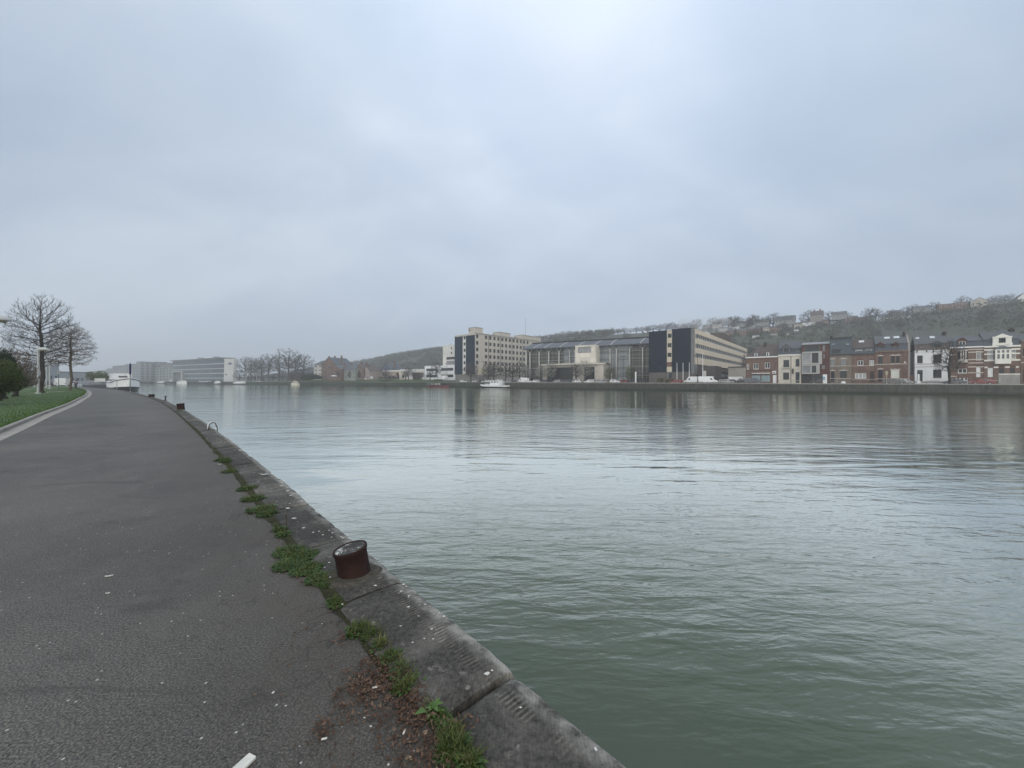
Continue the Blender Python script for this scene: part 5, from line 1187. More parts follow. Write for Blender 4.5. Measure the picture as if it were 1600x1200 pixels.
q = MB(); q.box(h.x(1561),h.x(1568.5),-.10,-.01,h.z(1565,573.5),h.z(1565,571.6)); q.box(h.x(1578.2),h.x(1586),-.10,-.01,h.z(1580,573.5),h.z(1580,571.6)); q.build('lintel', DBRICK, h.o)
a, b = h.x(1553.2), h.x(1577.8); z0, z1 = h.z(1565,568.5), h.z(1565,545.5); q = MB(); q.box(a,b,-1.0,-.004,z0,z0+1.3); q.box(a,b,-1.0,-.004,z1-.35,z1); zm_ = h.z(1565,552.6); q.box(a,b,-1.0,-.8,zm_-.18,zm_+.18)
for k in range(4): xx = a+(b-a-.32)*k/3; q.box(xx,xx+.32,-.996,-.5,z0+1.3,z1-.35)
r = q.build('bay', WB, h.o); q = MB(); q.quad((a+.1,-.75,z0+1.3),(b-.1,-.75,z0+1.3),(b-.1,-.75,z1-.35),(a+.1,-.75,z1-.35)); q.build('pane', CURT, r)
q = MB(); A = [q.add(p) for p in ((a-.15,-1.15,z1+.005),(b+.15,-1.15,z1+.005),(b+.1,0,z1+.005),(a-.1,0,z1+.005),(a+.9,-.25,z1+.85),(b-.9,-.25,z1+.85))]; q.f += [[A[0],A[1],A[5],A[4]],[A[1],A[2],A[5]],[A[3],A[0],A[4]]]; q.build('bay_roof', SLATE2, r)
a, b = h.x(1551), h.x(1580.3); z0 = h.ez+.02; z1 = h.z(1565,526.8); q = MB(); wins = [(a+.95,a+1.75,z0+.75,z1-.2),((a+b)/2-.5,(a+b)/2+.5,z0+.75,z1-.45),(b-1.75,b-.95,z0+.75,z1-.2)]
q.facade(a,b,z0,z1,wins,-.15,.25); pk = h.z(1565,521.2); q.poly([(a-.05,-.15,z1+.001),(b+.05,-.15,z1+.001),(b-1.6,-.15,z1+.9),((a+b)/2+.5,-.15,pk-.2),((a+b)/2,-.15,pk),((a+b)/2-.5,-.15,pk-.2),(a+1.6,-.15,z1+.9)])
q.box(a-.12,a+.5,-.3,-.155,z0,z0+.7); q.box(b-.5,b+.12,-.3,-.155,z0,z0+.7); q.box(a-.1,b+.1,-.28,-.155,z1-.12,z1+.18); q.quad((a,2.6,z0),(a,-.15,z0),(a,-.15,z1),(a,2.6,z1)); q.quad((b,-.15,z0),(b,2.6,z0),(b,2.6,z1),(b,-.15,z1)); d = q.build('gable_dormer', WB, h.o)
for w_ in wins: q = MB(); q.quad((w_[0],-.02,w_[2]),(w_[1],-.02,w_[2]),(w_[1],-.02,w_[3]),(w_[0],-.02,w_[3])); q.build('pane', PANE, d)
q = MB(); q.prism([(a-.2,z1+.002),(b+.2,z1+.002),((a+b)/2,pk-.1)], -.12, 3.2); q.build('dormer_roof', SLATE2, d)
h.chim(1585.5,1594,514.3,4.5)
# 10
h = House('brown brick house cut by the right edge of the photo', 1595, 1650, 532, BBRICK, [(1598,1604,543,556,'d'),(1612,1620,543,556,'d'),(1630,1638,543,556,'d'),(1598,1604,577,596,'door',BRDOOR),(1612,1622,574,586,'d'),(1630,1640,574,586,'d')])
h.roof(520.5, SLATE2); h.gutter(BBRICK,.3,.28); h.band(566,.2,STONE)
h = House('tall brick house wholly beyond the right edge next to the brown one', 1650.5, 1720, 532, RBRICK, [(1658,1668,543,556,'d'),(1680,1690,543,556,'d'),(1700,1710,543,556,'d'),(1658,1668,577,598,'door',BRDOOR),(1680,1692,574,588,'d'),(1700,1712,574,588,'d')]); h.roof(518, SLATE2)

# ------------------------------------------------------------------ big buildings
def lineparam(P0, d, px):
    t = T(px); return (t*P0[1]-P0[0])/(d[0]-t*d[1])
# blue panelled building
C = at(1085, Yn(1085, HN)); rz = -BA
o = thing('office_building', 'office block with dark blue panelled front and long cream banded side', 'building', (C[0], C[1], GR), rz)
# local: x right along river, y inland; corner at origin, front runs to negative x
xl = sx(1014, HN)-sx(1085, HN); H0 = zz(1085, 513, C[1])-GR
lx = lambda px: sx(px, HN)-sx(1085, HN)
NAVY = gridmat('navy_solar_panels', (.004,.008,.018), (.018,.028,.046), 1.02, 1.7, .03, .5)
CREAMB = mat('cream_concrete', (.54,.485,.40), .8, .22, .6); GREYB = mat('grey_plinth', (.13,.12,.115), .85, .25)
DL = 116.0
zl = lambda py, px=1050: zz(px, py, Yn(px, HN))-GR
g1 = zl(581)
mb = MB(); s1 = [(lx(1043),lx(1049),zl(a),zl(b)) for b, a in ((521,527.5),(536,542.5),(551,557.5))]
mb.facade(lx(1041.8),lx(1050.2),g1,H0,s1,0,.2); mb.build('stair_strip', CREAMB, o)
for q in s1: win(o,*q,.12,DARK,PANE,3)
bx(o,'brick_band',RBRICK,lx(1041.9),lx(1050.1),-.05,-.003,zl(573),zl(565.5))
bx(o,'solar_panel',NAVY,xl,lx(1041.8),-.25,.3,g1,H0+.1); bx(o,'solar_panel',NAVY,lx(1050.2),lx(1079.6),-.25,.3,g1,H0+.35)
bx(o,'corner_pier',mat('grey_pier', (.16,.165,.17), .8, .2),lx(1079.6)+.003,-.02,-.15,4,g1-1,H0+.3)
mb = MB(); mb.facade(xl,0,-.2,g1,[(lx(1043.5),lx(1050),.05,zl(582))],.05,.3); mb.quad((0,.05,-.2),(0,2,-.2),(0,2,g1),(0,.05,g1)); mb.build('plinth', GREYB, o); win(o,lx(1043.5),lx(1050),.05,zl(582),.2,WHITE,PANE,1)
# long side: ribbons
dside = (math.sin(BA), math.cos(BA))
M_ = Matrix.Rotation(rad(90), 4, 'Z')
rib = [(zz(1088,a,C[1]*1.01)-GR, zz(1088,b,C[1]*1.01)-GR) for b, a in ((521.5,528.3),(536.5,543.8),(551.5,558.8))]
zlow = zz(1088,569,C[1]*1.01)-GR
mb = MB(M_); mb.facade(0.4,DL,zlow,H0,[(1.2,DL-1,a,b) for a, b in rib],0,.35); mb.m = None
mb.quad((xl,DL,-.2),(xl,.3,-.2),(xl,.3,H0),(xl,DL,H0)); mb.quad((0,DL,-.2),(xl,DL,-.2),(xl,DL,H0),(0,DL,H0)); mb.quad((xl,.3,H0-.05),(0,.3,H0-.05),(0,DL,H0-.05),(xl,DL,H0-.05)); mb.build('wall', CREAMB, o)
for a, b in rib:
    f = MB(M_)
    for i in range(41): u = 1.2+(DL-2.2)*i/40; f.box(u-.12,u+.12,.1,.3,a+.05,b-.05)
    f.box(1.2,DL-1,.08,.26,a,a+.3); w_ = f.build('window_ribbon', mat('pale_window_frame', (.42,.42,.42), .6, .15), o)
    p_ = MB(M_); p_.quad((1.2,.22,a),(DL-1,.22,a),(DL-1,.22,b),(1.2,.22,b)); p_.build('pane', glass('ribbon_glass', (.02,.024,.03), (.12,.14,.16)), w_)
# lower annex in front of the side
mb = MB(M_); mb.facade(.5,DL,-.2,zlow-.02,[(20,DL-4,.4,3.0),(20,DL-4,4.4,zlow-1.2)],2.0,.3); mb.build('recessed_base', mat('pale_base', (.40,.38,.35), .8, .2), o)
for a, b in ((.4,3.0),(4.4,zlow-1.2)):
    p_ = MB(M_); p_.quad((20,2.25,a),(DL-4,2.25,a),(DL-4,2.25,b),(20,2.25,b)); p_.build('glazing', gridmat('base_glazing', (.05,.055,.06), (.25,.25,.25), 2.2, 3.0, .08, .15), o)
bx(o,'entrance_block',mat('dark_annex', (.085,.075,.075), .8, .2),-2.8,6.5,4.2,14,-.15,zz(1105,572,Yn(1105,HN+5))-GR)
bx(o,'rear_annex',mat('pale_base', (.40,.38,.35), .8, .2),4,14,40,95,-.15,7); bx(o,'rear_annex_roof',GREYB,3.8,14.2,39.8,95.2,7,7.6)
bx(o,'roof_plant',mat('white_unit', (.55,.56,.57), .6, .15),-6,-2,27,33,H0,H0+1.6,bev=.2); q = MB(); q.lathe([(1.2,0),(1.2,1.2),(.9,1.7)], 12, (-4,42,H0)); q.build('roof_vent', mat('white_unit', (.55,.56,.57)), o, True)
bx(o,'roof_hut',mat('brown_hut', (.10,.085,.075), .8, .2),-7,-.5,50,72,H0,H0+3.4)
# glass hall
A_ = at(822, 204); B_ = at(1015, 172); dv_ = Vector((B_[0]-A_[0], B_[1]-A_[1])); Lh = dv_.length; grz = math.atan2(dv_.y, dv_.x); gd = dv_/Lh
o = thing('glass_hall', 'long glass fronted hall with curved grey roof and pale columns', 'building', (*A_, GR), grz)
gx = lambda px: lineparam(A_, gd, px)
def gz(px, py, off=0): u = gx(px); Y = A_[1]+gd.y*u-off; return zz(px, py, Y)-GR
He = gz(822,546); D_ = 30
bx(o,'core',mat('hall_interior', (.05,.055,.05), .9, .3),.3,Lh-.1,1.2,D_,-.2,He-.1)
GL1 = gridmat('hall_glass_dark', (.045,.051,.044), (.17,.175,.155), 3.1, 2.6, .10, .12); GL2 = gridmat('hall_glass_pale', (.15,.17,.185), (.30,.31,.30), 3.1, 2.6, .10, .10)
def pane(x0,x1,z0,z1,y,m_): q = MB(); q.quad((x0,y,z0),(x1,y,z0),(x1,y,z1),(x0,y,z1)); q.build('glazing', m_, o)
pane(.1,gx(881),0,He-.3,.5,GL1); pane(gx(881),gx(906),0,He-.3,.5,GL2); pane(gx(906),gx(985),0,He-.3,.5,GL2); pane(gx(985),Lh-.05,0,He-.3,.5,GL1)
q = MB(); q.quad((.1,D_,0),(.1,.5,0),(.1,.5,He),(.1,D_,He)); q.build('end_wall', GREYB, o)
STW = mat('pale_steel', (.42,.42,.40), .6, .15)
for px in (823,828.6,843,858,874,890.5,899,953.5,963.5,984,1004.5):
    u = gx(px); q = MB(); q.tube((u,-.5,-.1),(u,-.5,He-1.6),.30,.30,12); c = q.build('column', STW, o, True); q = MB()
    for s_ in (-1,1): q.tube((u,-.5,He-2.2),(u+s_*1.6,-.7,He-.1),.11,.10,6)
    q.build('strut', STW, c)
q = MB()
for k in (.2,.42,.64,.84): q.box(.1,Lh-.1,-.1,.45,He*k-.14,He*k+.14)
q.build('transom', mat('transom_grey', (.22,.225,.21), .6), o)
prof = [(-1.6,He-.1)]+[(-1.6+11.5*math.sin(t), He+.2+(gz(1014,527,-8)-He)*(1-math.cos(t*1.0))/(1-math.cos(1.57))*.0+(gz(1014,527,-8)-He-.2)*math.sin(t)**.8) for t in [i*1.57/10 for i in range(11)]]+[(D_,gz(1014,527,-8)),(D_,He-.1)]
q = MB(); q.prism(prof, -1.2, Lh-.06, 'x'); q.build('roof', mat('curved_zinc', (.115,.125,.145), .85, .18, .5), o)
for px in (835,852,876,905,930,955,1001):
    u = gx(px); q = MB(); q.prism([(y-.06, z+.12) for y, z in prof[1:12]]+[(y, z-.3) for y, z in prof[1:12]][::-1], u, u+.35, 'x'); q.build('roof_rib', STW, o)
bx(o,'ridge_cap',DARK,-1.2,Lh-.08,9.2,12,prof[11][1],prof[11][1]+.55); bx(o,'eaves_beam',mat('dark_eave', (.08,.085,.09), .6),-1.1,Lh-.08,-1.75,-1.2,He-.35,He+.05)
# stone core block
u0, u1 = gx(905.5), gx(937); y0 = -6; zt = gz(920,539,6); zb = gz(920,566,6); q = MB(); q.facade(u0,u1,zb-1,zt,[(u0+1.5,u1-2.2,zt-3.6,zt-.9)],y0,.4); q.quad((u1,y0,zb-1),(u1,.4,zb-1),(u1,.4,zt),(u1,y0,zt)); q.quad((u0,.4,zb-1),(u0,y0,zb-1),(u0,y0,zt),(u0,.4,zt)); q.quad((u0,y0,zt),(u1,y0,zt),(u1,.4,zt),(u0,.4,zt)); q.build('stone_block', gridmat('limestone_panels', (.47,.45,.40), (.38,.36,.32), 2.4, 2.4, .04, .8), o)
win(o,u0+1.5,u1-2.2,zt-3.6,zt-.9,y0+.3,DARK,CURT,8,0,.15)
u0, u1 = gx(860), gx(952); y0 = -9; zt = gz(900,569.5,9); ops = [(gx(866),gx(906),-.05,gz(890,574,9)),(gx(922),gx(938.5),-.05,gz(930,573,9))]; q = MB(); q.facade(u0,u1,-.2,zt,ops,y0,2.5); q.quad((u1,y0,-.2),(u1,.4,-.2),(u1,.4,zt),(u1,y0,zt)); q.quad((u0,.4,-.2),(u0,y0,-.2),(u0,y0,zt),(u0,.4,zt)); q.quad((u0,y0,zt),(u1,y0,zt),(u1,.4,zt),(u0,.4,zt)); q.build('entrance_wing', STONE, o)
q = MB()
for a in ops: q.quad((a[0],y0+.8,0),(a[1],y0+.8,0),(a[1],y0+.8,a[3]),(a[0],y0+.8,a[3]))
q.build('entrance_glazing', gridmat('entrance_glass', (.014,.016,.016), (.05,.05,.05), 2.2, 2.8, .06, .12), o)
q = MB(); n_ = 16; top = []
for k in range(n_+1): t = k/n_; top.append((u0-1+(u1-u0+2)*t, y0-2.5*math.sin(math.pi*t)))
q.poly([(x,y,zt+.5) for x, y in top]+[(u1+1,.3,zt+.5),(u0-1,.3,zt+.5)]); 
for a, b in zip(top, top[1:]): q.quad((*a,zt-.2),(*b,zt-.2),(*b,zt+.5),(*a,zt+.5))
q.poly([(x,y,zt-.2) for x, y in top][::-1]+[(u0-1,y0,zt-.2),(u1+1,y0,zt-.2)]); q.build('canopy', STONE, o)
# beige block
C = at(742, Yn(742, 160)); rz = -rad(42); H1 = zz(742,520.8,C[1])-GR
o = thing('apartment_block', 'tall beige block with dark blue panelled end and seven storeys of square windows', 'building', (*C, GR), rz)
fx = (math.cos(rz), math.sin(rz)); fy = (-math.sin(rz), math.cos(rz))
xl = lineparam(C, fx, 710.8); LX = lambda px: lineparam(C, fx, px)
BEIGE = mat('beige_render', (.47,.44,.39), .85, .16, .5)
zc_ = lambda py: zz(726, py, C[1])-GR
g1 = zc_(584.5)
NAV2 = gridmat('navy_panel_cladding', (.007,.016,.030), (.017,.028,.046), 1.1, 60, .04, .6)
bx(o,'blue_panel',NAV2,xl,LX(722.8),-.25,.3,g1,H1-.9); bx(o,'blue_panel',NAV2,LX(728.2),LX(741.4),-.25,.3,g1,H1-.9)
ops = [(LX(724.2),LX(727),zc_(a+5),zc_(a)) for a in (523.5,533.5,543.5,553.5,563.5,573.7)]
mb = MB(); mb.facade(LX(722.8),LX(728.2),g1,H1-.9,ops,.0,.2); mb.build('stair_strip', OFFW, o)
for q in ops: win(o,*q,.12,DARK,PANE,2)
bx(o,'ground_floor',mat('grey_ground_floor', (.20,.195,.18), .85, .25),xl+.3,-.1,.1,14,-.15,g1); bx(o,'parapet',BEIGE,xl-.3,.3,-.4,.4,H1-.9,H1)
DB = 66.0
dd_ = fy
cols_ = [745.6,759.4,766.0,772.4,778.6,784.8,790.7,796.6,802.4,808.1,813.6,819.0,824.2]
us = [lineparam(C, dd_, px) for px in cols_]
rows_ = [zz(759.4, y_, C[1]+dd_[1]*us[1])-GR for y_ in (527.2,537.3,547.3,557.2,567.3,577.5)]
ops = []
for k, u in enumerate(us):
    for j, z_ in enumerate(rows_):
        if j == 5 and k < 3: continue
        ops.append((u-.95, u+.95, z_-1.1, z_+1.1))
M_ = Matrix.Rotation(rad(90), 4, 'Z'); mb = MB(M_); mb.facade(0, DB, g1-.5, H1, ops, 0, .25); mb.m = None
mb.quad((xl,DB,-.2),(xl,.3,-.2),(xl,.3,H1),(xl,DB,H1)); mb.quad((0,DB,-.2),(xl,DB,-.2),(xl,DB,H1),(0,DB,H1)); mb.quad((xl,.3,H1-.06),(0,.3,H1-.06),(0,DB,H1-.06),(xl,DB,H1-.06)); mb.build('wall', BEIGE, o)
for q in ops: win(o,*q,.15,mat('brown_window_frame', (.10,.09,.085), .6),PANE,2,0,.1,m=M_)
mb = MB(M_); mb.facade(0.1,DB,-.2,g1-.52,[(6,DB-2,.3,3.2)],.6,.3); mb.quad((6,.85,.3),(DB-2,.85,.3),(DB-2,.85,3.2),(6,.85,3.2)); mb.build('base', mat('pale_base', (.40,.38,.35)), o)
mb = MB(M_)
for px in (763,781.6,799.8,816.6): u = lineparam(C, dd_, px); mb.box(u-.12,u+.12,-.14,-.004,g1,H1-.3)
mb.build('downpipe', mat('brown_window_frame', (.10,.09,.085)), o)
mb = MB(M_); mb.box(-.2,DB,-.35,.2,H1-.05,H1+.45); mb.build('roof_edge', mat('grey_roof_edge', (.3,.29,.27), .8), o)
def roofbox(px0, px1, ptop, y0, y1):
    u0, u1 = lineparam(C, dd_, px0), lineparam(C, dd_, px1); zt = zz(px0, ptop, C[1]+dd_[1]*u0)-GR
    h_ = bx(o,'roof_hut',BEIGE,-y1,-y0,u0,u1,H1-.05,zt); bx(h_,'hut_roof',mat('grey_roof_edge', (.3,.29,.27)),-y1-.2,-y0+.2,u0-.2,u1+.2,zt,zt+.3); bx(h_,'vent_opening',BLACK,-y1+.6,-y1+1.5,u0-.05,u0-.003,zt-1.9,zt-.7)
roofbox(744,756,511.4,1.0,7); roofbox(782,799,519,1.0,7); roofbox(817,846,523.5,.6,8)
mb = MB()
for i in range(14): mb.lathe([(.25,0),(.25,.7),(.3,.75)], 8, (-3-(i%3)*2.2, 3+i*4.4, H1))
mb.build('roof_vent', GREYM, o)
u = lineparam(C, dd_, 828); mb = MB(); mb.tube((-4,u,H1),(-4,u,zz(828,494,C[1]+dd_[1]*u)-GR),.16,.07,6); mb.build('antenna', GREYM, o)
bx(o,'ground_sign',mat('pale_yellow_render', (.52,.48,.34), .8),0.02,.18,2.6,8.8,g1+.1,zz(750,576,C[1])-GR,m=None)
# generic flat block
def block(name, label, P0, P1, zb, zt, D, wm, cols, rows, ww, wh, fm=DARK, pm=PANE, roofm=None, cat='building', base=1.2, top=.8, nx=1, group=None, sideop=True):
    d = Vector((P1[0]-P0[0], P1[1]-P0[1])); W = d.length; o = thing(name, label, cat, (P0[0], P0[1], zb), math.atan2(d.y, d.x), group); H = zt-zb
    ops = []; zs_ = (H-base-top)/max(rows,1)
    for j in range(rows):
        for i in range(cols):
            x = W*(i+.5)/cols; z_ = base+zs_*(j+.5); ops.append((x-ww/2*W/cols, x+ww/2*W/cols, z_-wh/2*zs_, z_+wh/2*zs_))
    sops = []; nc_ = max(2, int(D/5))
    for j in range(rows):
        for i in range(nc_): x = D*(i+.5)/nc_; z_ = base+zs_*(j+.5); sops.append((x-ww/2*D/nc_, x+ww/2*D/nc_, z_-wh/2*zs_, z_+wh/2*zs_))
    if not sideop: sops = []
    shell(o, W, D, -.3, H, ops, wm, sideops=sops)
    M2 = Matrix.Translation((W,0,0)) @ Matrix.Rotation(rad(90), 4, 'Z')
    for q in sops: win(o,*q,.14,fm,pm,nx,0,.08,m=M2)
    for q in ops: win(o,*q,.14,fm,pm,nx,0,.08)
    if roofm: bx(o,'roof_edge',roofm,-.25,W+.25,-.3,D+.25,H,H+.45)
    o['W'] = W; return o
# white modern building left of the beige block
PW0, PW1 = at(663.5, 262), at(711, 243)
o = block('office_building', 'white modern building with dark ribbon windows left of the beige block', PW0, PW1, TZ, zz(690,571,252), 14, WHITE, 2, 2, .78, .42, DARK, PANE, None, base=.3, top=.6, nx=4)
Y2 = 262; q0 = at(688,Y2+4); tower = bx(o,'tower',OFFW,o['W']*.5,o['W']*1.02,3,16,0,zz(697,540,255)-TZ)
for j, (a, b) in enumerate(((558,562),(564,570))):
    bx(tower,'balcony_recess',DARK if j == 0 else SHUT,o['W']*.62,o['W']*1.01,2.95,2.998,zz(700,b,252)-TZ,zz(700,a,252)-TZ)
for px in (700,705.5):
    for a in (543,550.5): bx(tower,'window',PANE,o['W']*(.5+(px-688)/46),o['W']*(.5+(px-688)/46)+1.1,2.9,2.997,zz(px,a+3,252)-TZ,zz(px,a,252)-TZ)
# low white hall + sign building
o = block('low_hall', 'long low white hall with brown gate left of the white modern building', at(626,280), at(663,266), TZ, zz(645,578,272), 10, OFFW, 5, 1, .3, .4, GREYM, CURT, WHITE, base=.4, top=.6)
bx(o,'gate',BRDOOR,o['W']*.53,o['W']*.86,-.12,-.004,0,zz(652,582,272)-TZ)
o = block('bar', 'low building with pale fascia and a dark signboard with cream letters', at(598,285), at(626,274), TZ, zz(612,579.5,280), 9, CREAM, 4, 1, .4, .5, DARK, PANE, WHITE, cat='bar', base=.3, top=1.8)
Wb = o['W']; zs0, zs1 = zz(612,588.3,280)-TZ, zz(612,582,280)-TZ
sb = bx(o,'signboard',mat('sign_brown', (.05,.022,.02), .6),Wb*.03,Wb*.90,-.35,-.01,zs0,zs1)
def text(body, size, m_, parent, loc, ext=.02, name='lettering'):
    cu = bpy.data.curves.new('t', 'FONT'); cu.body = body; cu.size = size; cu.extrude = ext; cu.align_x = 'CENTER'; cu.align_y = 'CENTER'; cu.offset = size*.012
    ob = bpy.data.objects.new('t', cu); COL.objects.link(ob); dg = bpy.context.evaluated_depsgraph_get(); me = bpy.data.meshes.new_from_object(ob.evaluated_get(dg)); bpy.data.objects.remove(ob)
    me.materials.clear(); me.materials.append(m_); r = bpy.data.objects.new(name, me); COL.objects.link(r); r.parent = parent; r.location = loc; r.rotation_euler.x = rad(90); return r
text('LOCKNESS', (zs1-zs0)*.92, mat('cream_letters', (.72,.60,.52), .6, .1), sb, (Wb*.465,-.40,(zs0+zs1)/2))
bx(o,'awning',mat('dark_awning', (.035,.045,.035), .8),-.5,Wb*.95,-3.5,-.36,1.0,1.9)
def gable(name, label, P0, P1, zb, ze, zr, D, wm, rm, cols=2, rows=2, fm=WHITE, pm=PANE, front=True, cat='house', chim=None, group=None, ww=.35, wh=.5):
    # front gable (ridge runs away from the viewer) or eaves-on
    d = Vector((P1[0]-P0[0], P1[1]-P0[1])); W = d.length; o = thing(name, label, cat, (P0[0], P0[1], zb), math.atan2(d.y, d.x), group); H = ze-zb; R_ = zr-zb; ops = []
    for j in range(rows):
        for i in range(cols): x = W*(i+.5)/cols; z_ = H*(j+.55)/rows; ops.append((x-ww/2*W/cols, x+ww/2*W/cols, z_-wh/2*H/rows, z_+wh/2*H/rows))
    mb = MB(); mb.facade(0,W,-1,H,ops,0,.2); mb.quad((0,D,-1),(0,0,-1),(0,0,H),(0,D,H)); mb.quad((W,0,-1),(W,D,-1),(W,D,H),(W,0,H)); mb.quad((W,D,-1),(0,D,-1),(0,D,H),(W,D,H))
    if front: mb.poly([(0,0,H),(W,0,H),(W/2,0,R_-.1)]); mb.poly([(W,D,H),(0,D,H),(W/2,D,R_-.1)])
    else: mb.poly([(0,D,H),(0,0,H),(0,D/2,R_-.1)]); mb.poly([(W,0,H),(W,D,H),(W,D/2,R_-.1)])
    mb.build('wall', wm, o)
    for q in ops: win(o,*q,.12,fm,pm,1,0,.12)
    q = MB(); t = .22
    if front: q.prism([(-.35,H-.15),(W/2,R_),(W+.35,H-.15),(W+.35,H+t-.15),(W/2,R_+t),(-.35,H+t-.15)], -.25, D+.25)
    else: q.prism([(-.35,H-.15),(D/2,R_),(D+.35,H-.15),(D+.35,H+t-.15),(D/2,R_+t),(-.35,H+t-.15)], -.25, W+.25, 'x')
    r = q.build('roof', rm, o)
    for cx_ in (chim or []):
        q = MB(); x, y = (W*cx_, D*.35) if front else (W*cx_, D*.5); q.box(x-.5,x+.5,y-.5,y+.5,H,R_+1.4); q.box(x-.62,x+.62,y-.62,y+.62,R_+1.4,R_+1.6); q.build('chimney', BBRICK, r)
    return o
SG = 'small houses beyond the grass bank'
gable('gabled_house', 'gabled house with blue grey end wall and chimneys behind the sign building', at(594,300), at(611,291), TZ, zz(602,578,296), zz(604,568,296), 11, mat('blue_grey_render', (.10,.115,.16), .8, .2), SLATE, 2, 2, chim=[.15,.9], group=SG)
# brick row left
gable('brick_house', 'tall red brick gabled house right of the plane trees, highest of the far houses', at(502,318), at(525,308), TZ, zz(515,570,312), zz(514,558.5,312), 16, brick('far_red_brick', (.15,.095,.078), (.175,.11,.09), (.24,.2,.17)), SLATE, 3, 3, chim=[.1,.5,.95], group=SG)
gable('slate_house', 'grey house with slate roof against the left side of the tall brick house', at(490.5,326), at(503,318), TZ, zz(497,570,322), zz(497,563,322), 14, OFFW, SLATE2, 2, 4, front=False, chim=[.8], group=SG)
gable('brick_house', 'smaller red brick house with white front and grey roof behind the parasol', at(513,305), at(532.5,297), TZ, zz(523,577,300), zz(523,570.5,300), 12, RBRICK, SLATE2, 3, 2, chim=[.9], group=SG)
gable('slate_house', 'low grey green house with wide slate roof right of the parasol', at(536,300), at(555,292), TZ, zz(545,578,296), zz(545,569,296), 12, mat('grey_green_render', (.22,.24,.22), .85, .2), SLATE2, 3, 2, front=False, chim=[.1,.9], group=SG)
gable('brick_house', 'dark brown house with tall chimneys left of the pinkish one', at(555,297), at(568,291), TZ, zz(562,577,294), zz(562,569.5,294), 12, BBRICK, TILE, 2, 2, chim=[.2,.8], group=SG)
gable('pale_house', 'pinkish pale house at the right end of the far house row', at(567,294), at(577,289), TZ, zz(572,579,291), zz(572,573,291), 12, mat('pinkish_render', (.30,.26,.24)), TILE, 2, 2, chim=[.2], group=SG)
gable('pale_house', 'small cream house set back left of the blue grey gabled house', at(580,330), at(592,324), TZ, zz(586,585,327), zz(586,579,327), 12, CREAM, SLATE, 2, 1, front=False, group=SG)
gable('brick_house', 'long low brownish house half hidden behind the plane trees', at(452,348), at(492,333), TZ, zz(472,583,340), zz(472,577,340), 11, BBRICK, SLATE, 7, 1, front=False, group=SG)
# glass office + slanted tower
KB = at(352, 372)
P0, P1 = at(270, 434), at(350.5, 376); d = Vector((P1[0]-P0[0], P1[1]-P0[1])); W = d.length; o = thing('glass_office', 'long glass office with pale floor bands beside the slanted white tower', 'building', (*P0, GR), math.atan2(d.y, d.x)); H = zz(345,560,380)-GR; fh = (H-4)/4
bx(o,'core',mat('office_core', (.07,.085,.095), .8),.2,W-.2,.6,9,-.2,H-.2)
for j in range(5):
    z0 = 0 if j == 0 else 4+fh*(j-1); z1 = 4 if j == 0 else 4+fh*j
    q = MB(); q.quad((0,0,z0),(W,0,z0),(W,0,z1-.9),(0,0,z1-.9)); q.build('glazing', gridmat('office_glass', (.060,.085,.097), (.20,.23,.25), 2.7, 6, .12, .15), o); bx(o,'floor_band',mat('pale_band', (.36,.38,.38), .6),-.1,W+.05,-.35,.3,z1-.9,z1)
bx(o,'roof_edge',mat('zinc_roof', (.22,.23,.24)),-.5,W+.6,-2.2,9.5,H,H+.7)
for k in (.42,.72): bx(o,'roof_plant',GREYM,W*k,W*k+6,4,8,H+.7,H+2.6)
bx(o,'dark_end_bay',glass('dark_office_glass', (.03,.04,.05), (.06,.075,.085)),W*.80,W-.1,-.2,-.02,4,H-fh*.95)
q = MB(); Pp0, Pp1 = at(350.5,374), at(366.5,366); d = Vector((Pp1[0]-Pp0[0], Pp1[1]-Pp0[1])); W = d.length; o = thing('slanted_tower', 'slanted white tower slab with a dark blue emblem near its top', 'building', (*Pp0, GR), math.atan2(d.y, d.x)); H = zz(358,560,370)-GR
q.prism([(-.3,-.2),(W-2,-.2),(W,H-.6),(1.0,H)], -.5, 2.6); q.build('slab', mat('white_concrete', (.50,.505,.50), .75, .1), o)
EB = mat('navy_emblem', (.03,.045,.14), .5)
zc2 = zz(360,568.5,370)-GR; q = MB(); q.box(W*.42,W*.80,-.62,-.52,zc2-.7,zc2+.55); q.prism([(W*.55,zc2+.56),(W*.69,zc2+.56),(W*.65,zc2+1.6),(W*.59,zc2+1.6)], -.62, -.52); q.build('emblem', EB, o)
bx(o,'plinth_window',PANE,W*.15,W*.3,-.56,-.505,zz(355,586,370)-GR,zz(355,584,370)-GR)
# white portal
P0, P1 = at(268.5,424), at(284.5,417); d = Vector((P1[0]-P0[0], P1[1]-P0[1])); W = d.length; o = thing('white_portal', 'white framed portal with dark opening standing before the glass office', 'building', (*P0, GR), math.atan2(d.y, d.x)); H = zz(276,580,420)-GR
bx(o,'frame',mat('portal_grey', (.34,.35,.35), .7, .12),0,W,0,6,H-1.2,H); bx(o,'frame_leg',mat('portal_grey', (.34,.35,.35), .7, .12),0,1.0,0,6,-.2,H-1.2); bx(o,'frame_leg',mat('portal_grey', (.34,.35,.35), .7, .12),W-2.2,W,0,6,-.2,H-1.2); bx(o,'shade_glazing',mat('grey_glazing', (.12,.13,.14), .3),1.0,W-2.2,1.5,1.7,-.2,H-1.2)
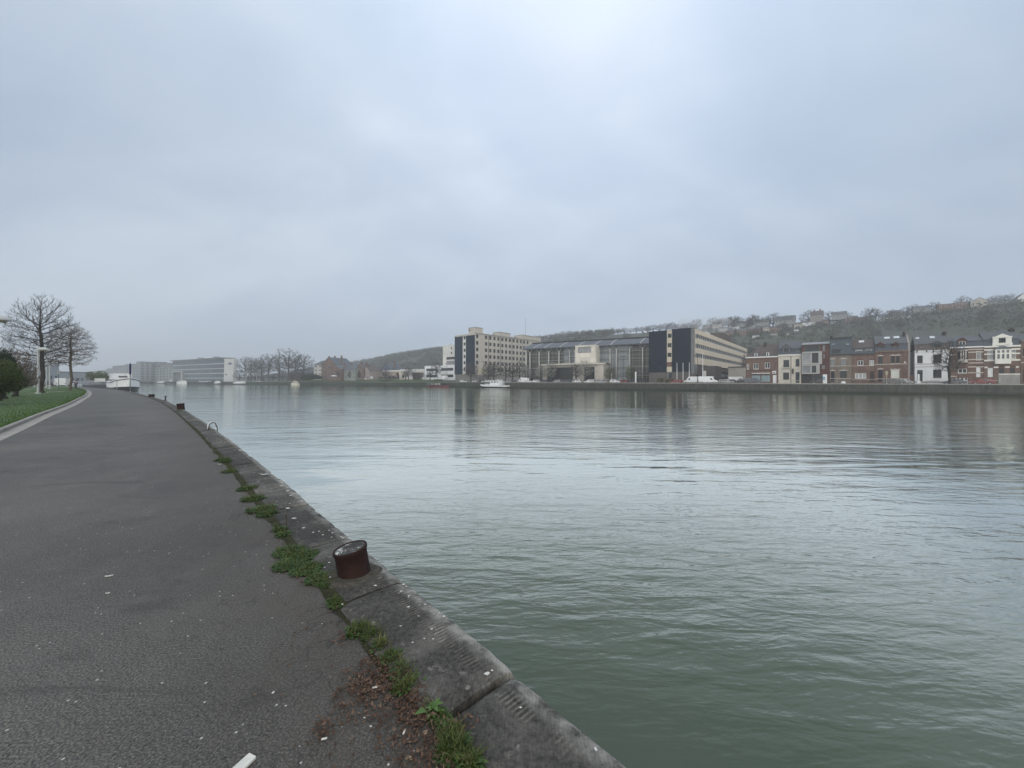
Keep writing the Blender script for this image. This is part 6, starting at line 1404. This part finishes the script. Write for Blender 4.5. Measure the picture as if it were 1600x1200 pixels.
# terraced apartments
AG = 'modern apartment blocks on the far left bank'
GRN = mat('bluish_render', (.13,.16,.17), .8, .15); WR = mat('pale_far_render', (.235,.25,.255), .8, .12)
def flats(label, px0, px1, Y0, Y1, top, rows, cols, wm, setb=None):
    P0, P1 = at(px0,Y0), at(px1,Y1); o = block('apartment_block', label, P0, P1, GR, zz((px0+px1)/2, top, (Y0+Y1)/2), 16, wm, cols, rows, .5, .62, GREYM, glass('far_glass', (.012,.02,.025), (.07,.09,.10), .15, .3), SLATE2, cat='apartments', base=1, top=.6, group=AG)
    if setb: W = o['W']; H = zz((px0+px1)/2, top, (Y0+Y1)/2)-GR; bx(o,'penthouse',WR,W*setb[0],W*setb[1],3,14,H+.45,H+4); bx(o,'penthouse_roof',SLATE2,W*setb[0]-1,W*setb[1]+1,2,15,H+4,H+4.6)
    return o
flats('pale apartment block with two tall slots right of the furled flag', 244, 269, 545, 500, 573, 5, 5, WR, (.1,.8))
flats('bluish apartment block with balconies behind the furled flag', 212, 244, 590, 550, 571, 6, 6, GRN, (.3,.9))
flats('stepped pale apartment block behind the houseboat wheelhouse', 186, 212, 640, 600, 573.5, 5, 5, WR, (.2,.9))
flats('low stepped apartment block left of the houseboat wheelhouse', 166, 187, 690, 640, 576, 4, 4, WR, (.3,.9))
flats('pale flat roofed apartment block at the far left end of the bank', 148, 167, 740, 700, 580, 3, 4, GRN)
flats('white apartment tower slice just right of the furled flag', 213, 219, 548, 542, 565.5, 7, 2, WR)
# warehouses beyond the lawn
block('warehouse', 'long grey blue shed beyond the lawn behind the large bare trunk', at(22,190), at(92,210), 0, zz(55,571,200), 20, mat('shed_blue_grey', (.22,.25,.28), .7, .15), 8, 1, .6, .35, GREYM, PANE, SLATE2, base=.3, top=3)
block('warehouse', 'low shed with dark roof band right of the small bare trunk', at(86,240), at(140,262), 0, zz(115,582,250), 18, mat('shed_grey', (.26,.28,.30), .7, .15), 7, 1, .7, .4, GREYM, PANE, SLATE, base=.3, top=2)
leafy('round_shrub', 'small green yellow shrub above the barge railings', 'shrub', (*at(153, 170), 0), 3.4, 3, zz(153,580.5,170), 1.5, 3500, .35, leafmat('spring_leaves', [(.2,(.05,.07,.02)),(.8,(.11,.13,.04))]), 31)
# ------------------------------------------------------------------ hillside
def sm(a, b, x): t = max(0, min(1, (x-a)/(b-a))); return t*t*(3-2*t)
RN = 430
def ridge(s):
    k = [(-1100,3),(-960,24),(-900,34),(-720,45),(-560,54),(-340,60),(-170,58),(-60,54),(0,50.5),(32,52),(62,54),(120,58),(400,62)]
    if s <= k[0][0]: return k[0][1]
    for (a, u), (b, v) in zip(k, k[1:]):
        if s <= b: return u+(v-u)*(s-a)/(b-a)
    return k[-1][1]
def hz_(s, n):
    base = sm(205, RN, n); h = GR+(ridge(s)-GR)*(base*.55+.45*max(0, min(1, (n-215)/(RN-215))))
    h += noise.noise(Vector((s*.012, n*.012, 3)))*5*base*(1-sm(RN-40, RN, n)*.75)
    if n > RN: h = h+min(8, (n-RN)*.02)
    return h if n > 205 else GR-.5
mb = MB(); NSS, NN = 130, 44; idx = []
for i in range(NSS+1):
    s = -1250+1750*i/NSS; row = []
    for j in range(NN+1): n = 200+ (j/NN)**1.25*560; x, y = sn(s, n); row.append(mb.add((x, y, hz_(s, n))))
    idx.append(row)
for i in range(NSS):
    for j in range(NN): mb.f.append([idx[i][j], idx[i+1][j], idx[i+1][j+1], idx[i][j+1]])
tag(mb.build('hillside', mat('hill_scrub', (.072,.080,.060), .95, .3, .06, streak=False), None, True), kind='structure')
# far hill at left horizon
mb = MB(); rows = []
for i in range(41):
    px = 60+i*11; t = T(px); Y = 1500+60*math.sin(i); k = max(0, 1-((px-235)/150.)**2); r = []
    for Yk, zk in ((Y-260,-2),(Y-120,.55),(Y,1),(Y+250,.9)): r.append(mb.add((t*Yk, Yk, (60*k+7*noise.noise(Vector((i*.45, 0, 0))))*zk if zk > 0 else -2)))
    rows.append(r)
for a, b in zip(rows, rows[1:]):
    for j in range(3): mb.f.append([a[j], b[j], b[j+1], a[j+1]])
tag(mb.build('distant_hills', mat('distant_wood', (.06,.065,.05), .95, .4, .02, streak=False), None, True), kind='structure')
# woodland over the slope: twig clumps
rnd = random.Random(77); mb = MB()
def crownquads(mb, x, y, z, r, h, n, size, rnd):
    for k in range(n):
        th = rnd.uniform(0, 6.283); ph = math.acos(rnd.uniform(-.6, 1)); q = rnd.uniform(.5, 1)
        c = Vector((x+r*q*math.sin(ph)*math.cos(th), y+r*q*math.sin(ph)*math.sin(th), z+h*(.45+.5*q*math.cos(ph))))
        a = Vector((rnd.gauss(0,1), rnd.gauss(0,1), rnd.gauss(0,.6))).normalized(); e = a.orthogonal().normalized()*size*rnd.uniform(.5,1.3); g_ = a.cross(e).normalized()*size*rnd.uniform(.25,.6)
        mb.poly([c-e, c-g_, c+e, c+g_*.7])
cnt = 0
for i in range(6500):
    s = rnd.uniform(-960, 175); n = 206+rnd.random()**.9*(RN-200)
    if s < -560 and rnd.random() < .35: continue
    if noise.noise(Vector((s*.02, n*.02, 8))) < -.28: continue
    x, y = sn(s, n)
    if y < 60: continue
    z = hz_(s, n); h = rnd.uniform(2.5, 8.0) if n < RN-25 else (rnd.uniform(5, 9.5) if s < -190 else rnd.uniform(2, 4.5))
    if -190 < s < -15 and n > 300: h *= .55
    crownquads(mb, x, y, z-.5, h*rnd.uniform(.45,.7), h, 30 if s > -420 else 16, .75 if s > -420 else 1.6, rnd); cnt += 1
for i in range(900):
    s = rnd.uniform(-620, -195); n = RN+rnd.uniform(-45, 14); x, y = sn(s, n); h = rnd.uniform(6, 10)
    crownquads(mb, x, y, hz_(s, n)-.5, h*.36, h, 24, .9, rnd)
WOOD = leafmat('winter_scrub', [(.15, (.036,.046,.034)), (.40, (.066,.077,.058)), (.60, (.105,.106,.088)), (.82, (.20,.185,.15))], .95, .11)
tag(mb.build('woodland', WOOD), kind='stuff')
# skyline trees: bare, three shapes
PF = dict(base=.12, rx=.46, step=.05, up=.12, lead=.45, N=520, tw=2, rt=.036, pow=.36)
PF2 = dict(base=.14, rx=.52, step=.05, up=.06, lead=.4, N=420, tw=2, rt=.030, pow=.36)
GH = 'bare trees along the hill crest'
LBL = 'hazy bare tree on the wooded hill crest above the long buildings'
protos = []
sk_list = [(852,525,8),(861,521,9),(870,519,8),(879,517,9),(890,516,9),(901,516,9),(912,515,8),(922,515,8),(934,514,9),(947,513,10),(955,514,9),(965,513,10),(975,511,11),(985,512,10),(994,510,10),(1003,510,10),(1012,508,11),(1021,506,11),(1031,506,10),(1041,504,11),(1050,503,11),(1059,505,11),(1069,504,10),(1078,503,10),(1088,498,11),(700,546,10),(683,549,10),(672,548,11),(661,552,10),(648,553,10),(634,556,10),(620,559,9),(607,561,10),(596,563,9),(584,566,10)]
def hilltree(px, ptop, hpx, label, group, k, n=RN+2, name='bare_tree'):
    Y = Yn(px, n); s = sx(px, n); z = hz_(s, n); H = max(3.5, zz(px, ptop, Y)-z)
    if k not in PR:
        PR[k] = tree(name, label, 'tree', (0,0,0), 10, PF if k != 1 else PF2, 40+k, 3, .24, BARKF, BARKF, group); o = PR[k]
    else: o = copy_tree(PR[k])
    o['label'] = label
    if group: o['group'] = group
    elif 'group' in o: del o['group']
    x, y = sn(s, n); o.location = (x, y, z-.3); o.rotation_euler.z = px*1.7; f = H/10.0; fw = 1.2/(1+T(px)**2)**.45; o.scale = (f*fw, f*fw, f); return o
PR = {}
for i, (px, py, hp) in enumerate(sk_list): hilltree(px, py, hp, LBL if px > 800 else 'hazy bare tree on the far hill crest left of the white modern building', GH if px > 800 else 'bare trees on the far left hill crest', i % 4)
GH2 = 'bare trees among the hilltop houses'
for i, (px, py) in enumerate(((1113,496),(1122,498),(1129,496),(1138,494),(1147,493),(1153,494),(1175,491),(1181,492),(1196,494),(1230,491))): hilltree(px, py, 8, 'bare tree on the skyline left of the hilltop houses, above the long cream building', GH2, i % 4)
for px, py, lb_ in ((1208,488,'narrow tree standing alone on the skyline above the grey roofed house'),(1264,483,'bare tree against the left side of the hipped hilltop villa'),(1296,485,'bare tree against the left end of the grey hilltop villa'),(1318,485,'bare tree at the right end of the grey hilltop villa'),(1359,479,'large bare tree left of the white bungalow on the hill'),(1368,481,'second bare tree just left of the white bungalow'),(1417,477,'bare tree right of the white bungalow'),(1429,474,'pale brown bare tree on the crest left of the long dark roof'),(1459,470,'dark narrow conifer like tree left of the hilltop brick terrace'),(1504,461,'round bare tree above the right end of the hilltop brick terrace'),(1553,460,'wide bare tree on the crest right of the big gabled roof'),(1566,459,'middle one of the wide bare trees on the far right crest'),(1579,457.5,'wide bare tree by the white gable at the right edge of the crest')):
    hilltree(px, py, 9, lb_, None, 3 if px == 1208 else 1, RN+6)
rnd = random.Random(19); GS = 'bare trees scattered over the hillside scrub'; k_ = 0
while k_ < 110:
    s = rnd.uniform(-330, 110); n = rnd.uniform(225, RN-12); x, y = sn(s, n)
    if y < 70: continue
    o = copy_tree(PR[k_ % 4]); o['label'] = 'bare tree standing in the scrub of the hillside behind the riverside buildings'; o['group'] = GS
    f = rnd.uniform(.55, 1.0); o.location = (x, y, hz_(s, n)-.3); o.rotation_euler.z = rnd.uniform(0, 6.28); o.scale = (f*.95, f*.95, f); k_ += 1
# houses on the hill
def hillhit(px, py):
    n = 215
    while n < RN-2:
        Y = Yn(px, n); s = sx(px, n)
        if EYE+(hor(px)-py)*Y/F <= hz_(s, n): return n
        n += 2
    return RN-2
HG = 'houses on the hillside'
def hh(px, pyb, wpx, hpx, rpx, wm, rm, label, cols=3, rows=2, front=False, chim=None, name='hillside_house', n=None):
    n = n or hillhit(px, pyb); a = (px-wpx/2, px+wpx/2); Y = Yn(px, n); zb = zz(px, pyb, Y); P0 = at(a[0], Yn(a[0], n)); P1 = at(a[1], Yn(a[1], n))
    return gable(name, label, P0, P1, zb-.3, zz(px, pyb-hpx, Y), zz(px, pyb-hpx-rpx, Y), 9, wm, rm, cols, rows, WHITE, PANE, front, 'house', chim, HG, .42, .5)
HR = brick('hill_red_brick', (.20,.10,.08), (.23,.12,.1), (.2,.18,.16)); HC = mat('hill_cream', (.45,.42,.37), .8, .15)
hh(1140,526,13,9,3,HR,SLATE,'dark red hillside house with two white window columns above the roof hut',2,2)
hh(1158,524,16,8,3,HR,SLATE2,'long brown red hillside house right of the one with white window columns',4,2)
hh(1177,521.5,20,8,2.5,HR,SLATE,'low reddish hillside terrace right of the dark conifer',4,2)
hh(1197,520,10,9,2.5,HC,SLATE,'cream hillside house at the left of the white balcony',2,2)
hh(1208,519.5,13,8,2.5,HR,TILE,'red hillside house with a white balcony',3,2)
hh(1217,517.5,10,6.5,2.5,HC,TILE,'pale hillside house right of the white balcony',2,2)
hh(1208,524.5,14,3.6,1.2,HC,SLATE,'low pale annex below the white balcony house',4,1)
hh(1243.5,520.5,6,5,1,WHITE,WHITE,'small bright white cube house alone in the scrub',2,1)
hh(1160,509,24,4,4,mat('hill_grey', (.26,.27,.27), .8),SLATE2,'wide grey roofed hillside house below the skyline trees',5,1)
hh(1190,507,22,3.5,5,mat('hill_grey', (.26,.27,.27), .8),SLATE2,'grey roofed house under the narrow skyline tree',4,1)
hh(1226,505,32,5,7,mat('hill_grey', (.26,.27,.27), .8),SLATE2,'house with a long grey roof rising to the right on the crest',5,1)
hh(1246,513,11,7,3,HC,TILE,'pale hillside house below the long rising grey roof',2,2)
hh(1276,501,20,9,7,mat('villa_grey', (.24,.21,.2), .8),TILE,'hipped brownish villa with chimneys on the skyline',4,2,False,[.3,.75])
hh(1311,497,24,6,5,mat('hill_grey', (.26,.27,.27), .8),SLATE2,'grey villa with broad roof on the skyline right of the brownish one',4,1)
hh(1268,506,10,2.6,.8,WHITE,WHITE,'long white caravan like house below the skyline villas',3,1)
hh(1330,504,20,7,4,HR,TILE,'reddish row house with white dormers on the crest',5,2)
hh(1348,503,16,6,3,HR,SLATE,'reddish hillside house left of the large bare tree',3,1)
hh(1389,500.5,30,5,6,WHITE,SLATE,'white bungalow with dark roof on the hill',5,1)
hh(1399,494,17,6,4,HR,SLATE,'dark house rising behind the right end of the white bungalow',3,1)
hh(1441,486,28,5,4,mat('hill_grey', (.26,.27,.27), .8),SLATE,'dark long roofed house on the crest left of the brick terrace',4,1)
hh(1478,486,26,11,1,HR,SLATE2,'left half of the flat red brick terrace on the crest',3,2)
hh(1501,483.5,22,11,1,HR,SLATE2,'right half of the flat red brick terrace on the crest',4,2)
hh(1530,477,28,6,6,HC,SLATE2,'pale house with a big gabled roof on the crest',3,1,True)
hh(1556,476,30,5,4,mat('hill_grey', (.26,.27,.27), .8),SLATE2,'long low grey house on the crest right of the big gabled roof',4,1)
hh(1582,473,22,4,3,mat('hill_grey', (.26,.27,.27), .8),SLATE2,'low grey house left of the white gable on the crest',3,1)
hh(1599,472,18,7,7,WHITE,SLATE,'white gabled house on the crest at the right edge of the photo',2,1,True)
for a_ in ((1103,514,12,5,2.5,HR,SLATE,'small dark red house below the skyline trees, leftmost on the hillside'),(1120,511,14,5,3,HC,SLATE2,'pale house with grey roof above the leftmost dark red hillside house',),(1128,518,12,5,2.5,HC,TILE,'pale house with brown roof left of the house with white window columns'),(1148,514,10,4,3,WHITE,SLATE,'small white house wall behind the long brown red hillside house'),(1232,512,9,4,2.5,HC,SLATE,'narrow pale house right of the pale house with brown roof'),(1256,508,9,4,3,WHITE,TILE,'small white house left of the caravan like house'),(1289,505,11,4,2.5,HR,SLATE,'small red house right of the caravan like house'),(1228,524,9,3.5,2,HC,SLATE2,'small pale house low in the scrub right of the low annex'),(1180,528,10,4,2,WHITE,SLATE,'white house low behind the corner shop chimney'),(1170,514,12,4,3,HC,SLATE2,'cream house above the low reddish hillside terrace'),(1310,508,10,4,2.5,HC,TILE,'cream house below the grey villa in the scrub')): hh(*a_)
# steam plume: billow of small closed puffs filled with vapour
m, nt, bs = newmat('steam'); nt.nodes.remove(bs); pv = nt.nodes.new('ShaderNodeVolumePrincipled'); pv.inputs['Color'].default_value = (.97,.98,1,1)
f = noisetex(nt, coords(nt), .16, 5, .6, .8); mm = nd(nt, 'ShaderNodeMapRange'); nt.links.new(f, mm.inputs[0]); mm.inputs[1].default_value = .46; mm.inputs[2].default_value = .68; mm.inputs[3].default_value = 0; mm.inputs[4].default_value = .11
nt.links.new(mm.outputs[0], pv.inputs['Density']); nt.links.new(pv.outputs[0], nt.nodes['Material Output'].inputs['Volume'])
bm = bmesh.new(); ctr = sn(sx(1105, 262), 262)
bmesh.ops.create_icosphere(bm, subdivisions=4, radius=1)
for v in bm.verts:
    q = v.co.copy(); k = 1+.25*noise.noise(q*1.8); tx = q.x*17*k; v.co = Vector((tx, q.y*8*k, q.z*5.2*k - tx*.12))
me = bpy.data.meshes.new('steam_plume'); bm.to_mesh(me); bm.free(); me.materials.append(m); so_ = bpy.data.objects.new('steam_plume', me); COL.objects.link(so_)
so_.location = (ctr[0], ctr[1], zz(1105, 507, Yn(1105,262))); so_.rotation_euler.z = -BA; tag(so_, kind='stuff')

# ------------------------------------------------------------------ trees of the far quay
PT = dict(base=.18, rx=.36, step=.045, up=.15, lead=.5, N=520, tw=2, rt=.028, pow=.37)
PPL = dict(base=.22, rx=.36, step=.042, up=.08, lead=.4, N=520, tw=2, rt=.045, pow=.36)
def ftree(px, Y, ptop, zb, P, seed, mx, label, group=None, m2=None, m1=None, r=.02, name='bare_tree', fat=1.0):
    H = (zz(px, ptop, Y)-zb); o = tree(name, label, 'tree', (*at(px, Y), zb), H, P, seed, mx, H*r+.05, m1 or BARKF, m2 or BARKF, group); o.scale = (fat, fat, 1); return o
PG = 'tall bare plane trees on the far left bank'
for i, (px, Y, top, lb_) in enumerate(((450,318,543,'tallest bare plane tree, in the middle of the far left row'),(474,312,552,'bare plane tree at the right end of the far left row'),(420,330,552,'bare plane tree left of the tallest one'),(409,334,558,'slender bare plane tree beside the two pale masts'),(436,325,555,'bare plane tree tucked against the tallest one'),(392,345,557,'bare plane tree right of the slanted white tower'),(401,340,562,'smaller bare plane tree between the slanted tower and the masts'),(383,356,556.5,'hazy bare plane tree closest to the slanted white tower'),(462,322,553,'bare plane tree between the tallest and the right end one'))):
    ftree(px, Y, top, TZ-1, PPL, 60+i, 3, lb_, PG, None, None, .022, 'plane_tree', 1.1 if px > 395 else .85)
for i, (px, top) in enumerate(((374,573),(388,576),(399,578),(412,574),(427,577),(441,573),(457,576),(469,574),(482,577),(492,575))):
    ftree(px, 352-i*2.4, top+5, TZ-1, dict(base=.06, rx=.5, step=.05, up=.1, lead=.5, N=300, tw=2, rt=.036, pow=.33), 170+i, 3, 'low bare tree in the dark understorey behind the far left plane trees', 'understorey behind the plane trees')
FG = 'bare trees along the far quay street'
PD = dict(base=.14, rx=.38, step=.04, up=.16, lead=.6, N=800, tw=2, rt=.030, pow=.34)
for i, (px, n, top, lb_, P_) in enumerate(((736,153,566,'dense bare tree before the right blue panel of the beige block',PD),(763,153,567,'dense bare tree left of the lamp by the beige block',PD),(772,153,566,'dense bare tree before the second column of beige block windows',PD),(790,152,567,'bare tree before the middle of the beige block',PT),(801,152,570,'bare tree right of the middle of the beige block',PT),(812,152,564,'bare tree near the corner of the beige block and glass hall',PT),(821,152.5,569,'pale flecked bare tree at the left end of the glass hall',PT),(845,152.5,569,'bare tree before the left columns of the glass hall',PT),(860,152.5,565,'bare tree at the left end of the entrance canopy',PT),(914,152.5,563,'bare tree between the two dark entrance openings',PT),(900,154,569,'small bare tree before the large dark entrance opening',PT),(953,152.5,574,'greenish bare tree right of the entrance wing',PD),(986,153,572,'greenish small tree left of the white totem',PD))):
    ftree(px, Yn(px, n), top, GR, P_, 90+i, 3, lb_, FG, mat('pale_twigs', (.26,.25,.23), .9, .3, 4) if px in (821,845,860,914) else mat('green_twigs', (.10,.115,.07), .9, .3, 4) if px in (953,986) else None)
for i, (px, Y, top, lb_) in enumerate(((603,275,576,'bare sapling left of the brown gate'),(634,268,580,'thin bare sapling left of the low white hall gate'),(638.5,266,573,'taller thin bare sapling before the low white hall'),(659,258,581,'bare sapling right of the brown gate'),(682,244,566,'bare sapling before the white modern building'),(672,247,578,'small bare sapling at the left of the white modern building'))):
    ftree(px, Y, top, TZ, PT, 120+i, 3, lb_, 'saplings on the grass bank')
ftree(1483, Yn(1483,148.6), 533, GR, dict(base=.17, rx=.30, step=.030, up=.40, lead=.5, N=1100, tw=2, rt=.013, pow=.40), 7, 3, 'dark bare tree on the quay before the white and the striped brick houses', None, BARK, BARK, .022)
leafy('dark_hedge', 'dark low hedge on the grass bank below the tall brick house', 'hedge', (*at(487, 300), TZ), 9.5, 3, 4.2, 0, 5000, .5, EVER, 33)
leafy('grey_green_shrub', 'low rounded shrub left of the red hatchback', 'shrub', (*at(1032, Yn(1032,153.5)), GR), 1.7, 1.3, 2.0, 0, 1400, .2, leafmat('straw_leaves', [(.2,(.10,.09,.05)),(.8,(.18,.165,.11))]), 34)
leafy('grey_green_shrub', 'low rounded shrub just left of the red hatchback, right of the other shrub', 'shrub', (*at(1046, Yn(1046,153.5)), GR), 1.7, 1.3, 2.0, 0, 1400, .2, leafmat('straw_leaves', []) if 0 else MC['straw_leaves'], 35)
# bare round shrubs between houses and trees
for i, (px, Y, top) in enumerate(((531,299,577),(586,298,583),(548,296,580),(563,294,580))):
    ftree(px, Y, top, TZ, PD, 140+i, 3, ['brown bare shrub right of the smaller red brick house','brown bare shrub left of the blue grey gabled house','brown bare shrub before the wide slate roofed house','dark bare shrub before the dark brown house'][i], 'shrubs before the far houses')

# ------------------------------------------------------------------ far street furniture
def flamp(px, n, top, label, t=False, zb=GR, Y=None):
    Y = Y or Yn(px, n); H = zz(px, top, Y)-zb; o = thing('street_lamp', label, 'street lamp', (*at(px, Y), zb), -BA, 'dark street lamps on the far quay')
    q = MB(); q.tube((0,0,-.1),(0,0,H),.11,.07,8); q.build('pole', DARK, o); q = MB(); q.box(-1.6,-.05,-.18,.18,H-.05,H+.14)
    r = MB(); r.box(.05,1.6,-.18,.18,H-.05,H+.14)
    q.build('lamp_head', DARK, o)
    if t: r.build('lamp_head', DARK, o)
    q = MB(); q.box(-.06,.06,-.06,.06,H-.06,H+.2); q.build('bracket', DARK, o)
flamp(755.6,152,565.7,'dark street lamp before the beige block near the tugboat',True); flamp(893.5,151.5,559,'dark twin headed street lamp before the entrance canopy',True); flamp(973.8,151.5,557,'dark twin headed street lamp near the pale columns of the glass hall',True)
flamp(648.5,0,568.5,'dark T shaped street lamp on the grass bank before the low white hall',True,TZ,258); flamp(698,0,568,'dark street lamp before the white modern building',False,TZ,244)
flamp(1090,150.5,556,'dark slim street lamp at the corner of the blue panelled building'); flamp(1118,151,577,'short dark lamp before the recessed base of the long cream side')
for px, top, lb_ in ((1057.7,568,'leftmost of three white flagpoles before the blue panels'),(1067.2,568,'middle one of three white flagpoles before the blue panels'),(1076.9,567.5,'rightmost of three white flagpoles before the blue panels'),(1098,553,'taller pale mast before the cream side, right of three flagpoles')):
    Y = Yn(px, 154); o = thing('flagpole', lb_, 'flagpole', (*at(px, Y), GR), 0, 'flagpoles before the blue panelled building'); H = zz(px, top, Y)-GR; q = MB(); q.tube((0,0,-.1),(0,0,H),.13,.07,8); q.build('pole', WHITE, o); q = MB(); q.lathe([(.12,H),(.12,H+.15),(.03,H+.22)], 8); q.build('finial', WHITE, o)
for px, Y, top, lb_ in ((401,338,579,'left one of two pale masts below the plane trees'),(420.5,330,578,'right one of two pale masts below the plane trees'),(383.5,345,580,'pale mast just right of the slanted white tower')):
    o = thing('mast', lb_, 'mast', (*at(px, Y), GR), 0, 'pale masts on the far left bank'); H = zz(px, top, Y)-GR; q = MB(); q.tube((0,0,-.1),(0,0,H),.28,.2,8); q.build('pole', STW, o); q = MB(); q.lathe([(.4,H),(.42,H+.3),(.1,H+.5)], 8); q.build('lamp_head', STW, o)
def totem(px, n, top, w_, label, m_, name='totem', cap=None):
    Y = Yn(px, n); o = thing(name, label, 'sign', (*at(px, Y), GR), -BA); H = zz(px, top, Y)-GR; bx(o,'panel',m_,-w_/2,w_/2,-.15,.15,.15,H,bev=.04); bx(o,'foot',CONC,-w_/2-.1,w_/2+.1,-.25,.25,-.05,.15); return o
totem(993.3,151.5,581,.55,'slim tall white totem left of the blue panelled building',WHITE); totem(954.8,153,583,.8,'broad white totem before the glass hall',WHITE); totem(1101,152,579.5,1.0,'white sign board behind the long white van',STW)
t_ = totem(1289,152.5,585,1.0,'pale blue and white banner panel before the modern dark red house',WHITE,'banner'); bx(t_,'blue_field',mat('pale_blue_print', (.20,.36,.50), .6),-.48,.02,-.17,-.152,1.2,2.2)
o = totem(1435.3,150.2,584.5,.36,'white sign post with a lower white plate before the white house',WHITE,'sign_post'); bx(o,'lower_plate',WHITE,-.35,.35,-.22,-.152,.3,.9)
o = thing('sign_post', 'yellowish parking sign post before the brick house with white shutter', 'sign', (*at(1385.3, Yn(1385.3,149.5)), GR), -BA); H = zz(1385.3,580,Yn(1385.3,149.5))-GR; q = MB(); q.tube((0,0,-.1),(0,0,H),.06,.05,8); q.build('pole', mat('pale_pole', (.4,.37,.28), .7), o); bx(o,'sign_plate',mat('pale_pole', (.4,.37,.28)),-.28,.28,-.1,-.06,H-.55,H); bx(o,'sign_plate',mat('pale_pole', (.4,.37,.28)),-.24,.24,-.1,-.06,H-1.05,H-.62)
RG = 'pale metal guard rails along the far quay'
for px0, px1, lb_ in ((1448,1468,'pale guard rail before the white house'),(1540,1563,'pale guard rail right of the dark red car'),(1408,1424,'pale guard rail before the brown gateway'),(1300,1308,'short guard rail before the grey brown brick house')):
    s0, s1 = sx(px0,147.6), sx(px1,147.6); o = thing('guard_rail', lb_, 'guard rail', (*sn(s0,147.6), GR), -BA, RG); W = s1-s0
    for x in (0, W): q = MB(); q.tube((x,0,-.1),(x,0,.95),.05,.05,8); q.build('post', GREYM, o)
    q = MB(); q.tube((0,0,.95),(W,0,.95),.05,.05,8); q.build('rail', GREYM, o)
o = thing('parasol', 'white parasol open on the grass bank before the smaller brick house', 'parasol', (*at(521.7,293), TZ)); q = MB(); q.tube((0,0,0),(0,0,2.9),.05,.05,8); q.build('pole', GREYM, o); q = MB(); q.lathe([(2.6,2.7),(2.55,2.78),(1.2,3.2),(.05,3.45)], 12); q.build('canopy', WHITE, o)
o = thing('signal_box', 'dark low cabinet beside the slim white totem', 'cabinet', (*at(1003,Yn(1003,152.5)), GR), -BA); bx(o,'cabinet',BLACK,-1.6,1.6,-.5,.5,0,1.7,bev=.05); bx(o,'door',DARK,-1.4,-.05,-.53,-.504,.15,1.55); bx(o,'door',DARK,.05,1.4,-.53,-.504,.15,1.55)
o = thing('planter', 'round white planter on the pavement before the grey brown brick house', 'planter', (*at(1317.5,Yn(1317.5,150)), GR)); q = MB(); q.lathe([(.45,0),(.55,.3),(.5,.62),(.3,.75)], 16); q.build('bowl', WHITE, o, True)
